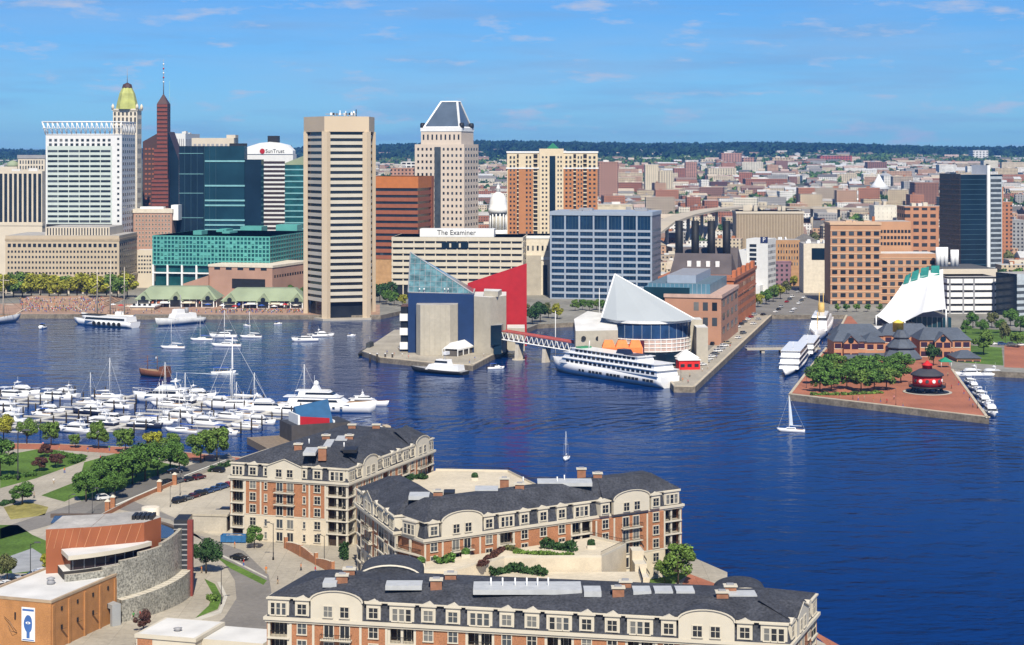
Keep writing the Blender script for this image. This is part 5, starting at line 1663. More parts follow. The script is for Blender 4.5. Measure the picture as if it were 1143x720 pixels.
# third residence (front, cut by the lower frame edge)
H0, H1, H2, H3 = (-43, 315), (46, 297), (54, 317.5), (-37.5, 334)
RZ['ridge'] = 21.6
r3 = Resid('brick_residence', 'nearest and longest brick residence, cut off by the lower edge of the photo', H0)
r3.wing([H0, H1, H2, H3], recessed=(0, 1), ridge=6.8)
r3.facade(H0, H1, [('b', 4), ('w/q', 4.5), ('ww/arch', 8), ('w/q', 5), ('b', 5), ('w', 4.3), ('w', 4.3), ('b', 5), ('w', 4.3), ('w', 4.3), ('b', 5), ('w', 4.3), ('w', 4.3), ('b', 5), ('w/q', 4.5), ('ww/arch', 8), ('w/q', 4.5), ('b', 5)], floors=(2, 3, 4))
r3.facade(H1, H2, [('w/q', 4.5), ('ww/tri', 8), ('w', 4.2), ('b', 4.5)], floors=(2, 3, 4))
for c in ((382, 648), (390, 641), (487, 653), (503, 646), (690, 662), (698, 655), (806, 667), (815, 660)):
    r3.chimney(*c)
r3.roofbox('white_roof_panel', 528, 660, 648, 650.5, SKYL, .25)
r3.roofbox('white_roof_panel', 360, 652, 378, 646, SKYL); r3.roofbox('white_roof_panel', 814, 666, 842, 660, SKYL); r3.roofbox('skylight', 430, 655, 472, 649, SKYL)
for x in (652, 707, 731, 755):
    r3.roofbox('skylight', x, 662.5, x + 18, 656, SKYL, .35)
for x in (548, 561, 575, 588, 600, 612):
    r3.vent(x, 655, 1.6)
def barrel(px0, px1, py, z, label=None):
    a = gp(px0, py, z) - r3.o; b = gp(px1, py, z) - r3.o
    hw = (b.x - a.x) / 2; c = a.x + hw
    g = MB(); pr = [(c + hw * math.cos(math.pi * (1 - i / 14.0)), a.z + hw * .42 * math.sin(math.pi * i / 14.0)) for i in range(15)]
    pr = [(c - hw, a.z - 3)] + pr + [(c + hw, a.z - 3)]
    g.loft([[(x, a.y - 5, z_) for x, z_ in pr], [(x, a.y + 5, z_) for x, z_ in pr]], SLATE); g.build('barrel_roof', r3.root)
    g = MB(); g.path([(x, a.y - 5.05, z_ + .1) for x, z_ in pr[1:-1]], .22, TRIM); g.build('barrel_trim', r3.root)
barrel(402, 472, 640, 22.5); barrel(800, 856, 662, 22.0)

# courtyard terraces
def terrace(name, label, pts, z, rails=(), skip=()):
    o = Vector((pts[0][0], pts[0][1], GZ))
    t = thing(name, label, 'terrace', o)
    q = [(x - o.x, y - o.y) for x, y in pts]
    g = MB(); g.prism(q, 0, z - GZ, STONE, COPING); g.build('podium', t)
    n = len(q)
    for i in range(n):
        if i in skip:
            continue
        a = Vector((*q[i], z - GZ)); b = Vector((*q[(i + 1) % n], z - GZ)); d = (b - a).normalized(); m = Vector((-d.y, d.x, 0)) * .25
        g = MB(); g.loft([[a, b, b + m, a + m], [a + Vector((0, 0, .5)), b + Vector((0, 0, .5)), b + m + Vector((0, 0, .5)), a + m + Vector((0, 0, .5))]], TRIM); g.build('parapet', t)
        if i in rails:
            g = MB(); k = int((b - a).length / .5); up = Vector((0, 0, 1))
            for j in range(k + 1):
                p = a.lerp(b, j / k) + m * .5; g.box(p.x - .03, p.x + .03, p.y - .03, p.y + .03, p.z + .5, p.z + 1.25, IRON)
            g.tube(a + m * .5 + up * 1.25, b + m * .5 + up * 1.25, .05, IRON, 4); g.build('railing', t)
    return t
terrace('terrace', 'cream paved roof terrace with hedges between the left and middle residences', [(-38, 443), (-35.5, 421), (-21.5, 421.5), (-4, 404), (14, 417), (8, 462), (-1, 487), (-20.8, 489)], 13.2, (5, 6), (0, 1, 2, 3, 7))
terrace('terrace', 'upper cream terrace along the middle residence with hedge beds', [(-24, 381), (-25, 366), (-12, 368), (-1.6, 379.6), (19, 380.2), (25, 392), (17.6, 400.2), (-18, 376.4)], 14.0, (4, 5), (6, 7))
terrace('terrace', 'lower cream terrace court with planters behind the nearest residence', [(-34, 381), (-36, 336), (20, 326), (27, 368), (27, 379.4), (-1.2, 378.9), (-12, 367.3), (-25.2, 365.2)], 11.2, (1, 2, 3), (4, 5, 6, 7))
g = MB(); g.box(0, 3.6, 0, .3, 0, 7.0, STONE)
tw = thing('stepped_wall', 'cream stepped stair wall at the terrace corner by the water side', 'wall', (25.8, 393, GZ), R(-86))
for i in range(5):
    g = MB(); g.box(i * 4.2, i * 4.2 + 4.2, 0, 2.6, 0, 11 - i * 1.9, STONE, TRIM); g.box(i * 4.2, i * 4.2 + 4.2, 2.5, 2.58, 11.6 - i * 1.9, 12 - i * 1.9, IRON); g.build('step_wall', tw)
# ------------------------------------------------------------------ foreground left: museum, brick warehouse, roads, park
PARK = mat('pale_concrete_paving', (0.45, 0.40, 0.31), 0.9, var=.14, vs=.08, fine=.08, fs=.8, joint=6.0)
DRYG = mat('dry_grass', (0.25, 0.22, 0.07), 0.95, .1, var=.3, vs=.15, fine=.2, fs=1)
sheet('parking_lot', px([(188, 533), (262, 512), (262, 602), (232, 596), (205, 584), (160, 560), (175, 546)]), PARK, .015)
sheet('road', px([(190, 722), (310, 722), (304, 668), (300, 642), (272, 615), (236, 602), (205, 592), (190, 580), (150, 572), (120, 566), (60, 585), (0, 602), (0, 590), (45, 575), (100, 556), (140, 556), (200, 580), (228, 604), (250, 628), (262, 648), (264, 668), (250, 690), (226, 706)]), ROAD, .02)
sheet('ramp_road', px([(88, 578), (112, 578), (150, 558), (190, 541), (262, 514), (256, 506), (180, 529), (140, 543)]), mat('dark_worn_asphalt', (0.15, 0.14, 0.125), .9, var=.15, vs=.1), .03)
for p in ([(118, 568), (190, 537), (191, 537.6), (119.5, 568.8)], [(205, 531), (252, 513), (252.6, 513.4), (206, 531.6)]):
    sheet('lane_marking', px(p), LINE, .045)
sheet('lawn', px([(0, 509), (50, 500), (92, 508), (96, 514), (40, 534), (0, 545)]), GRASS, .02)
sheet('lawn', px([(46, 553), (84, 538), (98, 548), (72, 560)]), GRASS, .02)
sheet('lawn', px([(-30, 586), (20, 586), (36, 597), (62, 608), (62, 640), (-30, 640)]), GRASS, .02)
sheet('lawn', px([(4, 566), (30, 560), (54, 566), (50, 575), (12, 580)]), DRYG, .02)
sheet('lawn', px([(94, 516), (130, 506), (200, 520), (190, 530), (92, 560), (84, 552)]), GRASS, .018)
sheet('lawn', px([(238, 619), (262, 630), (298, 648), (294, 653), (256, 634)]), GRASS, .035)
sheet('lawn', px([(228, 646), (240, 652), (248, 667), (243, 680), (218, 690), (233, 676), (238, 664)]), GRASS, .035)
for p in ([(214, 692), (244, 682), (250, 667), (242, 650), (246, 650), (254, 667), (247, 685), (218, 695)], [(238, 617), (262, 628), (298, 646), (298, 644.5), (263, 626.5), (240, 616)]):
    b = MB(); b.prism(px(p), GZ, GZ + .14, KERB); structure(b.build('kerb'))
sheet('brick_walk', px([(-40, 494.3), (60, 495.6), (150, 499.7), (268, 511), (262, 519), (150, 507.5), (60, 502), (-40, 500)]), BRKPAVE, .022)
sheet('tennis_court', px([(8, 622), (36, 612), (52, 622), (48, 636), (14, 640)]), mat('grey_court', (.3, .31, .32), .9), .03)
sheet('quay_walk', px([(768, 640), (800, 652), (850, 672), (940, 722), (925, 722), (905, 706), (760, 655)]), BRKPAVE, .022)
sheet('lawn', px([(700, 650), (755, 636), (768, 642), (740, 660)]), GRASS, .025)

def wallrun(name, label, pts, h, m, w=.35, cap=None):
    o = Vector((*pts[0], GZ)); t = thing(name, label, 'wall', o)
    g = MB()
    for a, b_ in zip(pts[:-1], pts[1:]):
        a = Vector((*a, 0)) - Vector((o.x, o.y, 0)); b_ = Vector((*b_, 0)) - Vector((o.x, o.y, 0)); d = (b_ - a).normalized(); n = Vector((-d.y, d.x, 0)) * w / 2
        g.prism([tuple((a - n).xy), tuple((b_ - n).xy), tuple((b_ + n).xy), tuple((a + n).xy)], 0, h, m, cap or m)
    g.build('wall', t)
    return t
wallrun('low_wall', 'long low brick edged concrete wall on the near side of the sunken ramp', px([(112, 579), (150, 559.5), (192, 541.5)]), 1.1, RBRICK, cap=CONC)
wallrun('low_wall', 'low wall between parking lot and promenade, right end of the ramp', px([(195, 541), (262, 515)]), 1.1, CONC)
for i, (x, y) in enumerate(((120, 572), (126, 567), (178, 549), (195, 541))):
    q = gp(x, y)
    t = thing('gate_pillar', ['leftmost red brick gate pillar beside the ramp entrance', 'second red brick gate pillar just right of the ramp entrance', 'red brick gate pillar halfway along the ramp wall', 'red brick gate pillar at the parking lot end of the ramp'][i], 'pillar', q, 0, 'brick gate pillars by the ramp')
    g = MB(); g.box(-.6, .6, -.6, .6, 0, 3.0, RBRICK); g.build('shaft', t)
    g = MB(); g.loft([[(-.75, -.75, 3), (.75, -.75, 3), (.75, .75, 3), (-.75, .75, 3)], [(-.2, -.2, 3.6), (.2, -.2, 3.6), (.2, .2, 3.6), (-.2, .2, 3.6)]], TRIM); g.build('cap', t)

# museum with curved mosaic wall
MOS = mat('mirror_mosaic', (0.28, 0.27, 0.23), 0.35, .5, var=.2, vs=.3, fine=.55, fs=2.4)
RUST = mat('rust_orange_panel', (0.30, 0.095, 0.04), 0.7, var=.1, vs=.2)
def museum():
    O = Vector((-104.5, 396, GZ))
    t = thing('art_museum', 'museum with rust orange blocks and a curved grey mosaic wall', 'museum', O)
    z = lambda y, D_: zat(y, D_) - GZ
    def wx(px_, D_): return at(px_, D_) - O.x
    # curved wall with stepped top
    r = 32.0
    g = MB(); n = 40
    for i in range(n):
        a0 = -66 + 72 * i / n; a1 = -66 + 72 * (i + 1) / n
        am = (a0 + a1) / 2
        zt = 10.9 if am < -52 else (11.5 if am < -44 else (12.3 if am < -36 else (13.2 if am < -22 else 13.8 + 1.6 * (am + 22) / 28)))
        zb = 4.2 if am < -20 else 0
        c = []
        for a, rr_ in ((a0, r), (a1, r), (a1, r - .8), (a0, r - .8)):
            c.append((rr_ * math.cos(R(a)), rr_ * math.sin(R(a))))
        g.prism(c, zb, zt, MOS, CONC, bot=True)
    g.build('mosaic_wall', t)
    def arcp(a0, a1, r0, r1, k=20):
        return [(r1 * math.cos(R(a0 + (a1 - a0) * i / k)), r1 * math.sin(R(a0 + (a1 - a0) * i / k))) for i in range(k + 1)] + [(r0 * math.cos(R(a1 - (a1 - a0) * i / k)), r0 * math.sin(R(a1 - (a1 - a0) * i / k))) for i in range(k + 1)]
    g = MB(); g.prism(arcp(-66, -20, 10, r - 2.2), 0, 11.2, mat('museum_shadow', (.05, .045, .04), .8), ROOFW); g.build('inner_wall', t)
    g = MB(); g.prism(arcp(-63, -29, 24, r - 2.6), 11.2, 13.7, mat('museum_window', (.03, .02, .025), .15, .5)); g.build('window_band', t)
    for i in range(8):
        a = R(-62 + i * 4.6); g = MB(); g.tube(((r - 2.55) * math.cos(a), (r - 2.55) * math.sin(a), 11.2), ((r - 2.55) * math.cos(a), (r - 2.55) * math.sin(a), 13.7), .12, GREYM, 5); g.build('mullion', t)
    g = MB(); g.prism(arcp(-64.5, -27, 24, r - .9), 13.7, 14.6, TRIM, ROOFW, bot=True); g.build('white_canopy', t)
    g = MB(); g.prism([(7.2, -22), (16, -19.6), (16, -6), (7.2, -8)], 0, z(591, 374), RUST, ROOFG); g.build('rust_block', t)
    g = MB(); g.prism([(14.6, -20.2), (26.2, -14.6), (28.7, -9), (24, -2), (14.6, -6)], 9.5, z(588, 377), RUST, ROOFG); g.build('rust_block', t)
    seam = mat('rust_seam', (.52, .24, .12), .7)
    for (ax, ay, bx_, by_, zz, n) in ((7.2, -22.03, 14.4, -20.1, z(591, 374), 5), (14.6, -20.24, 26.2, -14.64, z(588, 377), 6)):
        for i in range(n):
            f0 = (i + .1) / n; f1 = min(.99, (i + .75) / n)
            g = MB(); g.tube((ax + (bx_ - ax) * f0, ay + (by_ - ay) * f0, 14.7), (ax + (bx_ - ax) * f1, ay + (by_ - ay) * f1, zz - .2), .07, seam, 4); g.build('seam', t)
    for i in range(5):
        x = wx(136 + i * 5, 379); g = MB(); g.box(x + 1, x + 1.7, -12, -8, z(588, 377), z(588, 377) + .9, DARK); g.build('roof_fan', t)
    g = MB(); g.box(wx(70, 388), wx(152, 388), -7.98, 17, 0, 13.6, WHITE, ROOFW); g.box(wx(152, 388), wx(185, 392), -2.9, 14, 0, 9, CONC, ROOFG); g.build('rear_hall', t)
    q = random.Random(3)
    for i in range(16):
        x = q.uniform(9, 20); y = q.uniform(-7, 14); g = MB(); h = 13.6
        h = 13.6
        g.box(x, x + q.uniform(1, 2.6), y, y + q.uniform(.8, 2), h, h + q.uniform(.4, 1.3), q.choice((ROOFW, GREYM, WHITE, BLUEFR))); g.build('rooftop_unit', t)
    g = MB(); g.lathe([(2.1, 0), (2.1, z(564, 420)), (1.8, z(563.8, 420))], CREAM, 18, wx(170, 420), 22); g.build('cylinder', t)
    g = MB(); g.prism(arcp(10, 100, 31, 32), 10.5, 11.3, mat('weathered_ring', (.12, .09, .07), .8), bot=True)
    for i in range(10):
        a = R(12 + i * 9); g.tube((31.5 * math.cos(a), 31.5 * math.sin(a), 0), (31.5 * math.cos(a), 31.5 * math.sin(a), 10.5), .15, DARK, 5)
    g.build('pergola_ring', t)
    g = MB(); g.prism(arcp(12, 98, 22, 30.6), 10.9, 11.1, mat('navy_skylight', (.03, .05, .08), .2, .5), bot=True); g.build('skylight', t)
    # stair tower and rust pillar
    sx = wx(196, 396)
    g = MB(); g.box(sx, sx + 3.0, -2, 4, 0, z(578, 396), mat('stair_glass', (.03, .035, .045), .2, .5), DARK); g.build('stair_tower', t)
    for i in range(14):
        g = MB(); g.box(sx - .05, sx + 3.05, -2.1, -1.9, 1 + i * 1.12, 1.25 + i * 1.12, GREYM); g.build('stair_rail', t)
    g = MB(); g.box(sx + 3.05, sx + 4.2, -2.6, -1.2, 0, z(577, 396) - .3, mat('rust_red_pillar', (.22, .05, .04), .7)); g.build('pillar', t)
    # low ramp wall
    g = MB()
    for i in range(16):
        a0 = -46 + 44 * i / 16; a1 = -46 + 44 * (i + 1) / 16; rr_ = 33.0
        c = [(ri * math.cos(R(a)), ri * math.sin(R(a))) for a, ri in ((a0, rr_ + 1), (a1, rr_ + 1), (a1, rr_ - 2.6), (a0, rr_ - 2.6))]
        g.prism(c, 0, 4.6 + i * .08, MOS, TRIM)
    g.build('ramp_wall', t)
    a = R(-48); c = Vector((33 * math.cos(a), 33 * math.sin(a), 0)); u = Vector((math.sin(a), -math.cos(a), 0))
    g = MB(); w_ = Vector((math.cos(a), math.sin(a), 0))
    for (s0, s1, z0, z1) in ((-3.2, -2.4, 0, 4.4), (1.8, 2.6, 0, 4.4), (-2.4, 1.8, 3.5, 4.4)):
        p = [c + w_ * s0, c + w_ * s1, c + w_ * s1 + u * 2, c + w_ * s0 + u * 2]
        g.prism([(v_.x, v_.y) for v_ in p], z0, z1, mat('porch_grey', (.32, .33, .33), .7), bot=True)
    p = [c + w_ * -2.4, c + w_ * 1.8, c + w_ * 1.8 + u * .4, c + w_ * -2.4 + u * .4]
    g.prism([(v_.x, v_.y) for v_ in p], 0, 3.5, DARK); g.build('entrance_porch', t)
museum()

# brick warehouse, cut by the frame corner
def warehouse():
    an = math.atan2(24, 8)
    t = thing('brick_warehouse', 'plain orange brick warehouse with pale flat roof at lower left corner', 'warehouse', (-90, 350, GZ), an)
    OBK = mat('orange_warehouse_brick', (.42, .20, .075), .88, var=.13, vs=.4, fine=.16, fs=5)
    Ln, w, h = 25.3, 17.0, 9.5
    g = MB(); g.box(0, Ln, 0, w, 0, h, OBK); g.build('brick_wall', t)
    g = MB(); g.box(.5, Ln - .5, .5, w - .5, h - .5, h + .03, ROOFG, ROOFW); g.build('flat_roof', t)
    g = MB()
    for (a, b_, c, d) in ((-.1, Ln + .1, -.1, .5), (-.1, Ln + .1, w - .5, w + .1), (-.1, .5, .5, w - .5), (Ln - .5, Ln + .1, .5, w - .5)):
        g.box(a, b_, c, d, h - .1, h + .35, mat('metal_coping', (.4, .3, .2), .7))
    g.build('coping', t)
    for i in range(5):
        x = .2 + Ln * i / 4.4; g = MB(); g.box(x, x + .7, -.25, .05, 0, h - .6, OBK); g.build('pilaster', t)
    g = MB(); g.box(-.12, .1, .05, .7, 0, h - .6, OBK); g.build('pilaster', t)
    for i in range(4):
        for j in range(2):
            x = 3.6 + i * 5.75; g = MB(); zz = 7.2 - j * 3.6
            g.box(x - .25, x + .25, -.14, .05, zz, zz + .75, DARK); g.build('vent_slot', t)
            if j == 1:
                g = MB(); g.loft([[(x - .3, -.06, zz - .2), (x + .3, -.06, zz - .2), (x + .3, 0.02, zz - .2), (x - .3, .02, zz - .2)], [(x - .3, -1.0, zz + .2), (x + .3, -1.0, zz + .2), (x + .3, -.9, zz + .2), (x - .3, -.9, zz + .2)]], DARK); g.build('bracket', t)
    # banner with the blue emblem on the left face (local -x face)
    BB = mat('banner_blue', (.05, .13, .36), .7)
    g = MB(); g.box(-.2, -.05, 3.6, 6.6, 1.6, 8.2, WHITE); o = g.build('banner', t)
    g = MB()
    pts = [(5.1 + .95 * math.cos(a) * (1 + .06 * math.cos(3 * a)), 5.0 + 1.75 * math.sin(a)) for a in [2 * math.pi * i / 20 for i in range(20)]]
    g.loft([[(-.23, y, z_) for y, z_ in pts], [(-.2, y, z_) for y, z_ in pts]], BB)
    g.box(-.24, -.2, 4.75, 5.45, 2.2, 3.4, BB); g.build('emblem', o)
    g = MB(); e = [(5.1 + .55 * math.cos(a), 5.2 + .24 * math.sin(a)) for a in [2 * math.pi * i / 14 for i in range(14)]]
    g.loft([[(-.27, y, z_) for y, z_ in e], [(-.24, y, z_) for y, z_ in e]], WHITE); g.tube((-.24, 5.1, 5.2), (-.3, 5.1, 5.2), .16, BB, 10); g.build('eye', o)
    g = MB(); g.box(-.22, -.2, 3.8, 6.4, 7.5, 7.9, BB); g.box(-.22, -.2, 3.8, 6.4, 1.75, 1.95, BB); g.build('banner_stripe', o)
    g = MB(); g.path([(-.3, 10.5, 6), (-.8, 9, 5.4), (-.9, 8, 4.2), (-.4, 7.6, 3.4)], .06, IRON); g.path([(-.3, 7.6, 3.2), (-.9, 8.4, 3.4), (-.6, 9.4, 4.4)], .05, IRON); g.build('iron_sculpture', t)
    g = MB(); g.lathe([(.8, h), (.8, h + .7), (.55, h + .9), (.9, h + 1.2), (.3, h + 1.5)], GREYM, 12, 13, 8.5); g.build('roof_vent', t)
    g = MB(); g.box(-.14, .05, 12.6, 13.1, 6.9, 7.4, DARK); g.box(-.14, .05, 8.0, 8.3, 5.6, 7.0, DARK); g.build('vent_slot', t)
warehouse()

def low_building():
    b = Bld('low_building', 'low white roofed building with brick end cut by lower frame edge', 152, 218, 250, 350, 714, -16)
    b.core(TRIM, top=ROOFW); b.box('brick_panel', .3, b.xl(170), -.1, .2, 0, b.h - .7, RBRICK); b.ring(b.h - .5, b.h + .2, TRIM, .25, 'parapet', y1=b.d)
    b.box('roof_surface', .4, b.w - .4, .4, b.d - .4, b.h + .1, b.h + .23, ROOFW)
    b.box('side_block', b.w, b.w + 13, 3, b.d, 0, b.h - .6, TRIM, ROOFW)
    m = MB(); m.lathe([(.6, b.h), (.6, b.h + .5), (.9, b.h + .8), (.2, b.h + 1)], GREYM, 10, b.w * .55, 4); m.build('roof_vent', b.root); b.done()
low_building()

# garden wall with arches, dumpster, canopy passage by the left residence
def garden():
    a = gp(318, 612); c = gp(370, 640)
    d = c - a; an = math.atan2(d.y, d.x); Ln = d.length
    t = thing('garden_wall', 'curved top red brick garden wall before the left residence', 'wall', a, an)
    g = MB(); n = 30
    for i in range(n):
        x = Ln * i / n; s_ = abs(math.sin(math.pi * 1.5 * (i + .5) / n)); h = 1.5 + 1.1 * s_
        g.box(x, x + Ln / n, 0, .5, 0, h, RBRICK, TRIM)
    g.build('brick_wall', t)
    for k in (0, .33, .66, 1):
        g = MB(); x = Ln * k; g.box(x - .4, x + .4, -.15, .65, 0, 2.8, RBRICK, TRIM); g.build('brick_post', t)
    q = gp(246, 606)
    DB = mat('dumpster_blue', (.03, .13, .30), .6, var=.2, vs=1)
    t = thing('dumpster', 'long open blue dumpster at the residence corner', 'dumpster', q, R(-5))
    L_, w_, h_ = 6.4, 2.4, 1.9
    g = MB(); g.box(0, L_, 0, w_, .2, .35, DB); g.box(0, L_, 0, .12, .35, h_, DB); g.box(0, L_, w_ - .12, w_, .35, h_, DB); g.box(0, .12, .12, w_ - .12, .35, h_, DB); g.box(L_ - .12, L_, .12, w_ - .12, .35, h_, DB); g.build('bin', t)
    for i in range(8):
        x = L_ * (i + .5) / 8; g = MB(); g.box(x - .08, x + .08, -.12, 0, .3, h_, DB); g.build('rib', t)
    for x in (.8, L_ - .8):
        g = MB(); g.tube((x, 0.1, .15), (x, w_ - .1, .15), .15, RUBBER, 8); g.build('roller', t)
    g = MB(); q2 = random.Random(2)
    for i in range(12):
        x = q2.uniform(.3, L_ - 1); g.box(x, x + q2.uniform(.3, .9), .3, w_ - .4, h_ - .8, h_ - .2 + q2.uniform(-.2, .2), q2.choice((GREYM, WOOD, CONC)))
    tag(g.build('debris', None, t.location, R(-5)), 'grey and brown debris heaped inside the blue dumpster', 'debris')
    q = gp(228, 604)
    t = thing('entry_canopy', 'grey concrete gateway with sloped stair left of the blue dumpster', 'gateway', (q.x - 6, q.y + 12, GZ), R(-8))
    g = MB(); g.box(0, 10, 0, .8, 0, 4, CONC); g.box(0, 10, 5, 5.8, 0, 4, CONC); g.build('side_wall', t)
    g = MB(); g.box(-.3, 10.3, -.2, 6, 4, 4.5, PARK); g.build('deck', t)
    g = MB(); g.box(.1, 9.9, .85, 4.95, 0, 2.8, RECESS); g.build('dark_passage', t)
garden()
# ------------------------------------------------------------------ trees
BARK = mat('bark', (.10, .075, .05), .95, var=.3, vs=2)
LEAF = {
    'green': mat('leaf_green', (.075, .15, .028), .75, .2, var=.35, vs=.4, island=.45),
    'mid': mat('leaf_mid_green', (.11, .18, .034), .75, .2, var=.35, vs=.4, island=.45),
    'yellow': mat('leaf_yellow_green', (.27, .27, .03), .75, .2, var=.35, vs=.3, island=.45),
    'dark': mat('leaf_dark_green', (.036, .08, .025), .8, .2, var=.35, vs=.4, island=.45),
    'red': mat('leaf_maroon', (.09, .04, .03), .8, .2, var=.35, vs=.4, island=.45),
    'olive': mat('leaf_olive', (.12, .13, .05), .8, .2, var=.35, vs=.4, island=.45)}
def crown(rx, h0, h1, n, leaf, m, seed, lobes=15):
    """leaf clumps scattered through several uneven lobes"""
    q = random.Random(seed)
    g = MB()
    cz = (h0 + h1) / 2; rz = (h1 - h0) / 2
    Ls = [(0, 0, cz, .62)]
    for i in range(lobes):
        a = q.uniform(0, 6.283); e = q.uniform(-.75, .95); k = q.uniform(.45, .9)
        rr = math.sqrt(max(0, 1 - e * e)) * k
        Ls.append((rr * rx * math.cos(a), rr * rx * math.sin(a), cz + e * rz * .66, q.uniform(.2, .46)))
    for _ in range(n):
        L0 = q.choice(Ls)
        while True:
            d = Vector((q.uniform(-1, 1), q.uniform(-1, 1), q.uniform(-1, 1)))
            if .05 < d.length < 1:
                break
        d = d.normalized() * (d.length ** .62)
        p = Vector((L0[0] + d.x * L0[3] * rx, L0[1] + d.y * L0[3] * rx, L0[2] + d.z * L0[3] * rz * 1.1))
        nrm = (d + Vector((q.uniform(-.8, .8), q.uniform(-.8, .8), q.uniform(-.4, 1.0)))).normalized()
        u = nrm.orthogonal().normalized(); v = nrm.cross(u)
        s = leaf * q.uniform(.6, 1.3)
        ang = q.uniform(0, 6.283); u, v = u * math.cos(ang) + v * math.sin(ang), v * math.cos(ang) - u * math.sin(ang)
        g.face([p - u * s - v * s * .5, p + u * s * .2 - v * s * .75, p + u * s + v * s * .4, p - u * s * .3 + v * s * .7], m)
    return g
def trunkmb(h, r, seed, branches=5):
    q = random.Random(seed)
    g = MB(); g.tube((0, 0, 0), (0, 0, h * .55), r, BARK, 7, r * .7)
    for i in range(branches):
        a = 6.283 * i / branches + q.uniform(-.3, .3); k = q.uniform(.22, .36)
        g.tube((0, 0, h * q.uniform(.28, .5)), (h * k * math.cos(a), h * k * math.sin(a), h * q.uniform(.62, .8)), r * .45, BARK, 5, r * .12)
    return g
TP = {}
def tree_meshes(kind, var, lod):
    k = (kind, var, lod)
    if k not in TP:
        n, lf = {0: (4600, .27), 1: (1700, .43), 2: (500, .8)}[lod]
        TP[k] = (trunkmb(10, .24, var + 3).mesh('trunk'), crown(4.4, 2.0, 10.2, n, lf, LEAF[kind], var * 7 + 1).mesh('crown'))
    return TP[k]
def tree(x, y, z, h, kind, label, group=None, lod=0, wide=1.0, cat='tree', name='tree'):
    v = rnd.randrange(3)
    tm, cm = tree_meshes(kind, v, lod)
    t = thing(name, label, cat, (x, y, z), rnd.uniform(0, 6.28), group)
    s = h / 10.0
    t.scale = (s * wide, s * wide, s)
    obj('trunk', tm, t); obj('crown', cm, t)
    return t
def row(pts, kind, fmt, group, lod, names=None, z=GZ):
    """pts: (photo x, photo y of the foot, height in m)"""
    pts = sorted(pts, key=lambda p: p[0])
    for i, p in enumerate(pts):
        q = gp(p[0], p[1], z)
        tree(q.x, q.y, z, p[2], p[3] if len(p) > 3 else kind, fmt % (ORD[i] if i < 20 else 'number %d' % (i + 1)), group, lod, p[4] if len(p) > 4 else 1.0)
row([(4, 492, 9, 'yellow'), (30, 495, 8.5), (57, 497, 8.5), (110, 501, 9), (140, 505, 8.5), (172, 507, 8, 'yellow'), (190, 508, 7.5), (84, 500, 5)], 'mid',
    'leafy street tree on the marina brick walk, %s from the left', 'street trees along the marina walk', 0)
row([(224, 517, 11, 'mid'), (242, 513, 11, 'mid')], 'green', 'bushy tree where promenade meets parking lot, %s from the left', 'trees at the parking lot end', 0)
row([(96, 560, 9), (108, 556, 10), (121, 552, 10.5), (134, 547, 11), (148, 541, 11), (162, 537, 11), (176, 531, 10.5), (190, 526, 10), (128, 558, 8), (152, 532, 9), (200, 527, 8)], 'green',
    'dense green tree in the grove beside the sunken ramp, %s from the left', 'grove beside the ramp', 0)
row([(0, 534, 12, 'green')], 'green', 'large dark tree cut by the left frame edge above the lawn, %s one', None, 0)
row([(25, 563, 6.0, 'green', 1.5)], 'green', 'broad low round tree on dry grass at left, %s one', None, 0)
row([(44, 526, 4.5, 'red', 1.4), (62, 522, 4.5, 'red', 1.4), (50, 510, 4, 'red', 1.5)], 'red', 'maroon leaved ornamental tree on the park lawn, %s from the left', 'maroon trees on the lawn', 0)
row([(230, 640, 8, 'dark')], 'dark', 'dark tree beside the museum stair tower, %s one', None, 0)
row([(284, 612, 5.5, 'green')], 'green', 'small round street tree at the left residence entrance, %s one', None, 0)
row([(55, 640, 5, 'yellow'), (8, 648, 6, 'olive'), (70, 630, 4, 'olive')], 'olive', 'olive garden tree near the museum car park, %s from the left', 'trees near the museum car park', 0)
row([(757, 652, 9.5, 'mid'), (742, 652, 6, 'mid')], 'mid', 'green tree by the water end of the middle residence, %s from the left', 'trees at the residence end', 0)
row([(160, 706, 4.5, 'red')], 'red', 'small red leaved tree beside the brick warehouse, %s one', None, 0)
# brick pier grove
pp = []
for j, (y, xs) in enumerate(((428, (910, 921, 933, 945, 957, 969, 981, 993, 1004)), (419, (916, 929, 942, 955, 968, 981, 994, 1008)), (436, (914, 928, 944, 960, 976, 990)))):
    for x in xs:
        pp.append((x + rnd.uniform(-2, 2), y + rnd.uniform(-1.5, 1.5), rnd.uniform(8.2, 10), 'green' if rnd.random() < .7 else 'mid'))
pp.sort(key=lambda p: p[0])
for i, p in enumerate(pp):
    q = gp(p[0], p[1])
    tree(q.x, q.y, GZ, p[2], p[3], 'dense green tree in the grove on the brick pier', 'grove on the brick pier', 1, rnd.uniform(1.15, 1.35))
row([(1042, 408, 10, 'dark', .9), (1098, 396, 11.5, 'mid', 1.1)], 'mid', 'round tree beside the pier hotel, %s from the left', 'trees beside the pier hotel', 1)
row([(1122, 385, 12, 'olive', .6), (1136, 388, 8, 'mid')], 'mid', 'street tree right of the pier lawn, %s from the left', 'trees right of the pier lawn', 1)
row([(1086, 366, 9), (1096, 373, 8), (1107, 366, 9, 'olive'), (1117, 372, 8), (1128, 364, 10), (1139, 371, 9), (1078, 372, 7)], 'green', 'green tree between the parking deck and pier lawn, %s from the left', 'trees between deck and lawn', 1)
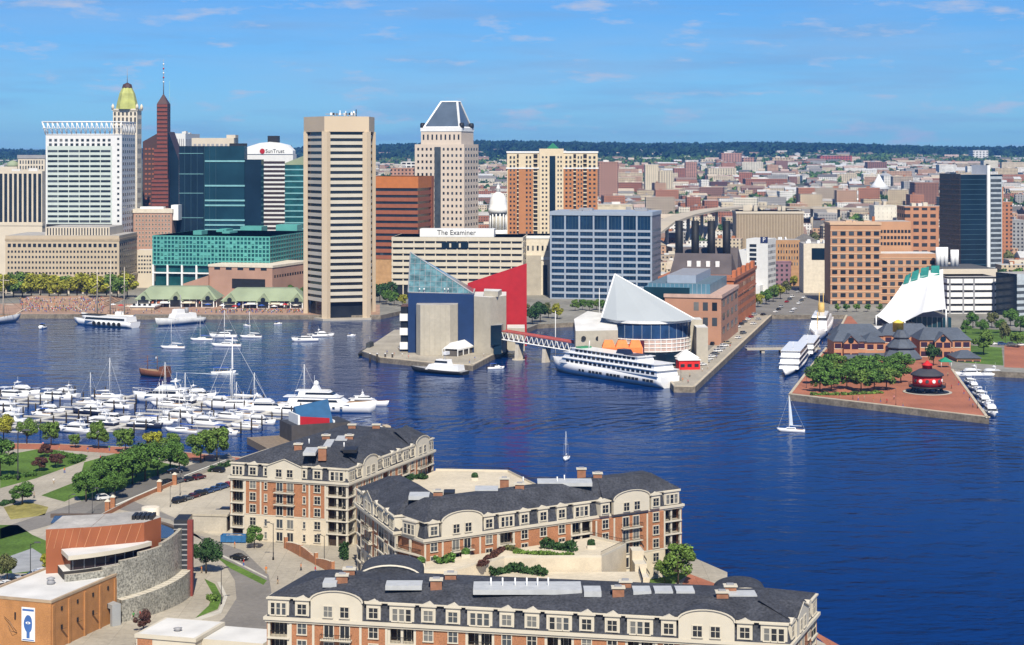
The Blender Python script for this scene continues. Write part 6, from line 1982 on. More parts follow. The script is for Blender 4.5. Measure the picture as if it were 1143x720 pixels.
# downtown rows
row([(x, 334 + rnd.uniform(-2, 2), rnd.uniform(15, 18), 'yellow' if rnd.random() < .75 else 'mid', 1.1) for x in (-6, 5, 15, 25, 35, 45, 55, 65, 75, 86, 97, 108, 119, 131, 142)], 'yellow',
    'large yellow green tree before the low tan block, %s from the left', 'trees before the low tan block', 1)
row([(x, 327 + rnd.uniform(-1, 1), rnd.uniform(9, 12), 'mid' if rnd.random() < .5 else 'green', 1.2) for x in (0, 11, 21, 31, 42, 52, 62, 73, 83, 94, 105, 116, 126)], 'mid',
    'green tree in the rear row before the low tan block, %s from the left', 'rear row of trees before the low tan block', 1)
row([(336, 336, 9, 'green'), (325, 331, 8, 'green'), (300, 331, 7, 'yellow'), (175, 327, 8, 'green'), (190, 326, 7, 'green'), (210, 328, 8, 'mid')], 'green', 'dark green tree behind the market halls, %s from the left', 'trees behind the market halls', 1)
row([(424, 338, 13, 'dark'), (431, 340, 10, 'green'), (440, 341, 9, 'green'), (449, 342, 8, 'yellow'), (436, 333, 12, 'dark')], 'green', 'green tree between beige tower and aquarium, %s from the left', 'trees left of the aquarium', 1)
row([(594, 362, 11, 'dark'), (603, 360, 12, 'dark'), (612, 355, 9, 'olive'), (622, 356, 9, 'yellow'), (584, 352, 9, 'olive')], 'dark', 'tree behind the footbridge landing, %s from the left', 'trees behind the footbridge', 1)
row([(642, 347, 7, 'mid'), (650, 346, 7, 'green'), (658, 347, 7, 'green'), (666, 346, 7, 'mid'), (674, 347, 7, 'green'), (682, 348, 7, 'mid')], 'mid', 'small tree at the foot of the blue glass office, %s from the left', 'trees before the blue office', 1)
row([(846, 343, 9, 'yellow'), (855, 340, 10, 'green'), (863, 337, 11, 'mid'), (871, 334, 10, 'yellow'), (878, 328, 9, 'olive'), (886, 320, 8, 'yellow'), (893, 314, 9, 'green'), (899, 307, 9, 'olive')], 'mid', 'tree lining the street beyond the inlet, %s from the left', 'street trees beyond the inlet', 1)
row([(935, 348, 5, 'mid'), (945, 348, 5, 'green'), (956, 348, 5, 'mid'), (968, 348, 5, 'green'), (982, 348, 5, 'mid'), (1000, 347, 5, 'green')], 'mid', 'little tree at the foot of the salmon hotel, %s from the left', 'trees before the salmon hotel', 2)

for i, (x, y, z) in enumerate(((520, 622, 14), (590, 606, 14), (470, 632, 14), (660, 612, 14), (455, 545, 13.2), (530, 536, 13.2))):
    q = gp(x, y, z); t = thing('planter', 'square cream planter with small clipped shrub on the terraces, %s listed' % ORD[i] if False else 'square planter with clipped shrub, %s' % ('left of centre on upper terrace', 'beside the thin dry strip on upper terrace', 'at far left of upper terrace', 'by the right end of upper terrace', 'on rear terrace before the left wing', 'at the middle of rear terrace')[i], 'planter', q)
    g = MB(); g.box(-.9, .9, -.9, .9, 0, .8, TRIM, SOIL); g.build('box', t)
    g = MB(); clq = random.Random(i)
    for _ in range(160):
        d = Vector((clq.uniform(-1, 1), clq.uniform(-1, 1), clq.uniform(-.2, 1))).normalized() * clq.uniform(.5, 1.0); u = d.orthogonal().normalized(); v = d.cross(u).normalized(); k = .2
        g.face([d + Vector((0, 0, 1.1)) - u * k - v * k, d + Vector((0, 0, 1.1)) + u * k - v * k, d + Vector((0, 0, 1.1)) + u * k + v * k, d + Vector((0, 0, 1.1)) - u * k + v * k], LEAF['dark' if i % 2 else 'green'])
    g.build('shrub', t)
# hedges and shrubs
def hedge(pts, h, w, m, label, z=GZ, n=95, leaf=.3):
    q = random.Random(len(pts) * 7 + int(pts[0][0]))
    o = gp(*pts[0], z)
    g = MB()
    W_ = [gp(*p, z) for p in pts]
    for a, b in zip(W_[:-1], W_[1:]):
        d = b - a; nn_ = int(max(30, d.length * n))
        s_ = Vector((-d.y, d.x, 0)).normalized()
        for _ in range(nn_):
            t_ = q.random(); hh = h * (.75 + .25 * math.sin(t_ * d.length * 1.3 + a.x))
            p = a + d * t_ + s_ * q.uniform(-w / 2, w / 2) + Vector((0, 0, hh * q.random() ** .6)) - o
            nv = Vector((q.uniform(-1, 1), q.uniform(-1, 1), q.uniform(-.2, 1))).normalized(); u = nv.orthogonal().normalized(); v = nv.cross(u); k = leaf * q.uniform(.6, 1.3)
            g.face([p - u * k - v * k * .6, p + u * k - v * k * .5, p + u * k * .8 + v * k * .7, p - u * k * .7 + v * k * .6], m)
    me = g.build('hedge', None, o); tag(me, label, 'hedge')
    return me
TZ = 14.5
hedge([(444, 538), (462, 534), (476, 535)], 1.3, 2.4, LEAF['dark'], 'dark hedge on the rear terrace between left and middle residence', 13.2)
hedge([(428, 552), (436, 556)], 1.3, 2, LEAF['olive'], 'short olive shrubs beside the left residence wing on the rear terrace', 13.2)
hedge([(486, 629), (507, 627)], 1.8, 2.4, LEAF['green'], 'rounded green shrubs at the left end of the upper terrace', 14)
hedge([(553, 611), (580, 616)], .9, 1.2, LEAF['olive'], 'thin dry planting strip sloping along the upper terrace', 14)
hedge([(536, 632), (560, 614)], .7, 1.5, LEAF['red'], 'brownish planting bed running across the upper terrace', 14)
hedge([(604, 612), (622, 613), (642, 616)], 2.2, 2.2, LEAF['dark'], 'tall dark hedge near the right end of the upper terrace', 14)
hedge([(574, 617), (604, 619), (640, 621)], .6, 1.5, LEAF['mid'], 'low green ground planting in front of the tall terrace hedge', 14)
hedge([(548, 643), (560, 640), (575, 638), (610, 643)], 1.9, 1.8, LEAF['dark'], 'row of dark shrubs along the lower terrace court', 11.2)
hedge([(518, 640), (535, 638)], 1.2, 1.6, LEAF['olive'], 'olive shrubs at the left of the lower terrace court', 11.2)
hedge([(60, 507), (80, 511), (93, 512), (80, 518)], 1.2, 2.5, LEAF['green'], 'curved clipped hedge on the park lawn')
hedge([(0, 536), (20, 533), (40, 531)], 1.3, 2.5, LEAF['green'], 'long clipped hedge at the lower side of the park lawn')
hedge([(0, 565), (8, 562), (16, 561)], 1, 2, LEAF['dark'], 'dark shrubs at the left edge beside the broad low tree')
hedge([(382, 622), (386, 626)], 4.5, 1.6, LEAF['dark'], 'slim dark evergreen shrub against the left residence', GZ, 160)
hedge([(258, 519), (232, 527)], 1.4, 2, LEAF['dark'], 'dark shrubs between the promenade trees and parking lot')
hedge([(234, 668), (240, 672)], 1.4, 1.6, LEAF['mid'], 'small shrub on the grass traffic island')
hedge([(905, 441), (940, 441), (985, 439)], 1.1, 2.5, LEAF['mid'], 'long low hedge in front of the pier grove', GZ, 40, .4)
# ------------------------------------------------------------------ boats and marina
GEL = mat('white_gelcoat', (.80, .80, .79), .25, .5, var=.03)
BGLS = mat('boat_glass', (.015, .018, .025), .12, .5, var=0)
NAVYH = mat('navy_hull', (.015, .02, .045), .3, .5, var=.1)
TEAK = mat('teak_deck', (.34, .22, .12), .8, var=.12, vs=1)
BLUEC = mat('blue_sail_cover', (.03, .09, .36), .8)
SPAR = mat('white_spar', (.75, .75, .74), .4, var=0)
def hull(L_, B, zs, zb, m, deck=None, over=.06, n=14, full=.3, pw=2.4, keel=-.5):
    g = MB(); rings = []
    for i in range(n + 1):
        t = i / n
        hb = B / 2 * ((.86 + .14 * t / full) if t < full else max(.015, 1 - ((t - full) / (1 - full)) ** pw))
        z = zs + (zb - zs) * t * t
        x = L_ * (t - .5); xo = L_ * over * t ** 3
        rings.append([(x + xo, -hb, z), (x + xo * .5, -hb * .93, z * .35), (x - xo * .5, -hb * .55, keel), (x - xo * .5, hb * .55, keel), (x + xo * .5, hb * .93, z * .35), (x + xo, hb, z)])
    k = len(g.v)
    g.v += [p for r in rings for p in r]
    mi = g._m(m); md = g._m(deck or m)
    for a in range(n):
        for b in range(6):
            c = (b + 1) % 6
            g.f.append((k + a * 6 + b, k + (a + 1) * 6 + b, k + (a + 1) * 6 + c, k + a * 6 + c)); g.mi.append(md if b == 5 else mi); g.sm.append(b != 5)
    g.f.append(tuple(k + j for j in range(6))); g.mi.append(mi); g.sm.append(False)
    g.f.append(tuple(k + n * 6 + j for j in range(6))[::-1]); g.mi.append(mi); g.sm.append(False)
    return g
def tb(g, x0, x1, w0, w1, z0, z1, rf, rb, m):
    """cabin block: rf / rb rake at the front and the back"""
    g.loft([[(x0, -w0 / 2, z0), (x1, -w0 / 2, z0), (x1, w0 / 2, z0), (x0, w0 / 2, z0)], [(x0 + rb, -w1 / 2, z1), (x1 - rf, -w1 / 2, z1), (x1 - rf, w1 / 2, z1), (x0 + rb, w1 / 2, z1)]], m)
    return g
FAR = (0, 0, -500)
def motor_yacht(hm=GEL, fly=True):
    t = thing('motor_yacht', 'proto', 'boat')
    hull(14, 4.4, 1.5, 2.4, hm, GEL).build('hull', t)
    g = tb(MB(), -3.6, 4.6, 3.5, 2.9, 1.5, 3.0, 2.6, .3, GEL); g.build('cabin', t)
    g = tb(MB(), -3.0, 4.15, 3.36, 3.08, 2.05, 2.65, 1.15, .12, BGLS); g.build('cabin_window', t)
    g = MB(); g.box(-6.4, -3.7, -1.9, 1.9, 1.42, 1.5, TEAK); g.build('cockpit_deck', t)
    if fly:
        g = MB(); g.box(-5.2, 2.2, -1.7, 1.7, 3.0, 3.16, GEL); tb(g, -2.6, 2.0, 3.0, 2.7, 3.16, 3.8, .9, .1, GEL); g.build('flybridge', t)
        g = MB(); g.tube((-3.2, -1.4, 3.1), (-2.6, -1.2, 4.8), .12, GEL, 5); g.tube((-3.2, 1.4, 3.1), (-2.6, 1.2, 4.8), .12, GEL, 5); g.box(-3.2, -1.6, -1.4, 1.4, 4.8, 4.95, GEL); g.lathe([(.35, 4.95), (.3, 5.35), (.1, 5.45)], GEL, 8, -2.4, 0); g.tube((-2.8, .8, 4.9), (-2.9, .8, 7), .04, SPAR, 4); g.build('radar_arch', t)
    else:
        g = MB(); g.tube((-2.4, -1.6, 2.4), (-1.8, -1.3, 3.9), .1, GEL, 5); g.tube((-2.4, 1.6, 2.4), (-1.8, 1.3, 3.9), .1, GEL, 5); g.box(-4.4, -.8, -1.5, 1.5, 3.9, 4.02, NAVYH if hm is NAVYH else GEL); g.build('hardtop', t)
    g = MB(); pts = [(2.5 + i * .9, 1.75 * (1 - (i / 6.0) ** 2.2), 2.55 + i * .1) for i in range(7)]
    g.path(pts, .035, SPAR); g.path([(x, -y, z) for x, y, z in pts], .035, SPAR)
    for x, y, z in pts[::2]:
        g.tube((x, y, 1.9), (x, y, z), .03, SPAR, 4); g.tube((x, -y, 1.9), (x, -y, z), .03, SPAR, 4)
    g.build('bow_rail', t)
    return t
def sailboat(hm=GEL, cover=GEL, mast=15.0, jib=True):
    t = thing('sailboat', 'proto', 'sailboat')
    hull(11.5, 3.4, 1.0, 1.5, hm, GEL, .09, full=.42, pw=2.0).build('hull', t)
    g = tb(MB(), -1.8, 3.2, 2.0, 1.5, 1.1, 1.75, 1.0, .2, GEL); g.build('coachroof', t)
    g = tb(MB(), -1.4, 2.5, 1.98, 1.72, 1.3, 1.55, .3, .1, BGLS); g.build('cabin_window', t)
    g = MB(); g.box(-5, -2, -.9, .9, 1.04, 1.1, TEAK); g.build('cockpit_deck', t)
    g = MB(); g.tube((1.3, 0, 1.2), (1.3, 0, mast), .13, SPAR, 6, .09); g.box(1.2, 1.4, -1.1, 1.1, mast * .55, mast * .55 + .08, SPAR); g.build('mast', t)
    g = MB(); g.tube((1.2, 0, 2.5), (-4.4, 0, 2.4), .1, SPAR, 6); g.build('boom', t)
    g = MB(); g.tube((1.0, 0, 2.8), (-4.2, 0, 2.6), .28, cover, 7, .14); g.build('sail_cover', t)
    g = MB(); g.tube((6.1, 0, 1.5), (1.3, 0, mast * .97), .028, SPAR, 4); g.tube((-5.6, 0, 1.2), (1.3, 0, mast), .025, SPAR, 4)
    for y in (-1.5, 1.5):
        g.tube((1.0, y, 1.1), (1.3, y * .7, mast * .55), .02, SPAR, 4); g.tube((1.3, y * .7, mast * .55), (1.3, 0, mast), .02, SPAR, 4)
    g.build('rigging', t)
    return t
def runabout():
    t = thing('small_cruiser', 'proto', 'boat')
    hull(8, 2.8, 1.0, 1.4, GEL, TEAK).build('hull', t)
    g = tb(MB(), -.5, 3.0, 2.2, 1.7, 1.05, 1.9, 1.3, .1, GEL); g.build('cabin', t)
    g = tb(MB(), -.9, 1.2, 2.1, 1.7, 1.9, 2.5, .7, .05, BGLS); g.build('windshield', t)
    g = MB(); g.box(-2.6, .4, -1.1, 1.1, 2.7, 2.78, BLUEC)
    for x in (-2.5, .3):
        for y in (-1, 1):
            g.tube((x, y, 1), (x, y, 2.7), .04, SPAR, 4)
    g.build('bimini', t)
    g = MB(); g.box(-4.4, -3.8, -.3, .3, .3, 1.5, DARK); g.build('outboard_motor', t)
    return t
PY = [(motor_yacht(), 'white motor yacht with flybridge'), (motor_yacht(GEL, False), 'white express cruiser with hardtop'), (motor_yacht(NAVYH), 'dark hulled motor yacht with flybridge'),
      (sailboat(), 'white sailboat with bare mast'), (sailboat(GEL, BLUEC, 14), 'white sailboat with blue sail cover'), (runabout(), 'small white cruiser with blue bimini')]
PROTOS = [p for p, _ in PY]
used_proto = set()
def place(k, x, y, rz, label, group=None, sc=1.0):
    p = PROTOS[k]
    if k in used_proto:
        return dup(p, (x, y, 0), rz, label, group, sc)
    used_proto.add(k)
    p.location = (x, y, 0); p.rotation_euler = (0, 0, rz); p['label'] = label; p.scale = (sc, sc, sc)
    if group:
        p['group'] = group
    return p
def inview(x, y, m=25):
    u = CX + x / y * F
    return -m < u < 1143 + m
# floating docks
DOCK = mat('dock_planks', (.52, .50, .45), .85, var=.1, vs=.4)
av = Vector((.954, -.30, 0)); bv = Vector((.30, .954, 0)); ang_a = math.atan2(av.y, av.x); ang_b = math.atan2(bv.y, bv.x)
dq = random.Random(17)
starts = [(-262, 112), (-224, 112), (-186, 108), (-148, 104), (-110, 78)]
NTH = ['leftmost', 'second', 'third', 'fourth', 'rightmost']
piles = []
for di, (sx, ln) in enumerate(starts):
    p0 = Vector((sx, 634, 0))
    t = thing('floating_dock', '%s of the five long marina docks%s, with finger piers' % (NTH[di], '' if di in (0, 4) else ' from the left'), 'dock', (p0.x, p0.y, 0), ang_b, 'marina docks')
    g = MB(); g.box(0, ln, -1.3, 1.3, .1, .6, DOCK); g.build('walkway', t)
    if di == 0:
        pass
    n = int(ln / 8.6)
    for side in (1, -1):      # local +y is the left side
        cnt = 0
        for i in range(n):
            xx = 3 + i * 8.6
            wp = p0 + bv * xx - av * side * 8
            if not inview(wp.x, wp.y, 30):
                continue
            g = MB(); y0, y1 = (1.3, 11.5) if side > 0 else (-11.5, -1.3)
            g.box(xx + 3.9, xx + 4.8, y0, y1, .12, .55, DOCK); g.build('finger_pier', t)
            piles.append(p0 + bv * (xx + 4.35) - av * side * 11.9)
            if dq.random() < .47:
                continue
            k = dq.choices((0, 1, 2, 3, 4, 5), (30, 18, 8, 20, 10, 14))[0]
            sc = dq.uniform(.82, 1.12) if k != 5 else dq.uniform(.95, 1.25)
            if k in (3, 4):
                sc = dq.uniform(.8, 1.2)
            half = {0: 7.4, 1: 7.4, 2: 7.4, 3: 6.2, 4: 6.2, 5: 4.3}[k] * sc
            c = p0 + bv * xx - av * side * (half + 2.0)
            if not inview(c.x, c.y):
                continue
            cnt += 1
            out = dq.random() < .62
            rz = ang_a + (math.pi if (side > 0) == out else 0) + dq.uniform(-.05, .05)
            place(k, c.x, c.y, rz, '%s, %s, %s side of %s marina dock' % (PY[k][1], (ORD[cnt - 1] + ' from shore'), 'left' if side > 0 else 'right', NTH[di]), 'boats berthed in the marina', sc)
for i, p in enumerate(piles):
    g = MB()
pm = MB(); pm.lathe([(.28, -1), (.28, 3.6), (.05, 4.1)], mat('dark_piling', (.05, .04, .03), .9), 7)
pme = pm.mesh('piling')
for i, p in enumerate(piles):
    if inview(p.x, p.y, 5):
        o = obj('piling', pme, None, p); tag(o, 'dark timber piling with pointed top at the end of a finger pier', 'piling', 'timber pilings in the marina')
# walkway from shore along the inner ends and gangways
for i, (sx, ln) in enumerate(starts):
    p = Vector((sx, 634, 0)); q = p - bv * 16
    t = thing('gangway', 'sloping gangway from the brick walk to the %s marina dock' % NTH[i], 'gangway', (q.x, q.y, 0), ang_b, 'marina gangways')
    g = MB(); g.loft([[(0, -.9, GZ + .02), (0, .9, GZ + .02), (0, .9, GZ - .25), (0, -.9, GZ - .25)], [(16.5, -.9, .75), (16.5, .9, .75), (16.5, .9, .5), (16.5, -.9, .5)]], GREYM); g.build('ramp', t)
    g = MB()
    for y in (-.9, .9):
        g.tube((0, y, GZ + 1), (16.5, y, 1.75), .05, GREYM, 4)
    g.build('handrail', t)

# large yachts at the marina edge
def superyacht(label, x, y, rz, L_, extra=True):
    t = thing('super_yacht', label, 'yacht', (x, y, 0), rz)
    k = L_ / 38.0
    hull(L_, 7.4 * k, 3.2 * k, 4.8 * k, GEL, TEAK, .05, n=18, full=.4).build('hull', t)
    def s(g, *a):
        a = [v * k for v in a[:-1]] + [a[-1]]
        return tb(g, *a)
    s(MB(), -14, 10.5, 6.2, 5.4, 3.3, 5.9, 4.5, .8, GEL).build('main_deckhouse', t)
    s(MB(), -10, 6.0, 6.05, 5.75, 4.1, 5.0, .6, .2, BGLS).build('main_window', t)
    g = MB(); g.box(-15.5 * k, 7 * k, -3.1 * k, 3.1 * k, 5.9 * k, 6.1 * k, GEL); g.build('upper_deck', t)
    s(MB(), -10, 5.5, 5.2, 4.4, 6.1, 8.2, 3.6, .6, GEL).build('upper_deckhouse', t)
    s(MB(), -7, 4.2, 5.0, 4.72, 6.9, 7.7, 1.0, .2, BGLS).build('upper_window', t)
    g = MB(); g.box(-11 * k, 2 * k, -2.3 * k, 2.3 * k, 8.2 * k, 8.4 * k, GEL); g.build('sun_deck', t)
    g = MB(); s(g, -5, -1.5, 3.4, 2.6, 8.4, 10.2, .9, .9, GEL); g.lathe([(.9 * k, 10.2 * k), (1.1 * k, 10.9 * k), (.8 * k, 11.8 * k), (.1, 12.1 * k)], GEL, 10, -3.2 * k, 0); g.tube((-4 * k, 1, 10 * k), (-4.2 * k, 1, 14 * k), .07, SPAR, 4); g.build('radar_mast', t)
    for i in range(6):
        for sgn in (-1, 1):
            g = MB(); x0 = (-8 + i * 3.0) * k; g.box(x0, x0 + 1.0 * k, sgn * 3.66 * k - .06, sgn * 3.66 * k + .06, 2.0 * k, 2.5 * k, BGLS); g.build('porthole', t)
    return t
superyacht('largest white super yacht moored at the outer edge of the marina', at(362, 690), 690, R(-8), 38)
superyacht('smaller white yacht moored bow first just right of the super yacht', at(408, 705), 708, R(-10), 17)
# big sailing yacht
bs = sailboat(GEL, GEL, 15); tag(bs, 'largest white sailing yacht in the marina with a very tall mast', 'sailboat'); bs.location = (at(267, 700), 700, 0); bs.rotation_euler = (0, 0, R(176)); bs.scale = (2.1, 2.0, 1.85)
place(0, at(185, 718), 718, R(172), 'big white motor yacht at outer marina end, left of the tall sailing yacht', None, 1.75)
place(0, at(296, 690), 690, R(-5), 'broad white motor yacht just right of the tall sailing yacht', None, 1.35)

# boats out on the water
def water(k, x, y, rz, label, sc=1.0):
    q = gp(x, y, 0)
    return place(k, q.x, q.y, R(rz), label, 'boats out on the harbor', sc)
water(3, 194, 389, 180, 'white sailboat with bare mast anchored alone nearest the tour boat', 1.0)
water(4, 226, 380, 185, 'white sailboat with blue cover anchored between two others off market halls', .95)
water(3, 254, 387, 178, 'white sailboat in front of the white motor boat off the market halls', 1.25)
water(1, 250, 377, 182, 'white cruiser with hardtop lying behind the anchored sailboats', 1.0)
water(3, 281, 377, 180, 'white sailboat anchored rightmost of the group off the market halls', .95)
water(1, 341, 381, 195, 'white cruiser with red cushions off the beige tower, nearer of two', .95)
water(0, 360, 376, 5, 'white motor yacht off the beige tower, farther of two', .8)
water(5, 47, 367, 265, 'small boat with blue canopy motoring toward camera at upper left', 1.1)
water(5, 553, 412, 10, 'little white boat off the aquarium pier corner', .95)
water(5, 310, 362, 20, 'tiny boat close to the promenade steps, left of the beige tower', .6)
water(5, 276, 364, 160, 'tiny boat close to the promenade before the blue awnings', .6)
water(5, 392, 375, 0, 'tiny boat in front of the beige tower', .55)
water(3, 632, 513, 262, 'small white sailboat alone in open water beyond the middle residence', .62)
sb = sailboat(GEL, GEL, 14.5); q = gp(884, 482, 0); tag(sb, 'white sailboat under a raised pale sail off the brick pier', 'sailboat'); sb.location = (q.x, q.y, 0); sb.rotation_euler = (0, 0, R(168)); sb.scale = (.8, .8, .9)
for ch in [c for c in sb.children if c.name.startswith('sail_cover')]:
    bpy.data.objects.remove(ch)
g = MB(); g.loft([[(1.1, .02, 2.6), (.5, .15, 2.5), (-.5, .1, 2.5)], [(1.15, .02, 9), (.8, .12, 8.8), (.2, .08, 8.6)], [(1.2, .02, 14), (1.1, .05, 13.9), (1.0, .02, 13.8)]], mat('pale_sail', (.62, .68, .74), .8), closed=False, cap0=False, cap1=False, smooth=True)
g.build('sail', sb)

def shiplike(name, label, bow, stern, B, zs, zb, hm, cat='ship', deck=GEL, **k):
    """bow and stern waterline points in photo pixels"""
    a = gp(*bow, 0); b = gp(*stern, 0); d = a - b; c = (a + b) / 2
    t = thing(name, label, cat, (c.x, c.y, 0), math.atan2(d.y, d.x))
    hull(d.length, B, zs, zb, hm, deck, **k).build('hull', t)
    return t, d.length
# cruise ship alongside the pavilion pier
t, L_ = shiplike('cruise_ship', 'white multi deck cruise ship docked before the pyramid pavilion', (621, 413), (748, 433), 12.5, 4.8, 6.2, GEL, n=22, full=.66, over=.035, pw=3.2)
for (x0, x1, w, z0, z1, nm) in ((-.48, .38, 11.8, 4.9, 7.3, 'promenade_deck'), (-.45, .35, 11.0, 7.5, 9.7, 'upper_deck'), (-.30, .31, 9.4, 9.9, 11.8, 'bridge_deck')):
    tb(MB(), L_ * x0, L_ * x1, w, w - .4, z0, z1, 2.5, .6, GEL).build(nm, t)
    g = MB(); g.box(L_ * x0 - .5, L_ * x1 - .8, -w / 2 - .35, w / 2 + .35, z1, z1 + .2, GEL); g.build('deck_edge', t)
    n = int((x1 - x0) * L_ / 3.4)
    for i in range(n):
        for sg in (-1, 1):
            g = MB(); a = L_ * x0 + 2 + (L_ * (x1 - x0) - 6) * i / n; g.box(a, a + 2.0, sg * (w / 2 - .1) - .1, sg * (w / 2 - .1) + .12, z0 + .7, z0 + 1.9, BGLS); g.build('window', t)
for i in range(24):
    g = MB(); a = L_ * (-.44 + .031 * i); yb = 6.12 if a < L_ * .05 else 6.12 * (1 - max(0, (a / L_ - .05) / .45) ** 2.6)
    if i % 5 != 3:
        g.box(a, a + 1.3, yb - .6, yb + .1, 2.2, 3.3, BGLS); g.build('porthole', t)
g = MB(); tb(g, -L_ * .16, -L_ * .08, 5, 4, 11.9, 13.8, .5, 1.2, NAVYH); g.build('funnel', t)
g = MB(); g.tube((L_ * .2, 0, 11), (L_ * .19, 0, 15.5), .18, SPAR, 5); g.tube((-L_ * .3, 0, 9), (-L_ * .3, 0, 12.5), .15, SPAR, 5); g.build('mast', t)
g = MB(); g.box(-L_ * .27, -L_ * .17, -4, 4, 12.0, 12.25, NAVYH); g.box(L_ * .22, L_ * .27, -3, 3, 12.0, 12.6, mat('green_deck_gear', (.05, .25, .12), .6)); g.build('deck_gear', t)
# ship moored in the inlet, bow to the camera
t, L_ = shiplike('museum_ship', 'white ship with buff superstructure moored in the inlet bow toward camera', (910, 385), (921, 362), 11.5, 4.5, 7.5, GEL, n=18)
tb(MB(), -L_ * .35, L_ * .22, 9.5, 8.8, 4.5, 8.0, 1.5, .5, GEL).build('deckhouse', t); tb(MB(), -L_ * .15, L_ * .16, 8.4, 7.4, 8, 11.4, 1.2, .5, GEL).build('bridge', t)
g = MB(); g.box(-L_ * .12, L_ * .162, -4.3, 4.3, 9.6, 10.5, BGLS); g.build('bridge_window', t)
BUFF = mat('buff_paint', (.62, .42, .14), .6)
g = MB(); g.lathe([(1.9, 11), (1.7, 16.5)], BUFF, 14, -L_ * .08, 0); g.build('funnel', t)
g = MB(); g.tube((L_ * .12, 0, 11), (L_ * .12, 0, 24), .25, BUFF, 6); g.tube((L_ * .3, 0, 6), (L_ * .3, 0, 15), .22, BUFF, 6); g.tube((-L_ * .3, 0, 7), (-L_ * .3, 0, 20), .22, BUFF, 6); g.tube((L_ * .3, 0, 13), (L_ * .14, 0, 9), .12, BUFF, 5); g.build('mast', t)
for y in (-2.6, 2.6):
    g = MB(); g.box(-L_ * .2, -L_ * .1, y - .7, y + .7, 8.2, 9.2, mat('orange_lifeboat', (.55, .3, .1), .6)); g.build('lifeboat', t)
def dinner_boat(label, bow, stern, B, decks):
    t, L_ = shiplike('tour_boat', label, bow, stern, B, 1.8, 2.6, GEL, 'tour boat')
    z = 1.9
    for i in range(decks):
        e = .04 * i
        tb(MB(), -L_ * (.46 - e), L_ * (.3 - e * 1.5), B * .92, B * .88, z, z + 2.3, 1.4, .2, GEL).build('deckhouse', t)
        tb(MB(), -L_ * (.44 - e), L_ * (.28 - e * 1.5), B * .935, B * .925, z + .8, z + 1.7, .4, .05, BGLS).build('window_band', t)
        g = MB(); g.box(-L_ * (.48 - e), L_ * (.3 - e * 1.5), -B * .48, B * .48, z + 2.3, z + 2.45, GEL); g.build('deck_edge', t)
        z += 2.46
    g = MB(); g.tube((0, 0, z), (0, 0, z + 3), .1, SPAR, 5); g.build('mast', t)
    return t
dinner_boat('white three deck tour boat on inlet side of brick pier, nearer of two', (877, 421), (893, 401), 9.5, 3)
dinner_boat('white two deck tour boat on inlet side of brick pier, farther of two', (896, 402), (907, 388), 8.5, 2)
for i, (x, y, k, sc, lb) in enumerate(((1106, 463, 0, 1.05, 'nearest white motor yacht along the right edge of the brick pier'), (1099, 452, 0, 1.0, 'second nearest white motor yacht along the right edge of the brick pier'),
                                     (1093, 443, 1, .95, 'third white cruiser along the right edge of the brick pier'), (1087, 435, 0, .85, 'fourth white motor yacht along the right edge of the brick pier'), (1082, 428, 1, .8, 'farthest white cruiser along the right edge of the brick pier'))):
    q = gp(x, y, 0); place(k, q.x, q.y, R(265), lb, 'boats along the right edge of the brick pier', sc)
water(0, 1082, 420, 185, 'white motor yacht moored in the corner below the pier lawn, left of two', .95)
water(0, 1104, 420, 180, 'white motor yacht moored in the corner below the pier lawn, right of two', .9)

# black and white excursion boat at the aquarium
t, L_ = shiplike('excursion_boat', 'black hulled work boat with white deckhouse at the aquarium pier', (462, 414.5), (520, 418.5), 7.5, 1.6, 2.6, DARK, 'boat', deck=GREYM)
tb(MB(), -L_ * .42, L_ * .22, 6, 5.4, 1.7, 4.2, 2, .4, GEL).build('deckhouse', t); tb(MB(), -L_ * .2, L_ * .06, 4.4, 3.8, 4.2, 6.4, .8, .3, GEL).build('wheelhouse', t)
tb(MB(), -L_ * .19, L_ * .055, 4.5, 4.2, 5, 5.9, .4, .1, BGLS).build('wheelhouse_window', t)
g = MB(); g.tube((-L_ * .1, 0, 6.4), (-L_ * .1, 0, 12), .14, SPAR, 5); g.box(-L_ * .16, -L_ * .1, -1.5, 1.5, 8.6, 10, GEL); g.build('mast', t)
t, L_ = shiplike('submarine', 'low black submarine moored at the left end of the aquarium pier', (401, 398), (425, 387), 6.5, 1.3, 1.6, DARK, 'submarine', deck=DARK)
tb(MB(), -L_ * .08, L_ * .12, 2.2, 1.8, 1.3, 4.8, .3, .2, mat('submarine_tower', (.05, .055, .06), .6)).build('conning_tower', t)
g = MB(); g.tube((L_ * .02, 0, 4.8), (L_ * .02, 0, 7.6), .14, GREYM, 5); g.build('periscope', t)
# tour boat with dark portholes at the promenade
t, L_ = shiplike('tour_boat', 'long white grey tour boat with round dark fenders at the promenade', (86, 362), (151, 366), 10, 3.2, 4.2, GEL, 'tour boat', deck=GREYM)
tb(MB(), -L_ * .44, L_ * .3, 8.8, 8.2, 3.2, 6.0, 2, .3, GEL).build('deckhouse', t); tb(MB(), -L_ * .4, L_ * .27, 8.9, 8.75, 4.0, 5.2, .6, .1, BGLS).build('window_band', t)
tb(MB(), L_ * .05, L_ * .38, 7, 6, 6.0, 6.5, .2, .2, DARK).build('canopy', t)
for i in range(6):
    g = MB(); a = L_ * (-.32 + i * .085); g.tube((a, -4.7, 1.9), (a, -5.25, 1.9), 1.1, RUBBER, 12); g.build('fender', t); g = MB(); g.tube((a, 4.7, 1.9), (a, 5.25, 1.9), 1.1, RUBBER, 12); g.build('fender', t)
t, L_ = shiplike('museum_ship', 'grey white cutter moored stern out right of the brick pavilion', (176, 364), (226, 359.5), 8, 3.2, 4.8, mat('pale_grey_hull', (.55, .56, .56), .5), deck=GREYM)
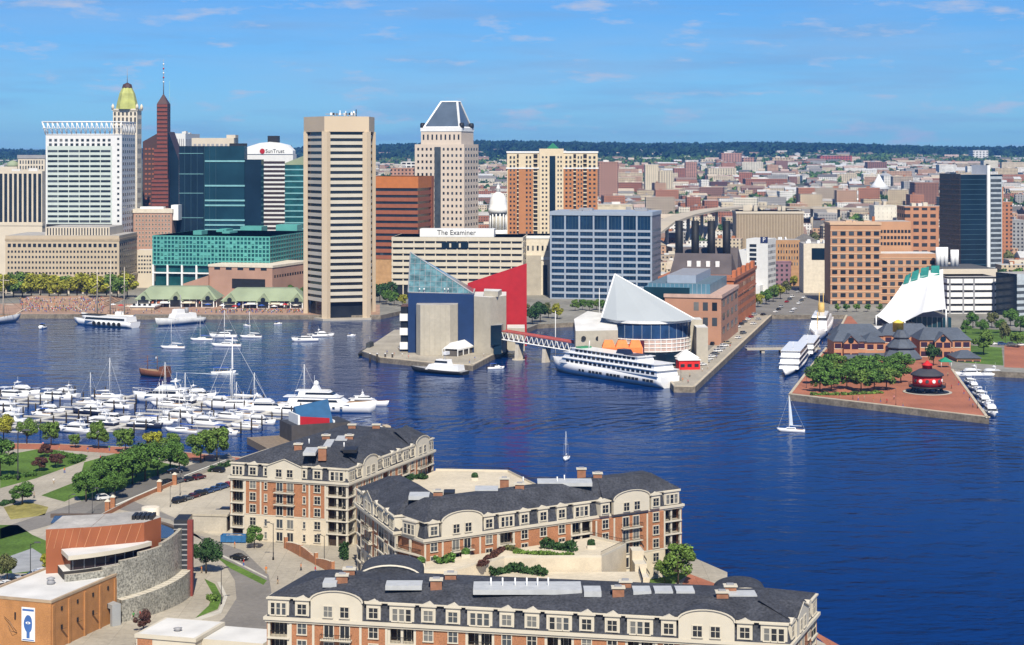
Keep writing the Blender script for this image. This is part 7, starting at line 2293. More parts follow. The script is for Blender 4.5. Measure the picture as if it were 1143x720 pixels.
tb(MB(), -L_ * .3, L_ * .2, 6.4, 5.8, 3.3, 6.2, 1, .5, WHITE).build('deckhouse', t); tb(MB(), -L_ * .05, L_ * .14, 5, 4.4, 6.2, 8.8, .8, .4, WHITE).build('bridge', t)
g = MB(); g.tube((0, 0, 8), (0, 0, 17), .2, GREYM, 5); g.lathe([(1.3, 6.2), (1.1, 9.4)], GREYM, 10, -L_ * .14, 0); g.build('mast_and_funnel', t)
def tall_ship(label, bow, stern, B, hm, masts, hgt, z=0):
    t, L_ = shiplike('tall_ship', label, bow, stern, B, 3.4, 4.8, hm, 'sailing ship', deck=TEAK)
    for i, f_ in enumerate(masts):
        g = MB(); x = L_ * f_; g.tube((x, 0, 3), (x, 0, hgt * (1 if i == 1 else .88)), .5, mat('pale_spar', (.55, .48, .38), .7), 6, .16); o = g.build('mast', t)
        for k, zz in enumerate((.34, .56, .78)):
            g = MB(); w = 9.5 - k * 2.2; g.tube((x + .3, -w, hgt * zz), (x + .3, w, hgt * zz), .2, MATS['pale_spar'], 5); g.build('yard', o)
        g = MB()
        for sg in (-1, 1):
            for e in (-2, 0, 2):
                g.tube((x - 1 + e, sg * B * .46, 3.6), (x, sg * .3, hgt * .6), .05, DARK, 4)
        g.build('shroud', o)
    g = MB(); g.tube((L_ * .48, 0, 4.4), (L_ * .68, 0, 8.5), .3, MATS['pale_spar'], 6, .14); g.tube((L_ * .66, 0, 8.2), (L_ * masts[-1], 0, hgt * .7), .06, DARK, 4); g.tube((L_ * .58, 0, 6.4), (L_ * masts[-1], 0, hgt * .5), .05, DARK, 4); g.build('bowsprit', t)
    g = tb(MB(), -L_ * .3, -L_ * .12, B * .5, B * .45, 3.5, 5.2, .3, .3, WHITE); g.build('deckhouse', t)
    return t
tall_ship('black and white three masted ship cut by the left frame edge', (19, 359), (-60, 366), 12, mat('pale_ship_hull', (.5, .52, .55), .5), (-.3, .0, .3), 32)
tall_ship('schooner with three pale masts moored behind the round fender tour boat', (94, 357.6), (150, 357.6), 7, GEL, (-.3, -.02, .24), 36)
# brown galleon
t, L_ = shiplike('galleon', 'small brown wooden galleon with two stub masts beyond the marina', (157, 419), (188, 421), 5.5, 2.6, 3.2, mat('galleon_wood', (.16, .06, .035), .8, var=.2, vs=1), 'boat', deck=TEAK)
g = tb(MB(), -L_ * .48, -L_ * .25, 4.6, 4.2, 2.6, 4.6, .2, 0, MATS['galleon_wood']); g.build('stern_castle', t)
for f_ in (-.1, .25):
    g = MB(); g.tube((L_ * f_, 0, 2), (L_ * f_, 0, 9), .16, MATS['galleon_wood'], 5); g.tube((L_ * f_, -2.6, 6.6), (L_ * f_, 2.6, 6.6), .1, MATS['galleon_wood'], 5); g.build('mast', t)
g = MB(); g.box(-L_ * .1 - .05, -L_ * .1 + .05, -.1, 1.3, 8.1, 8.9, WHITE); g.build('flag', t)
# open water taxi with passengers and its foam
t, L_ = shiplike('water_taxi', 'low open water taxi with passengers crossing the basin left of the tall mast', (262, 417), (236, 417), 3.2, 1.0, 1.5, GEL, 'boat', deck=GREYM)
g = MB(); g.box(-L_ * .4, L_ * .25, -1.4, 1.4, 2.7, 2.85, BLUEC); g.build('canopy', t)
for x in (-.38, .22):
    g = MB()
    for y in (-1.3, 1.3):
        g.tube((L_ * x, y, 1), (L_ * x, y, 2.7), .06, SPAR, 4)
    g.build('canopy_post', t)
for i in range(5):
    g = MB(); x = L_ * (-.3 + i * .11); g.box(x, x + .4, -1.1, 1.1, 1.2, 1.6, WOOD); g.build('bench', t)
FOAM = mat('foam', (.5, .55, .6), .7, var=.4, vs=.3)
def wake(pts, w0, w1):
    P_ = [gp(*p, 0) for p in pts]; g = MB(); n = len(P_)
    for i in range(n - 1):
        a, b = P_[i], P_[i + 1]; d = (b - a).normalized(); s_ = Vector((-d.y, d.x, 0)); wa = w0 + (w1 - w0) * i / (n - 1); wb_ = w0 + (w1 - w0) * (i + 1) / (n - 1)
        g.face([a - s_ * wa + Vector((0, 0, .03)), b - s_ * wb_ + Vector((0, 0, .03)), b + s_ * wb_ + Vector((0, 0, .03)), a + s_ * wa + Vector((0, 0, .03))], FOAM)
    o = g.build('wake_foam'); o['kind'] = 'stuff'
wake([(266, 417.5), (245, 418), (226, 417), (212, 416.4), (196, 416.2)], 1.7, .25)

# dark-roofed waterfront restaurant with blue and red ends behind the left residence
def restaurant():
    q = gp(352, 490); t = thing('waterfront_restaurant', 'restaurant with steep blue roof and bright red gable beyond the left residence', 'restaurant', (q.x, q.y, GZ), R(24))
    g = MB(); g.box(-9, 12, -2, 12, -3, 5.4, mat('dark_shingle', (.07, .065, .065), .9, var=.2), SLATE); g.build('shingle_wall', t)
    BR = mat('blue_metal_roof', (.02, .09, .20), .5, var=.12)
    g = MB(); g.loft([[(-6, -1, 5.4), (6, -1, 5.4), (6, 9, 5.4), (-6, 9, 5.4)], [(-6, 4.5, 10.6), (6, 4.5, 12.6), (6, 5.5, 12.6), (-6, 5.5, 10.6)]], BR); g.build('blue_roof', t)
    g = MB(); g.loft([[(-6.2, -1.4, 5), (4.6, -1.4, 5), (4.6, -1.1, 5), (-6.2, -1.1, 5)], [(-6.2, -1.4, 8.2), (4.6, -1.4, 7.0), (4.6, -1.1, 7.0), (-6.2, -1.1, 8.2)]], REDC); g.build('red_panel', t)
    g = MB(); g.box(-6.6, -5.9, -1.5, 9.4, 5, 8.6, WHITE); g.box(5.9, 6.5, -1.5, 9.4, 5.2, 6.2, WHITE); g.build('white_trim', t)
    g = MB(); g.box(-20, 30, -14, 14, -2.5, -.2, WOOD); g.build('timber_platform', t)
    for i in range(5):
        g = MB(); g.box(14 + i * 3, 16 + i * 3, 2, 6, 0, 2.4, (ROOFW, TAN, ROOFG)[i % 3]); g.build('service_hut', t)
restaurant()
# ------------------------------------------------------------------ cars, lamps, people, furniture
def carpaint(n, c): return mat('car_paint_' + n, c, .25, .5, var=0)
PAINT = {'black': carpaint('black', (.012, .012, .014)), 'white': carpaint('white', (.75, .75, .74)), 'silver': carpaint('silver', (.42, .43, .44)), 'red': carpaint('red', (.32, .02, .02)),
         'maroon': carpaint('maroon', (.09, .012, .018)), 'blue': carpaint('blue', (.03, .07, .18)), 'grey': carpaint('grey', (.11, .12, .13)), 'tan': carpaint('tan', (.38, .32, .22))}
TAILL = mat('tail_light', (.4, .02, .02), .3); HEADL = mat('head_light', (.7, .7, .65), .2)
CARM = {}
def car_meshes(col, suv):
    k = (col, suv)
    if k in CARM:
        return CARM[k]
    p = PAINT[col]; hgt = 1.72 if suv else 1.44
    g = MB(); w = .92
    if suv:
        pr = [(-2.3, .35), (-2.35, .75), (-2.3, 1.05), (-2.22, 1.1), (1.05, 1.08), (2.1, .98), (2.3, .75), (2.3, .35)]
        rf = [(-2.2, 1.1), (-1.95, hgt), (.35, hgt), (1.1, 1.09)]
    else:
        pr = [(-2.25, .32), (-2.3, .62), (-2.25, .9), (-1.45, .97), (1.0, .95), (2.05, .82), (2.25, .62), (2.25, .32)]
        rf = [(-1.6, .97), (-.95, hgt), (.25, hgt), (1.1, .95)]
    g.loft([[(x, -w * .97, z) for x, z in pr], [(x, -w, z) for x, z in pr], [(x, w, z) for x, z in pr], [(x, w * .97, z) for x, z in pr]], p)
    g.loft([[(x, -w * (.96 if z < 1.2 else .76), z) for x, z in rf], [(x, w * (.96 if z < 1.2 else .76), z) for x, z in rf]], p)
    body = g.mesh('car_body')
    g = MB()
    def sh(x, z, k):
        cx_, cz_ = sum(a for a, _ in rf) / 4, sum(b for _, b in rf) / 4
        return (cx_ + (x - cx_) * k, cz_ + (z - cz_) * k)
    for sg in (-1, 1):
        pts = [(*sh(x, z, .86), ) for x, z in rf]
        g.loft([[(x, sg * w * ((.96 if z < 1.2 else .78)) - sg * .03, z) for x, z in pts], [(x, sg * (w * (.96 if z < 1.2 else .78) + .012), z) for x, z in pts]], BGLS)
    (xa, za), (xb, zb) = rf[2], rf[3]
    g.face([(xb + .02, -.8, zb + .06), (xb + .02, .8, zb + .06), (xa + .04, .66, za - .04), (xa + .04, -.66, za - .04)], BGLS)
    (xa, za), (xb, zb) = rf[1], rf[0]
    g.face([(xb - .02, .8, zb + .06), (xb - .02, -.8, zb + .06), (xa - .04, -.66, za - .04), (xa - .04, .66, za - .04)], BGLS)
    win = g.mesh('car_window')
    g = MB(); g.tube((0, -.11, 0), (0, .11, 0), .34, RUBBER, 14); g.tube((0, -.125, 0), (0, .125, 0), .19, GREYM, 10); wh = g.mesh('wheel')
    g = MB(); g.box(-.03, .03, -.2, .2, -.08, .08, HEADL); hl = g.mesh('headlight')
    g = MB(); g.box(-.03, .03, -.18, .18, -.1, .1, TAILL); tl = g.mesh('taillight')
    CARM[k] = (body, win, wh, hl, tl)
    return CARM[k]
def car(x, y, rz, col, suv, label, group=None, z=GZ + .04, detail=True):
    t = thing('parked_car', label, 'car', (x, y, z), rz, group)
    b, w, wh, hl, tl = car_meshes(col, suv)
    obj('car_body', b, t); obj('car_window', w, t)
    for a in (-1.42, 1.42):
        for s_ in (-.84, .84):
            obj('wheel', wh, t, (a, s_, .34))
    if detail:
        for s_ in (-.62, .62):
            obj('headlight', hl, t, (2.28, s_, .68)); obj('taillight', tl, t, (-2.3, s_, .78))
    return t
def carrow(p0, p1, n, rz, cols, fmt, group, skip=(), suvp=.45, detail=True):
    k = 0
    for i in range(n):
        if i in skip:
            continue
        f_ = i / max(1, n - 1); q = gp(p0[0] + (p1[0] - p0[0]) * f_, p0[1] + (p1[1] - p0[1]) * f_)
        c = cols[i % len(cols)]; s_ = rnd.random() < suvp
        car(q.x, q.y, R(rz) + rnd.uniform(-.04, .04), c, s_, fmt % (c, 'suv' if s_ else 'car', ORD[k] if k < 20 else str(k + 1)), group, detail=detail); k += 1
carrow((200, 561), (256, 543), 8, 62, ['black', 'grey', 'maroon', 'black', 'blue', 'blue', 'blue', 'red'], '%s %s in front line of residence parking lot, %s from the left', 'cars in the front line of the lot')
carrow((188, 541), (222, 535), 4, 60, ['black', 'grey', 'black', 'maroon'], '%s %s in rear line of residence parking lot, %s from the left', 'cars in the rear line of the lot')
for x, y, rz, c, s_, lb in ((243, 527, 150, 'black', True, 'black suv parked alone at the far end of the lot'), (195, 528, 20, 'black', False, 'black car under the trees on the ramp side road'),
                           (249, 573, 175, 'black', True, 'black suv parked alone nearest to the residence wall'), (267, 625, -35, 'black', False, 'black car driving on the street below the dumpster'), (116, 558, 35, 'white', True, 'white van like suv entering the ramp beside a brick pillar')):
    q = gp(x, y); car(q.x, q.y, R(rz), c, s_, lb)
carrow((2, 657), (58, 640), 9, 40, ['white', 'white', 'black', 'silver', 'black', 'blue', 'silver', 'white', 'black'], '%s %s in the museum car park at the left edge, %s from the left', 'cars in the museum car park')
carrow((-2, 668), (28, 660), 4, 40, ['black', 'white', 'grey', 'black'], '%s %s in the nearest line of the museum car park, %s from the left', 'cars in the museum car park')
carrow((784, 408), (812, 384), 9, 35, ['white', 'silver', 'white', 'white', 'grey', 'white', 'silver', 'white', 'tan'], 'small %s %s slanted along the pavilion pier quay, %s from near end', 'cars slanted along the pier quay', detail=False)
carrow((797, 385), (842, 352), 13, 52, ['black', 'white', 'silver', 'black', 'white', 'blue', 'silver', 'white', 'black', 'grey', 'white', 'red', 'silver'], 'distant %s %s parked below brick power plant, %s from near end', 'cars below the power plant', (4,), detail=False)
carrow((824, 378), (852, 352), 6, 55, ['white', 'grey', 'black', 'white', 'silver', 'black'], 'distant %s %s on outer side of pier street, %s from near end', 'cars on the pier street', (2,), detail=False)
carrow((866, 349), (900, 318), 12, 62, ['white', 'black', 'silver', 'white', 'red', 'grey', 'white', 'blue', 'silver', 'black', 'white', 'tan'], 'distant %s %s in left lane beyond the inlet, %s from the water', 'cars on the street beyond the inlet', (3, 7), detail=False)
carrow((884, 349), (908, 320), 10, 242, ['silver', 'white', 'black', 'white', 'grey', 'white', 'maroon', 'silver', 'black', 'white'], 'distant %s %s in right lane beyond the inlet, %s from the water', 'cars on the street beyond the inlet', (2, 6), detail=False)
carrow((1076, 384), (1140, 386), 7, 0, ['white', 'silver', 'black', 'white', 'blue', 'grey', 'white'], 'distant %s %s on the road behind the pier lawn, %s from the left', 'cars behind the pier lawn', (2,), detail=False)

# lamp posts
def lamp_meshes():
    g = MB(); g.lathe([(.22, 0), (.2, .5), (.09, .7), (.07, 7.6)], IRON, 7); g.tube((0, 0, 7.4), (1.1, 0, 7.9), .06, IRON, 5); p = g.mesh('post')
    g = MB(); tb(g, .7, 1.9, .42, .3, 7.75, 7.98, .2, .1, mat('lamp_housing', (.06, .06, .06), .5)); h = g.mesh('lamp_head')
    return p, h
LPM, LHM = lamp_meshes()
def lamp(x, y, rz, label, sc=1.0, group='street lamps'):
    q = gp(x, y); t = thing('street_lamp', label, 'street lamp', q, R(rz), group); t.scale = (sc,) * 3
    obj('post', LPM, t); obj('lamp_head', LHM, t)
for a in ((20, 536, 0, 'tall dark lamp post at the lawn edge, nearest the left frame edge', 1.9), (77, 582, 20, 'thin lamp post on the road left of the museum, nearest the gate pillars', .9), (103, 574, 0, 'thin lamp post just left of the ramp entrance', .9),
          (190, 566, 90, 'short lamp post at the near edge of the parking lot, left of the other', .7), (201, 553, 0, 'short lamp post among the front line of parked cars', .8), (245, 527, 180, 'lamp post at the far side of the parking lot', .8),
          (34, 652, 0, 'tall lamp post behind the museum car park', 1.2), (247, 675, 40, 'lamp post on the curved grass traffic island', 1.0), (305, 625, 180, 'slim brown lamp post before the left residence entrance', 1.15), (362, 634, 180, 'slim lamp post at the right end of the garden wall', 1.0),
          (1091, 456, 90, 'lamp post near the outer corner of the brick pier', 1.0), (900, 433, 0, 'lamp post at the inlet corner of the brick pier', .9), (1000, 452, 90, 'lamp post on the front edge of the brick pier', .8), (760, 425, 0, 'lamp post at the pavilion pier corner', .9)):
    lamp(*a)
pm = MB(); pm.tube((0, 0, 0), (0, 0, 24), .3, SPAR, 6, .15); pme2 = pm.mesh('flagpole')
for x, y, lb in ((620, 394, 'tall white pole standing in the water behind the footbridge'), (669, 362, 'tall white pole on the far bank behind the pyramid pavilion')):
    q = gp(x, y); tag(obj('flagpole', pme2, None, (q.x, q.y, -1)), lb, 'pole')
# people
def person_mb(shirt, trouser, skin, hair, step=.18):
    g = MB()
    for sg in (-1, 1):
        f_ = step * sg
        g.loft([[(x * .05 + f_ + dx, y * .05 + sg * .09, z) for x, y in ((-1, -1), (1.6, -1), (1.6, 1), (-1, 1))] for z, dx in ((0, 0), (.08, 0))] +
               [[(x * r + f_ * k, y * r + sg * .095, z) for x, y in ((-1, -1), (1, -1), (1, 1), (-1, 1))] for z, r, k in ((.12, .05, .95), (.45, .06, .5), (.86, .085, .05))], trouser)
        g.loft([[(x * .04 - f_ * k, y * .04 + sg * (.235 + e), z) for x, y in ((-1, -1), (1, -1), (1, 1), (-1, 1))] for z, k, e in ((.72, 1.1, .02), (.82, .9, .02), (1.1, .4, .01))], skin)
        g.loft([[(x * .05 - f_ * k, y * .05 + sg * (.225 + e), z) for x, y in ((-1, -1), (1, -1), (1, 1), (-1, 1))] for z, k, e in ((1.1, .4, .01), (1.42, 0, -.02))], shirt)
    g.loft([[(a * math.cos(6.283 * i / 10), b * math.sin(6.283 * i / 10), z) for i in range(10)] for z, a, b in ((.82, .11, .17), (.95, .11, .17), (1.1, .105, .155), (1.32, .12, .2), (1.44, .09, .17), (1.48, .05, .06))], shirt, smooth=True)
    g.lathe([(.05, 1.46), (.05, 1.53), (.075, 1.56), (.095, 1.64)], skin, 10); g.lathe([(.1, 1.64), (.1, 1.7), (.07, 1.75), (.02, 1.77)], hair, 10)
    g.box(.085, .115, -.015, .015, 1.6, 1.635, skin)
    return g
SK = mat('skin', (.42, .25, .17), .7); HA = mat('dark_hair', (.03, .02, .015), .8)
CL = {n: mat('cloth_' + n, c, .9) for n, c in dict(red=(.5, .03, .03), white=(.7, .7, .68), blue=(.05, .12, .4), black=(.02, .02, .02), orange=(.65, .2, .05), pink=(.6, .25, .25), green=(.08, .25, .08), tan=(.4, .3, .18)).items()}
PM_ = {}
for n in CL:
    for b_ in ('black', 'blue', 'tan'):
        PM_[n, b_] = person_mb(CL[n], CL[b_], SK, HA)
PME = {k: v.mesh('person') for k, v in PM_.items()}
pq = random.Random(23)
def person(x, y, label, group):
    q = gp(x, y); k = pq.choice(list(PME)); o = obj('person', PME[k], None, (q.x, q.y, GZ + .05), pq.uniform(0, 6.28))
    tag(o, label % k, 'person', group)
for i, (x, y) in enumerate(((924, 441), (938, 444), (952, 446), (958, 447), (965, 446), (975, 448), (983, 449), (990, 450), (1008, 454), (1062, 434), (1066, 424), (1070, 430), (1076, 440), (1058, 420), (1086, 455), (918, 384), (925, 375), (912, 395), (1082, 447), (998, 446))):
    person(x, y, 'small person in %%s top, %%s trousers on brick pier, %s from the left' % ORD[sorted((924, 938, 952, 958, 965, 975, 983, 990, 1008, 1062, 1066, 1070, 1076, 1058, 1086, 918, 925, 912, 1082, 998)).index(x)], 'people on the brick pier')
for i, (x, y) in enumerate(((768, 428), (762, 426), (784, 415), (790, 412), (770, 421), (800, 400), (815, 388))):
    person(x, y, 'small person in %%s top, %%s trousers on pavilion pier, %s from the left' % ORD[sorted((768, 762, 784, 790, 770, 800, 815)).index(x)], 'people on the pavilion pier')
for i, (x, y) in enumerate(((156, 690), (152, 686), (149, 692))):
    person(x, y, 'person in %%s top and %%s trousers at the museum entrance, %s of three' % ORD[i], 'people at the museum entrance')
wk = [(20, 498), (48, 499), (66, 503), (98, 505), (122, 503), (138, 506), (160, 507), (178, 509), (205, 511), (228, 514), (112, 514), (72, 528), (60, 540), (38, 556), (100, 545)]
for i, (x, y) in enumerate(wk):
    person(x, y, 'tiny walker in %%s top, %%s trousers in the marina park, %s from the left' % ORD[sorted(a for a, _ in wk).index(x)], 'walkers in the marina park')
wk = [(272, 632), (297, 640), (310, 652), (336, 637), (352, 640), (262, 612), (225, 640)]
for i, (x, y) in enumerate(wk):
    person(x, y, 'tiny walker in %%s top, %%s trousers by the left residence, %s from the left' % ORD[sorted(a for a, _ in wk).index(x)], 'walkers by the left residence')
wk = [(432, 395), (440, 397), (449, 398), (456, 400), (530, 402), (540, 398), (548, 394), (556, 388), (445, 391), (524, 405)]
for i, (x, y) in enumerate(wk):
    person(x, y, 'tiny visitor in %%s top, %%s trousers on the aquarium pier, %s from the left' % ORD[sorted(a for a, _ in wk).index(x)], 'visitors on the aquarium pier')
# the crowd on the promenade steps reads as one mass
g = MB()
ks = list(PM_)
kb = [k for k in ks if k[0] in ('red', 'orange', 'white', 'tan', 'blue', 'black', 'green')]
for _ in range(760):
    r_ = pq.random(); z = GZ + .05
    if r_ < .62:
        D = pq.uniform(1092, 1160); x = at(pq.uniform(22, 116), D); z = GZ + .05 + (0 if D < 1128 else .5 * (min(4, int((D - 1128) / 7)) + 1) + .03)
    elif r_ < .86:
        D = pq.uniform(1086, 1105); x = at(pq.uniform(240, 340), D)
    else:
        D = pq.uniform(1084, 1100); x = at(pq.uniform(118, 425), D)
    g.add(PM_[pq.choice(kb)], Matrix.Translation((x, D, z)) @ Matrix.Rotation(pq.uniform(0, 6.28), 4, 'Z'))
o = g.build('crowd'); o['kind'] = 'stuff'
g = MB()
for i in range(5):
    z0 = GZ + .03 + i * .5; D0 = 1128 + i * 7
    g.box(at(22, D0), at(116, D0), D0, D0 + 60 - i * 7, z0, z0 + .5, mat('amphitheatre_brick', (.38, .25, .17), .9, var=.2, vs=.15))
tag(g.build('amphitheatre_steps'), 'broad brick steps filled with people on the promenade at left', 'steps')
def umbrella(i, x, y, m, nm):
    q = gp(x, y); t = thing('parasol', '%s parasol on the promenade, %s from the left' % (nm, ORD[i]), 'parasol', q, 0, 'parasols on the promenade')
    g = MB(); g.tube((0, 0, 0), (0, 0, 2.9), .06, SPAR, 5); g.build('pole', t)
    g = MB(); g.lathe([(2.1, 2.5), (.08, 3.3)], m, 8, 0, 0, False); g.build('canopy', t)
for i, x in enumerate((126, 135, 143, 232, 248, 262, 275, 292, 306, 318, 330)):
    umbrella(i, x, 344.5 + (i % 3), (WHITE, CL['red'], CREAM, BLUEC)[i % 4], ('white', 'red', 'cream', 'blue')[i % 4])
for i, x in enumerate((413, 421, 430, 438)):
    q = gp(x, 399); t = thing('pier_post', 'dark mooring post at the left edge of the aquarium pier, %s from the left' % ORD[i], 'post', (q.x, q.y, 0), 0, 'mooring posts at the aquarium pier')
    g = MB(); g.tube((0, 0, -1), (0, 0, 4.2), .45, MATS['dark_piling'], 8); g.build('post', t)
    g = MB(); g.lathe([(.5, 4.2), (.1, 4.6)], WHITE, 8); g.build('cap', t)
b = Bld('brick_pavilion', 'small tan visitor pavilion at the promenade between the two moored boats', 145, 172, 178, 1108, 342, -4, depth=14)
b.core(mat('tan_pavilion_wall', (.48, .36, .25), .8), top=ROOFW); b.wins('F', 4, 1, 1, b.w - 1, 1, 4.4, .5, .7); b.ring(b.h - .5, b.h + .3, WHITE, .6, 'eave'); b.done()
# ------------------------------------------------------------------ the city beyond: landmarks, low blocks, trees, wooded ridge
cq = random.Random(41)
def tz(x, y): return terr(x, y) if y > 1500 else GZ
def block(name, label, x0, x1, D, ytop, wallc, winc=(.03, .03, .035), sx=3.6, sz=3.4, dep=22, roof=ROOFG, yaw=0.0, fx=.45, fz=.5, cat='building', top=None):
    X0, X1 = at(x0, D), at(x1, D); w = X1 - X0; zb = tz((X0 + X1) / 2, D)
    h = zat(ytop, D) - zb
    key = 'wall_%02d_%02d_%02d_%d_%d' % (wallc[0] * 99, wallc[1] * 99, wallc[2] * 99, sx * 10, fx * 100)
    t = thing(name, label, cat, (X0, D, zb), R(yaw))
    m = winmat(key, wallc, winc, sx, sz, fx, fz)
    OCC.append(((X0 + X1) / 2, D + dep / 2, .5 * math.hypot(w, dep)))
    g = MB(); g.box(0, w, 0, dep, -6, h, m, roof); g.build('wall', t)
    g = MB(); g.box(-.2, w + .2, -.2, dep + .2, h - .5, h + .5, mat('parapet_' + key, wallc, .8)); g.box(.4, w - .4, .4, dep - .4, h + .3, h + .52, roof); g.build('parapet', t)
    q = random.Random(int(x0 * 7 + D))
    for i in range(q.choice((1, 2, 3))):
        g = MB(); a = q.uniform(.1, .7) * w; b_ = q.uniform(.2, .6) * dep; g.box(a, a + w * q.uniform(.08, .2), b_, b_ + dep * .25, h, h + q.uniform(1.5, 4), q.choice((ROOFW, GREYM, TANL))); g.build('rooftop_unit', t)
    return t, w, h
BRc, PKc, TNc, CRc, WHc, GYc, DKc = (.30, .12, .07), (.40, .22, .16), (.46, .36, .24), (.60, .52, .38), (.66, .65, .62), (.30, .30, .30), (.10, .05, .05)
block('apartment_block', 'pinkish brick apartment slab right behind the cream and orange tower', 668, 690, 2700, 181, PKc, sx=4)
block('apartment_block', 'cream tower with blank end wall rising alone above the blue office', 720, 735, 3050, 184, CRc, fx=.2, top=1)
block('apartment_block', 'cream apartment slab joined to the right of the lone cream tower', 735.5, 751, 3055, 191, CRc, sx=4.2)
block('brick_block', 'low red brick block left of the lone cream tower', 690, 717, 3080, 204, BRc)
block('office_building', 'long cream low building just above the blue office roof', 648, 706, 1560, 229, CRc, sx=7, sz=6, fx=.7, fz=.4, dep=30)
block('office_building', 'small cream building with strip windows left of the highway', 690, 724, 1480, 236, WHc, sx=6, sz=5, fx=.75, fz=.35)
block('brick_block', 'dark maroon brick block above the power plant chimneys', 793, 812, 3250, 203, DKc)
block('brick_block', 'long red brick mill building in the distance right of the maroon block', 832, 879, 3450, 200, BRc, dep=40)
block('office_building', 'tan windowless warehouse between the maroon block and red mill', 812, 832, 3420, 206, TNc, fx=.1)
block('hospital_block', 'pink brick hospital tower on the far hill, tallest of its cluster', 805, 828, 5200, 171, PKc, sx=8, sz=6, dep=60)
block('hospital_block', 'pink brick hospital wing just right of the tallest far hospital tower', 829, 842, 5250, 176, PKc, sx=8, sz=6, dep=60)
block('hospital_block', 'tan hospital wing left of the tallest far hospital tower', 782, 804, 5300, 178, CRc, sx=8, sz=6, dep=60)
block('apartment_block', 'far pale apartment block on the hill above the red mill', 862, 886, 5200, 176, TNc, sx=8, sz=6, dep=60)
block('brick_block', 'long red brick institution on the far hill below the ridge', 915, 951, 5500, 174, (.36, .09, .07), sx=9, sz=6, dep=50)
block('apartment_block', 'far brown apartment tower above the big white tent', 968, 990, 4500, 181, (.22, .11, .08), sx=5, dep=30)
block('apartment_block', 'brown brick tower left of the dark glass tower', 1021, 1048, 2450, 204, (.26, .13, .09), sx=4, dep=30)
block('office_building', 'orange brick warehouse with large windows left of dark glass tower', 1010, 1048, 1480, 231, (.46, .22, .12), sx=7, sz=6, fx=.65, dep=30)
block('office_building', 'white block just above the salmon hotel roof', 976, 1001, 1520, 230, (.72, .68, .58), fx=.05)
block('white_hall', 'white villa on the wooded ridge at far right', 1086, 1103, 6400, 168, WHc, sx=12, sz=8, dep=60)
block('office_building', 'cream brick warehouse below the red mill', 805, 856, 2350, 226, CRc, sx=5, fx=.3, dep=50)
block('apartment_block', 'yellowish cream apartment cluster on the middle hill', 790, 822, 4200, 188, CRc, sx=6, dep=60)
block('apartment_block', 'pink tower on the middle hill, right of the lone cream tower', 765, 778, 4100, 181, PKc, sx=5)
block('apartment_block', 'red apartment block on the middle hill behind the lone cream tower', 752, 765, 4050, 188, BRc, sx=5)
block('office_building', 'pale grey office glimpsed between orange office and pyramid tower', 449, 463, 1900, 181, WHc, sx=5, fx=.75, fz=.5)
block('brick_block', 'pink low building glimpsed above the orange office block', 436, 462, 1750, 188, PKc)
block('brick_block', 'small red brick shop block in the street left of the stone block', 858, 869, 1330, 297, (.32, .07, .05), dep=14)
block('brick_block', 'plum coloured shop building in the street behind the white P slab', 866, 883, 1300, 292, (.25, .14, .17), dep=30)
block('brick_block', 'orange brick house block seen right of the dark glass tower', 1118, 1130, 1500, 226, (.40, .17, .09), dep=20)
block('office_building', 'grey block with flat roof right of the dark glass tower', 1122, 1143, 1600, 246, GYc, dep=26)

def peaked_tent(label, xc, ytop, ybase, hw, D):
    zb = tz(at(xc, D), D); t = thing('peaked_tent', label, 'tent', (at(xc, D), D, zb))
    r_ = hw * D / F; h1 = zat(ybase, D) - zb; h0 = zat(ytop, D) - zb
    g = MB(); g.lathe([(r_, h1), (r_ * .45, h1 + (h0 - h1) * .4), (r_ * .12, h1 + (h0 - h1) * .85), (.1, h0)], WHITE, 12); g.build('canopy', t)
    g = MB(); g.lathe([(r_ * .9, -4), (r_ * .9, h1)], mat('tent_base_wall', (.25, .25, .26), .7), 12); g.build('base_wall', t)
peaked_tent('big white peaked tent roof far behind the salmon hotel', 981, 194, 211, 13, 3200)
peaked_tent('small white peaked tent at the end of the long white roof', 900, 215, 222, 7, 2850)
D = 2750; g = MB(); x0 = at(906, D); w = at(984, D) - x0
t = thing('market_roof', 'long white roofed shed between the two white tents', 'shed', (x0, D, tz(x0, D)))
h = zat(224, D) - tz(x0, D)
g.loft([[(0, 0, h), (w, 0, h), (w, 26, h), (0, 26, h)], [(0, 12, h + 5), (w, 12, h + 5), (w, 14, h + 5), (0, 14, h + 5)]], WHITE); g.build('roof', t)
g = MB(); g.box(1, w - 1, 1, 25, -4, h, mat('shed_wall', (.2, .2, .2), .8)); g.build('wall', t)
# elevated road
hw = [(722, 262, 1500), (742, 247, 1560), (765, 239, 1640), (795, 233, 1750), (840, 229, 1860), (900, 231, 1930), (960, 232, 1960)]
t = thing('elevated_road', 'pale concrete elevated highway curving behind the black chimneys', 'highway', (at(742, 1560), 1560, GZ))
o = t.location; P_ = [Vector((at(x, D), D, zat(y, D))) - o for x, y, D in hw]
g = MB(); RC = mat('highway_concrete', (.46, .40, .31), .9, var=.1, vs=.05)
for a, b_ in zip(P_[:-1], P_[1:]):
    d = (b_ - a); s_ = Vector((-d.y, d.x, 0)).normalized() * 9
    g.loft([[a - s_, a + s_, a + s_ - Vector((0, 0, 2)), a - s_ - Vector((0, 0, 2))], [b_ - s_, b_ + s_, b_ + s_ - Vector((0, 0, 2)), b_ - s_ - Vector((0, 0, 2))]], RC)
g.build('deck', t)
for a, b_ in zip(P_[:-1], P_[1:]):
    for f_ in (.1, .6):
        p = a.lerp(b_, f_); g = MB(); g.tube((p.x, p.y, -2), (p.x, p.y, p.z - 2), 1.6, RC, 8); g.build('pillar', t)

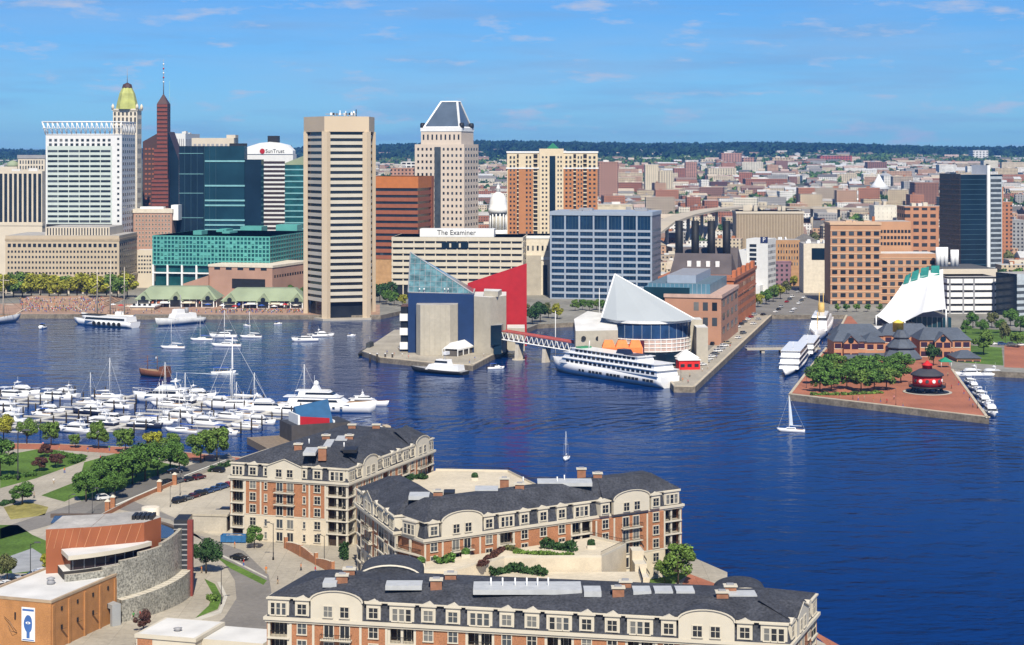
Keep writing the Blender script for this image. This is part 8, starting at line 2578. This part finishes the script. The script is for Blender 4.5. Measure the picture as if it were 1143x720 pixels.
# low city blocks
HCOL = [(.38, .17, .10), (.32, .13, .08), (.46, .29, .19), (.52, .42, .28), (.66, .61, .5), (.72, .70, .65), (.40, .33, .25), (.58, .49, .36), (.24, .13, .10), (.33, .32, .31)]
HNAME = ['red brick', 'dark red brick', 'pink brick', 'tan', 'pale stone', 'white', 'brownish', 'cream', 'maroon brick', 'grey']
RCOL = [mat('roof_tar', (.12, .115, .11), .9), mat('roof_grey_felt', (.2, .19, .18), .9), ROOFG, mat('roof_brown', (.22, .15, .12), .9), mat('roof_pinkish', (.40, .30, .25), .9), mat('roof_silver', (.48, .48, .47), .7), mat('roof_tan', (.45, .38, .29), .9)]
HW = [winmat('city_wall_%d' % i, c, (.035, .035, .04), 3.2, 3.2, .42, .45) for i, c in enumerate(HCOL)]
def free(x, y, r):
    for a, b_, c in OCC:
        if abs(a - x) < c + r and abs(b_ - y) < c + r and (a - x) ** 2 + (b_ - y) ** 2 < (c * .8 + r) ** 2:
            return False
    return True
def blockmb(w, d, h, ci, gable):
    g = MB(); rf = cq.choice(RCOL)
    g.box(-w / 2, w / 2, -d / 2, d / 2, -5, h, HW[ci], rf)
    if gable:
        g.loft([[(-w / 2 - .3, -d / 2 - .3, h), (w / 2 + .3, -d / 2 - .3, h), (w / 2 + .3, d / 2 + .3, h), (-w / 2 - .3, d / 2 + .3, h)], [(-w / 2 - .3, -.1, h + d * .28), (w / 2 + .3, -.1, h + d * .28), (w / 2 + .3, .1, h + d * .28), (-w / 2 - .3, .1, h + d * .28)]], rf)
    else:
        for k in range(cq.choice((0, 1, 1, 2))):
            a = cq.uniform(-.35, .2) * w; b_ = cq.uniform(-.3, .2) * d
            g.box(a, a + w * cq.uniform(.08, .2), b_, b_ + d * cq.uniform(.1, .25), h, h + cq.uniform(1, 2.6), cq.choice((ROOFW, GREYM, TANL, BRICK)))
    return g
sites = []
def scatter(n, D0, D1, px0, px1, wr, dr, hr, gprob, minr=.8, tries=14):
    for _ in range(n):
        for _t in range(tries):
            D = D0 + (D1 - D0) * cq.random() ** .9
            u = cq.uniform(px0, px1); x = at(u, D)
            w = cq.uniform(*wr); d = cq.uniform(*dr)
            if free(x, D, .5 * max(w, d) * minr):
                OCC.append((x, D, .5 * max(w, d) * .9))
                sites.append((D, x, w, d, cq.uniform(*hr), cq.choices(range(10), (11, 7, 11, 13, 14, 14, 8, 14, 4, 7))[0], cq.random() < gprob, cq.choice((0, 0, .12, -.2, 1.57))))
                break
scatter(16, 1250, 1480, 735, 830, (14, 34), (12, 26), (8, 17), .1)
scatter(10, 1300, 1480, 1030, 1150, (14, 34), (12, 26), (8, 16), .1)
scatter(16, 1250, 1500, 600, 735, (14, 30), (12, 26), (8, 15), .1)
scatter(250, 1500, 2300, 560, 1160, (14, 44), (12, 26), (8, 20), .2)
scatter(30, 1700, 2400, 410, 560, (16, 50), (12, 30), (7, 16), .1)
scatter(60, 1900, 3000, 600, 1160, (18, 40), (14, 24), (18, 34), .02)
scatter(470, 2300, 3400, 410, 1170, (12, 44), (10, 18), (9, 19), .45)
scatter(45, 3200, 4800, 600, 1160, (24, 60), (14, 24), (20, 34), .02)
scatter(600, 3400, 5200, 400, 1180, (14, 60), (11, 18), (9, 18), .5)
scatter(230, 5200, 7400, 400, 1180, (16, 60), (12, 24), (7, 13), .5)
scatter(60, 2600, 6500, -20, 60, (16, 60), (12, 24), (7, 13), .4)
sites.sort(key=lambda s_: -(s_[2] * s_[4]) / s_[0] ** 2)
far = MB(); cnt = {}
NEARL = [(430, 'above the orange office'), (560, 'beside the pyramid tower'), (680, 'behind the cream tower'), (735, 'above the blue glass office'), (830, 'above the black chimneys'), (905, 'above the tan finned slab'), (1000, 'above the salmon hotel'), (1060, 'left of dark glass tower'), (9999, 'right of dark glass tower')]
for i, (D, x, w, d, h, ci, gb, rz) in enumerate(sites):
    g = blockmb(w, d, h, ci, gb)
    if i < 290:
        u = CX + x / D * F; nm = next(b_ for a, b_ in NEARL if u < a)
        dist = 'near' if D < 1800 else ('middle distance' if D < 2700 else 'far')
        lb = '%s %s %s roofed block %s' % (dist, HNAME[ci], 'pitched' if gb else 'flat', nm)
        cnt.setdefault(lb, []).append((u, g, x, D, rz))
    else:
        far.add(g, Matrix.Translation((x, D, tz(x, D))) @ Matrix.Rotation(rz, 4, 'Z'))
for lb, lst in cnt.items():
    lst.sort(key=lambda e: e[0])
    for k, (u, g, x, D, rz) in enumerate(lst):
        o = g.build('city_building', None, (x, D, tz(x, D)), rz)
        l2 = lb
        if len(lst) > 1:
            l2 += ', %s from left' % (ORD[k] if k < 20 else str(k + 1))
        tag(o, l2, 'building', 'low buildings of the city beyond downtown')
far.build('distant_rooftops', kind='stuff')

# trees among the blocks
def clump(g, x, y, z, r_, hgt, n, m, leaf, q):
    for _ in range(n):
        a = q.uniform(0, 6.283); e = q.uniform(-.3, 1); rr = math.sqrt(max(0, 1 - e * e)) * r_ * q.uniform(.55, 1.05)
        p = Vector((x + rr * math.cos(a), y + rr * math.sin(a), z + hgt * (.5 + .5 * e * q.uniform(.6, 1.05))))
        nv = Vector((math.cos(a) * .7 + q.uniform(-.6, .6), math.sin(a) * .7 + q.uniform(-.6, .6), q.uniform(.0, 1.2))).normalized(); u = nv.orthogonal().normalized(); v = nv.cross(u); s_ = leaf * q.uniform(.6, 1.3)
        g.face([p - u * s_ - v * s_ * .6, p + u * s_ - v * s_ * .5, p + u * s_ * .8 + v * s_ * .7, p - u * s_ * .7 + v * s_ * .6], m)
CT = {}
for k in ('green', 'mid', 'dark', 'olive'):
    for v in range(2):
        g = MB(); g.tube((0, 0, -1), (0, 0, 4), .3, BARK, 5); clump(g, 0, 0, 1.5, 5.2, 10, 170, LEAF[k], 1.15, random.Random(v + 5)); CT[k, v] = g.mesh('city_tree')
tcount = 0
TL = {'green': 'green', 'mid': 'light green', 'dark': 'dark green', 'olive': 'olive'}
tl = {}
for px0, px1, D0, D1, n in ((1115, 1160, 1180, 1480, 34), (600, 1160, 1480, 2300, 190), (740, 800, 1900, 2300, 20), (880, 960, 1950, 2300, 30), (420, 445, 1350, 1700, 14)):
    for _ in range(n):
        for _t in range(10):
            D = cq.uniform(D0, D1); u = cq.uniform(px0, px1); x = at(u, D)
            if free(x, D, 3):
                k = cq.choices(('green', 'mid', 'dark', 'olive'), (5, 3, 4, 2))[0]
                nm = next(b_ for a, b_ in NEARL if u < a)
                o = obj('city_tree', CT[k, cq.randrange(2)], None, (x, D, tz(x, D)), cq.uniform(0, 6.28)); s_ = cq.uniform(.8, 1.35); o.scale = (s_ * cq.uniform(.9, 1.3), s_ * cq.uniform(.9, 1.3), s_)
                tag(o, 'distant %s city tree %s' % (TL[k], nm), 'tree', '%s trees of the city %s' % (TL[k], nm))
                break
g = MB(); ks = ('green', 'mid', 'dark', 'olive')
for _ in range(8500):
    D = 2250 + 4600 * cq.random() ** 1.05; u = cq.uniform(405, 1180) if cq.random() < .93 else cq.uniform(-40, 60); x = at(u, D)
    dens = math.sin(x * .004 + D * .0023) + math.sin(x * .0017 - D * .0031 + 2) + .4 * (D - 3400) / 1500
    if dens < cq.uniform(-1.9, .8):
        continue
    if not free(x, D, -3):
        continue
    m = LEAF[cq.choices(ks, (5, 2, 6, 1))[0]]
    for _k in range(cq.choice((1, 2, 3))):
        clump(g, x + cq.uniform(-14, 14), D + cq.uniform(-14, 14), tz(x, D) + 0.5, cq.uniform(5, 8), cq.uniform(8, 13), 16, m, 3.0, cq)
g.build('city_woods', kind='stuff')
g = MB()
FD = mat('forest_leaf', (.016, .04, .018), .85, .1, var=.35, vs=.01, island=.4)
for _ in range(9000):
    D = 5900 + 3300 * cq.random() ** .8; u = cq.uniform(400, 1190) if cq.random() < .85 else cq.uniform(-60, 420); x = at(u, D)
    thin = math.sin(x * .002 + 1) + math.sin(D * .0016 + x * .0008)
    if D < 7000 and thin < cq.uniform(-1, 1.6):
        continue
    clump(g, x, D, tz(x, D) - 1, cq.uniform(14, 28), cq.uniform(12, 30), 9, FD, 9, cq)
g.build('far_woods', kind='stuff')
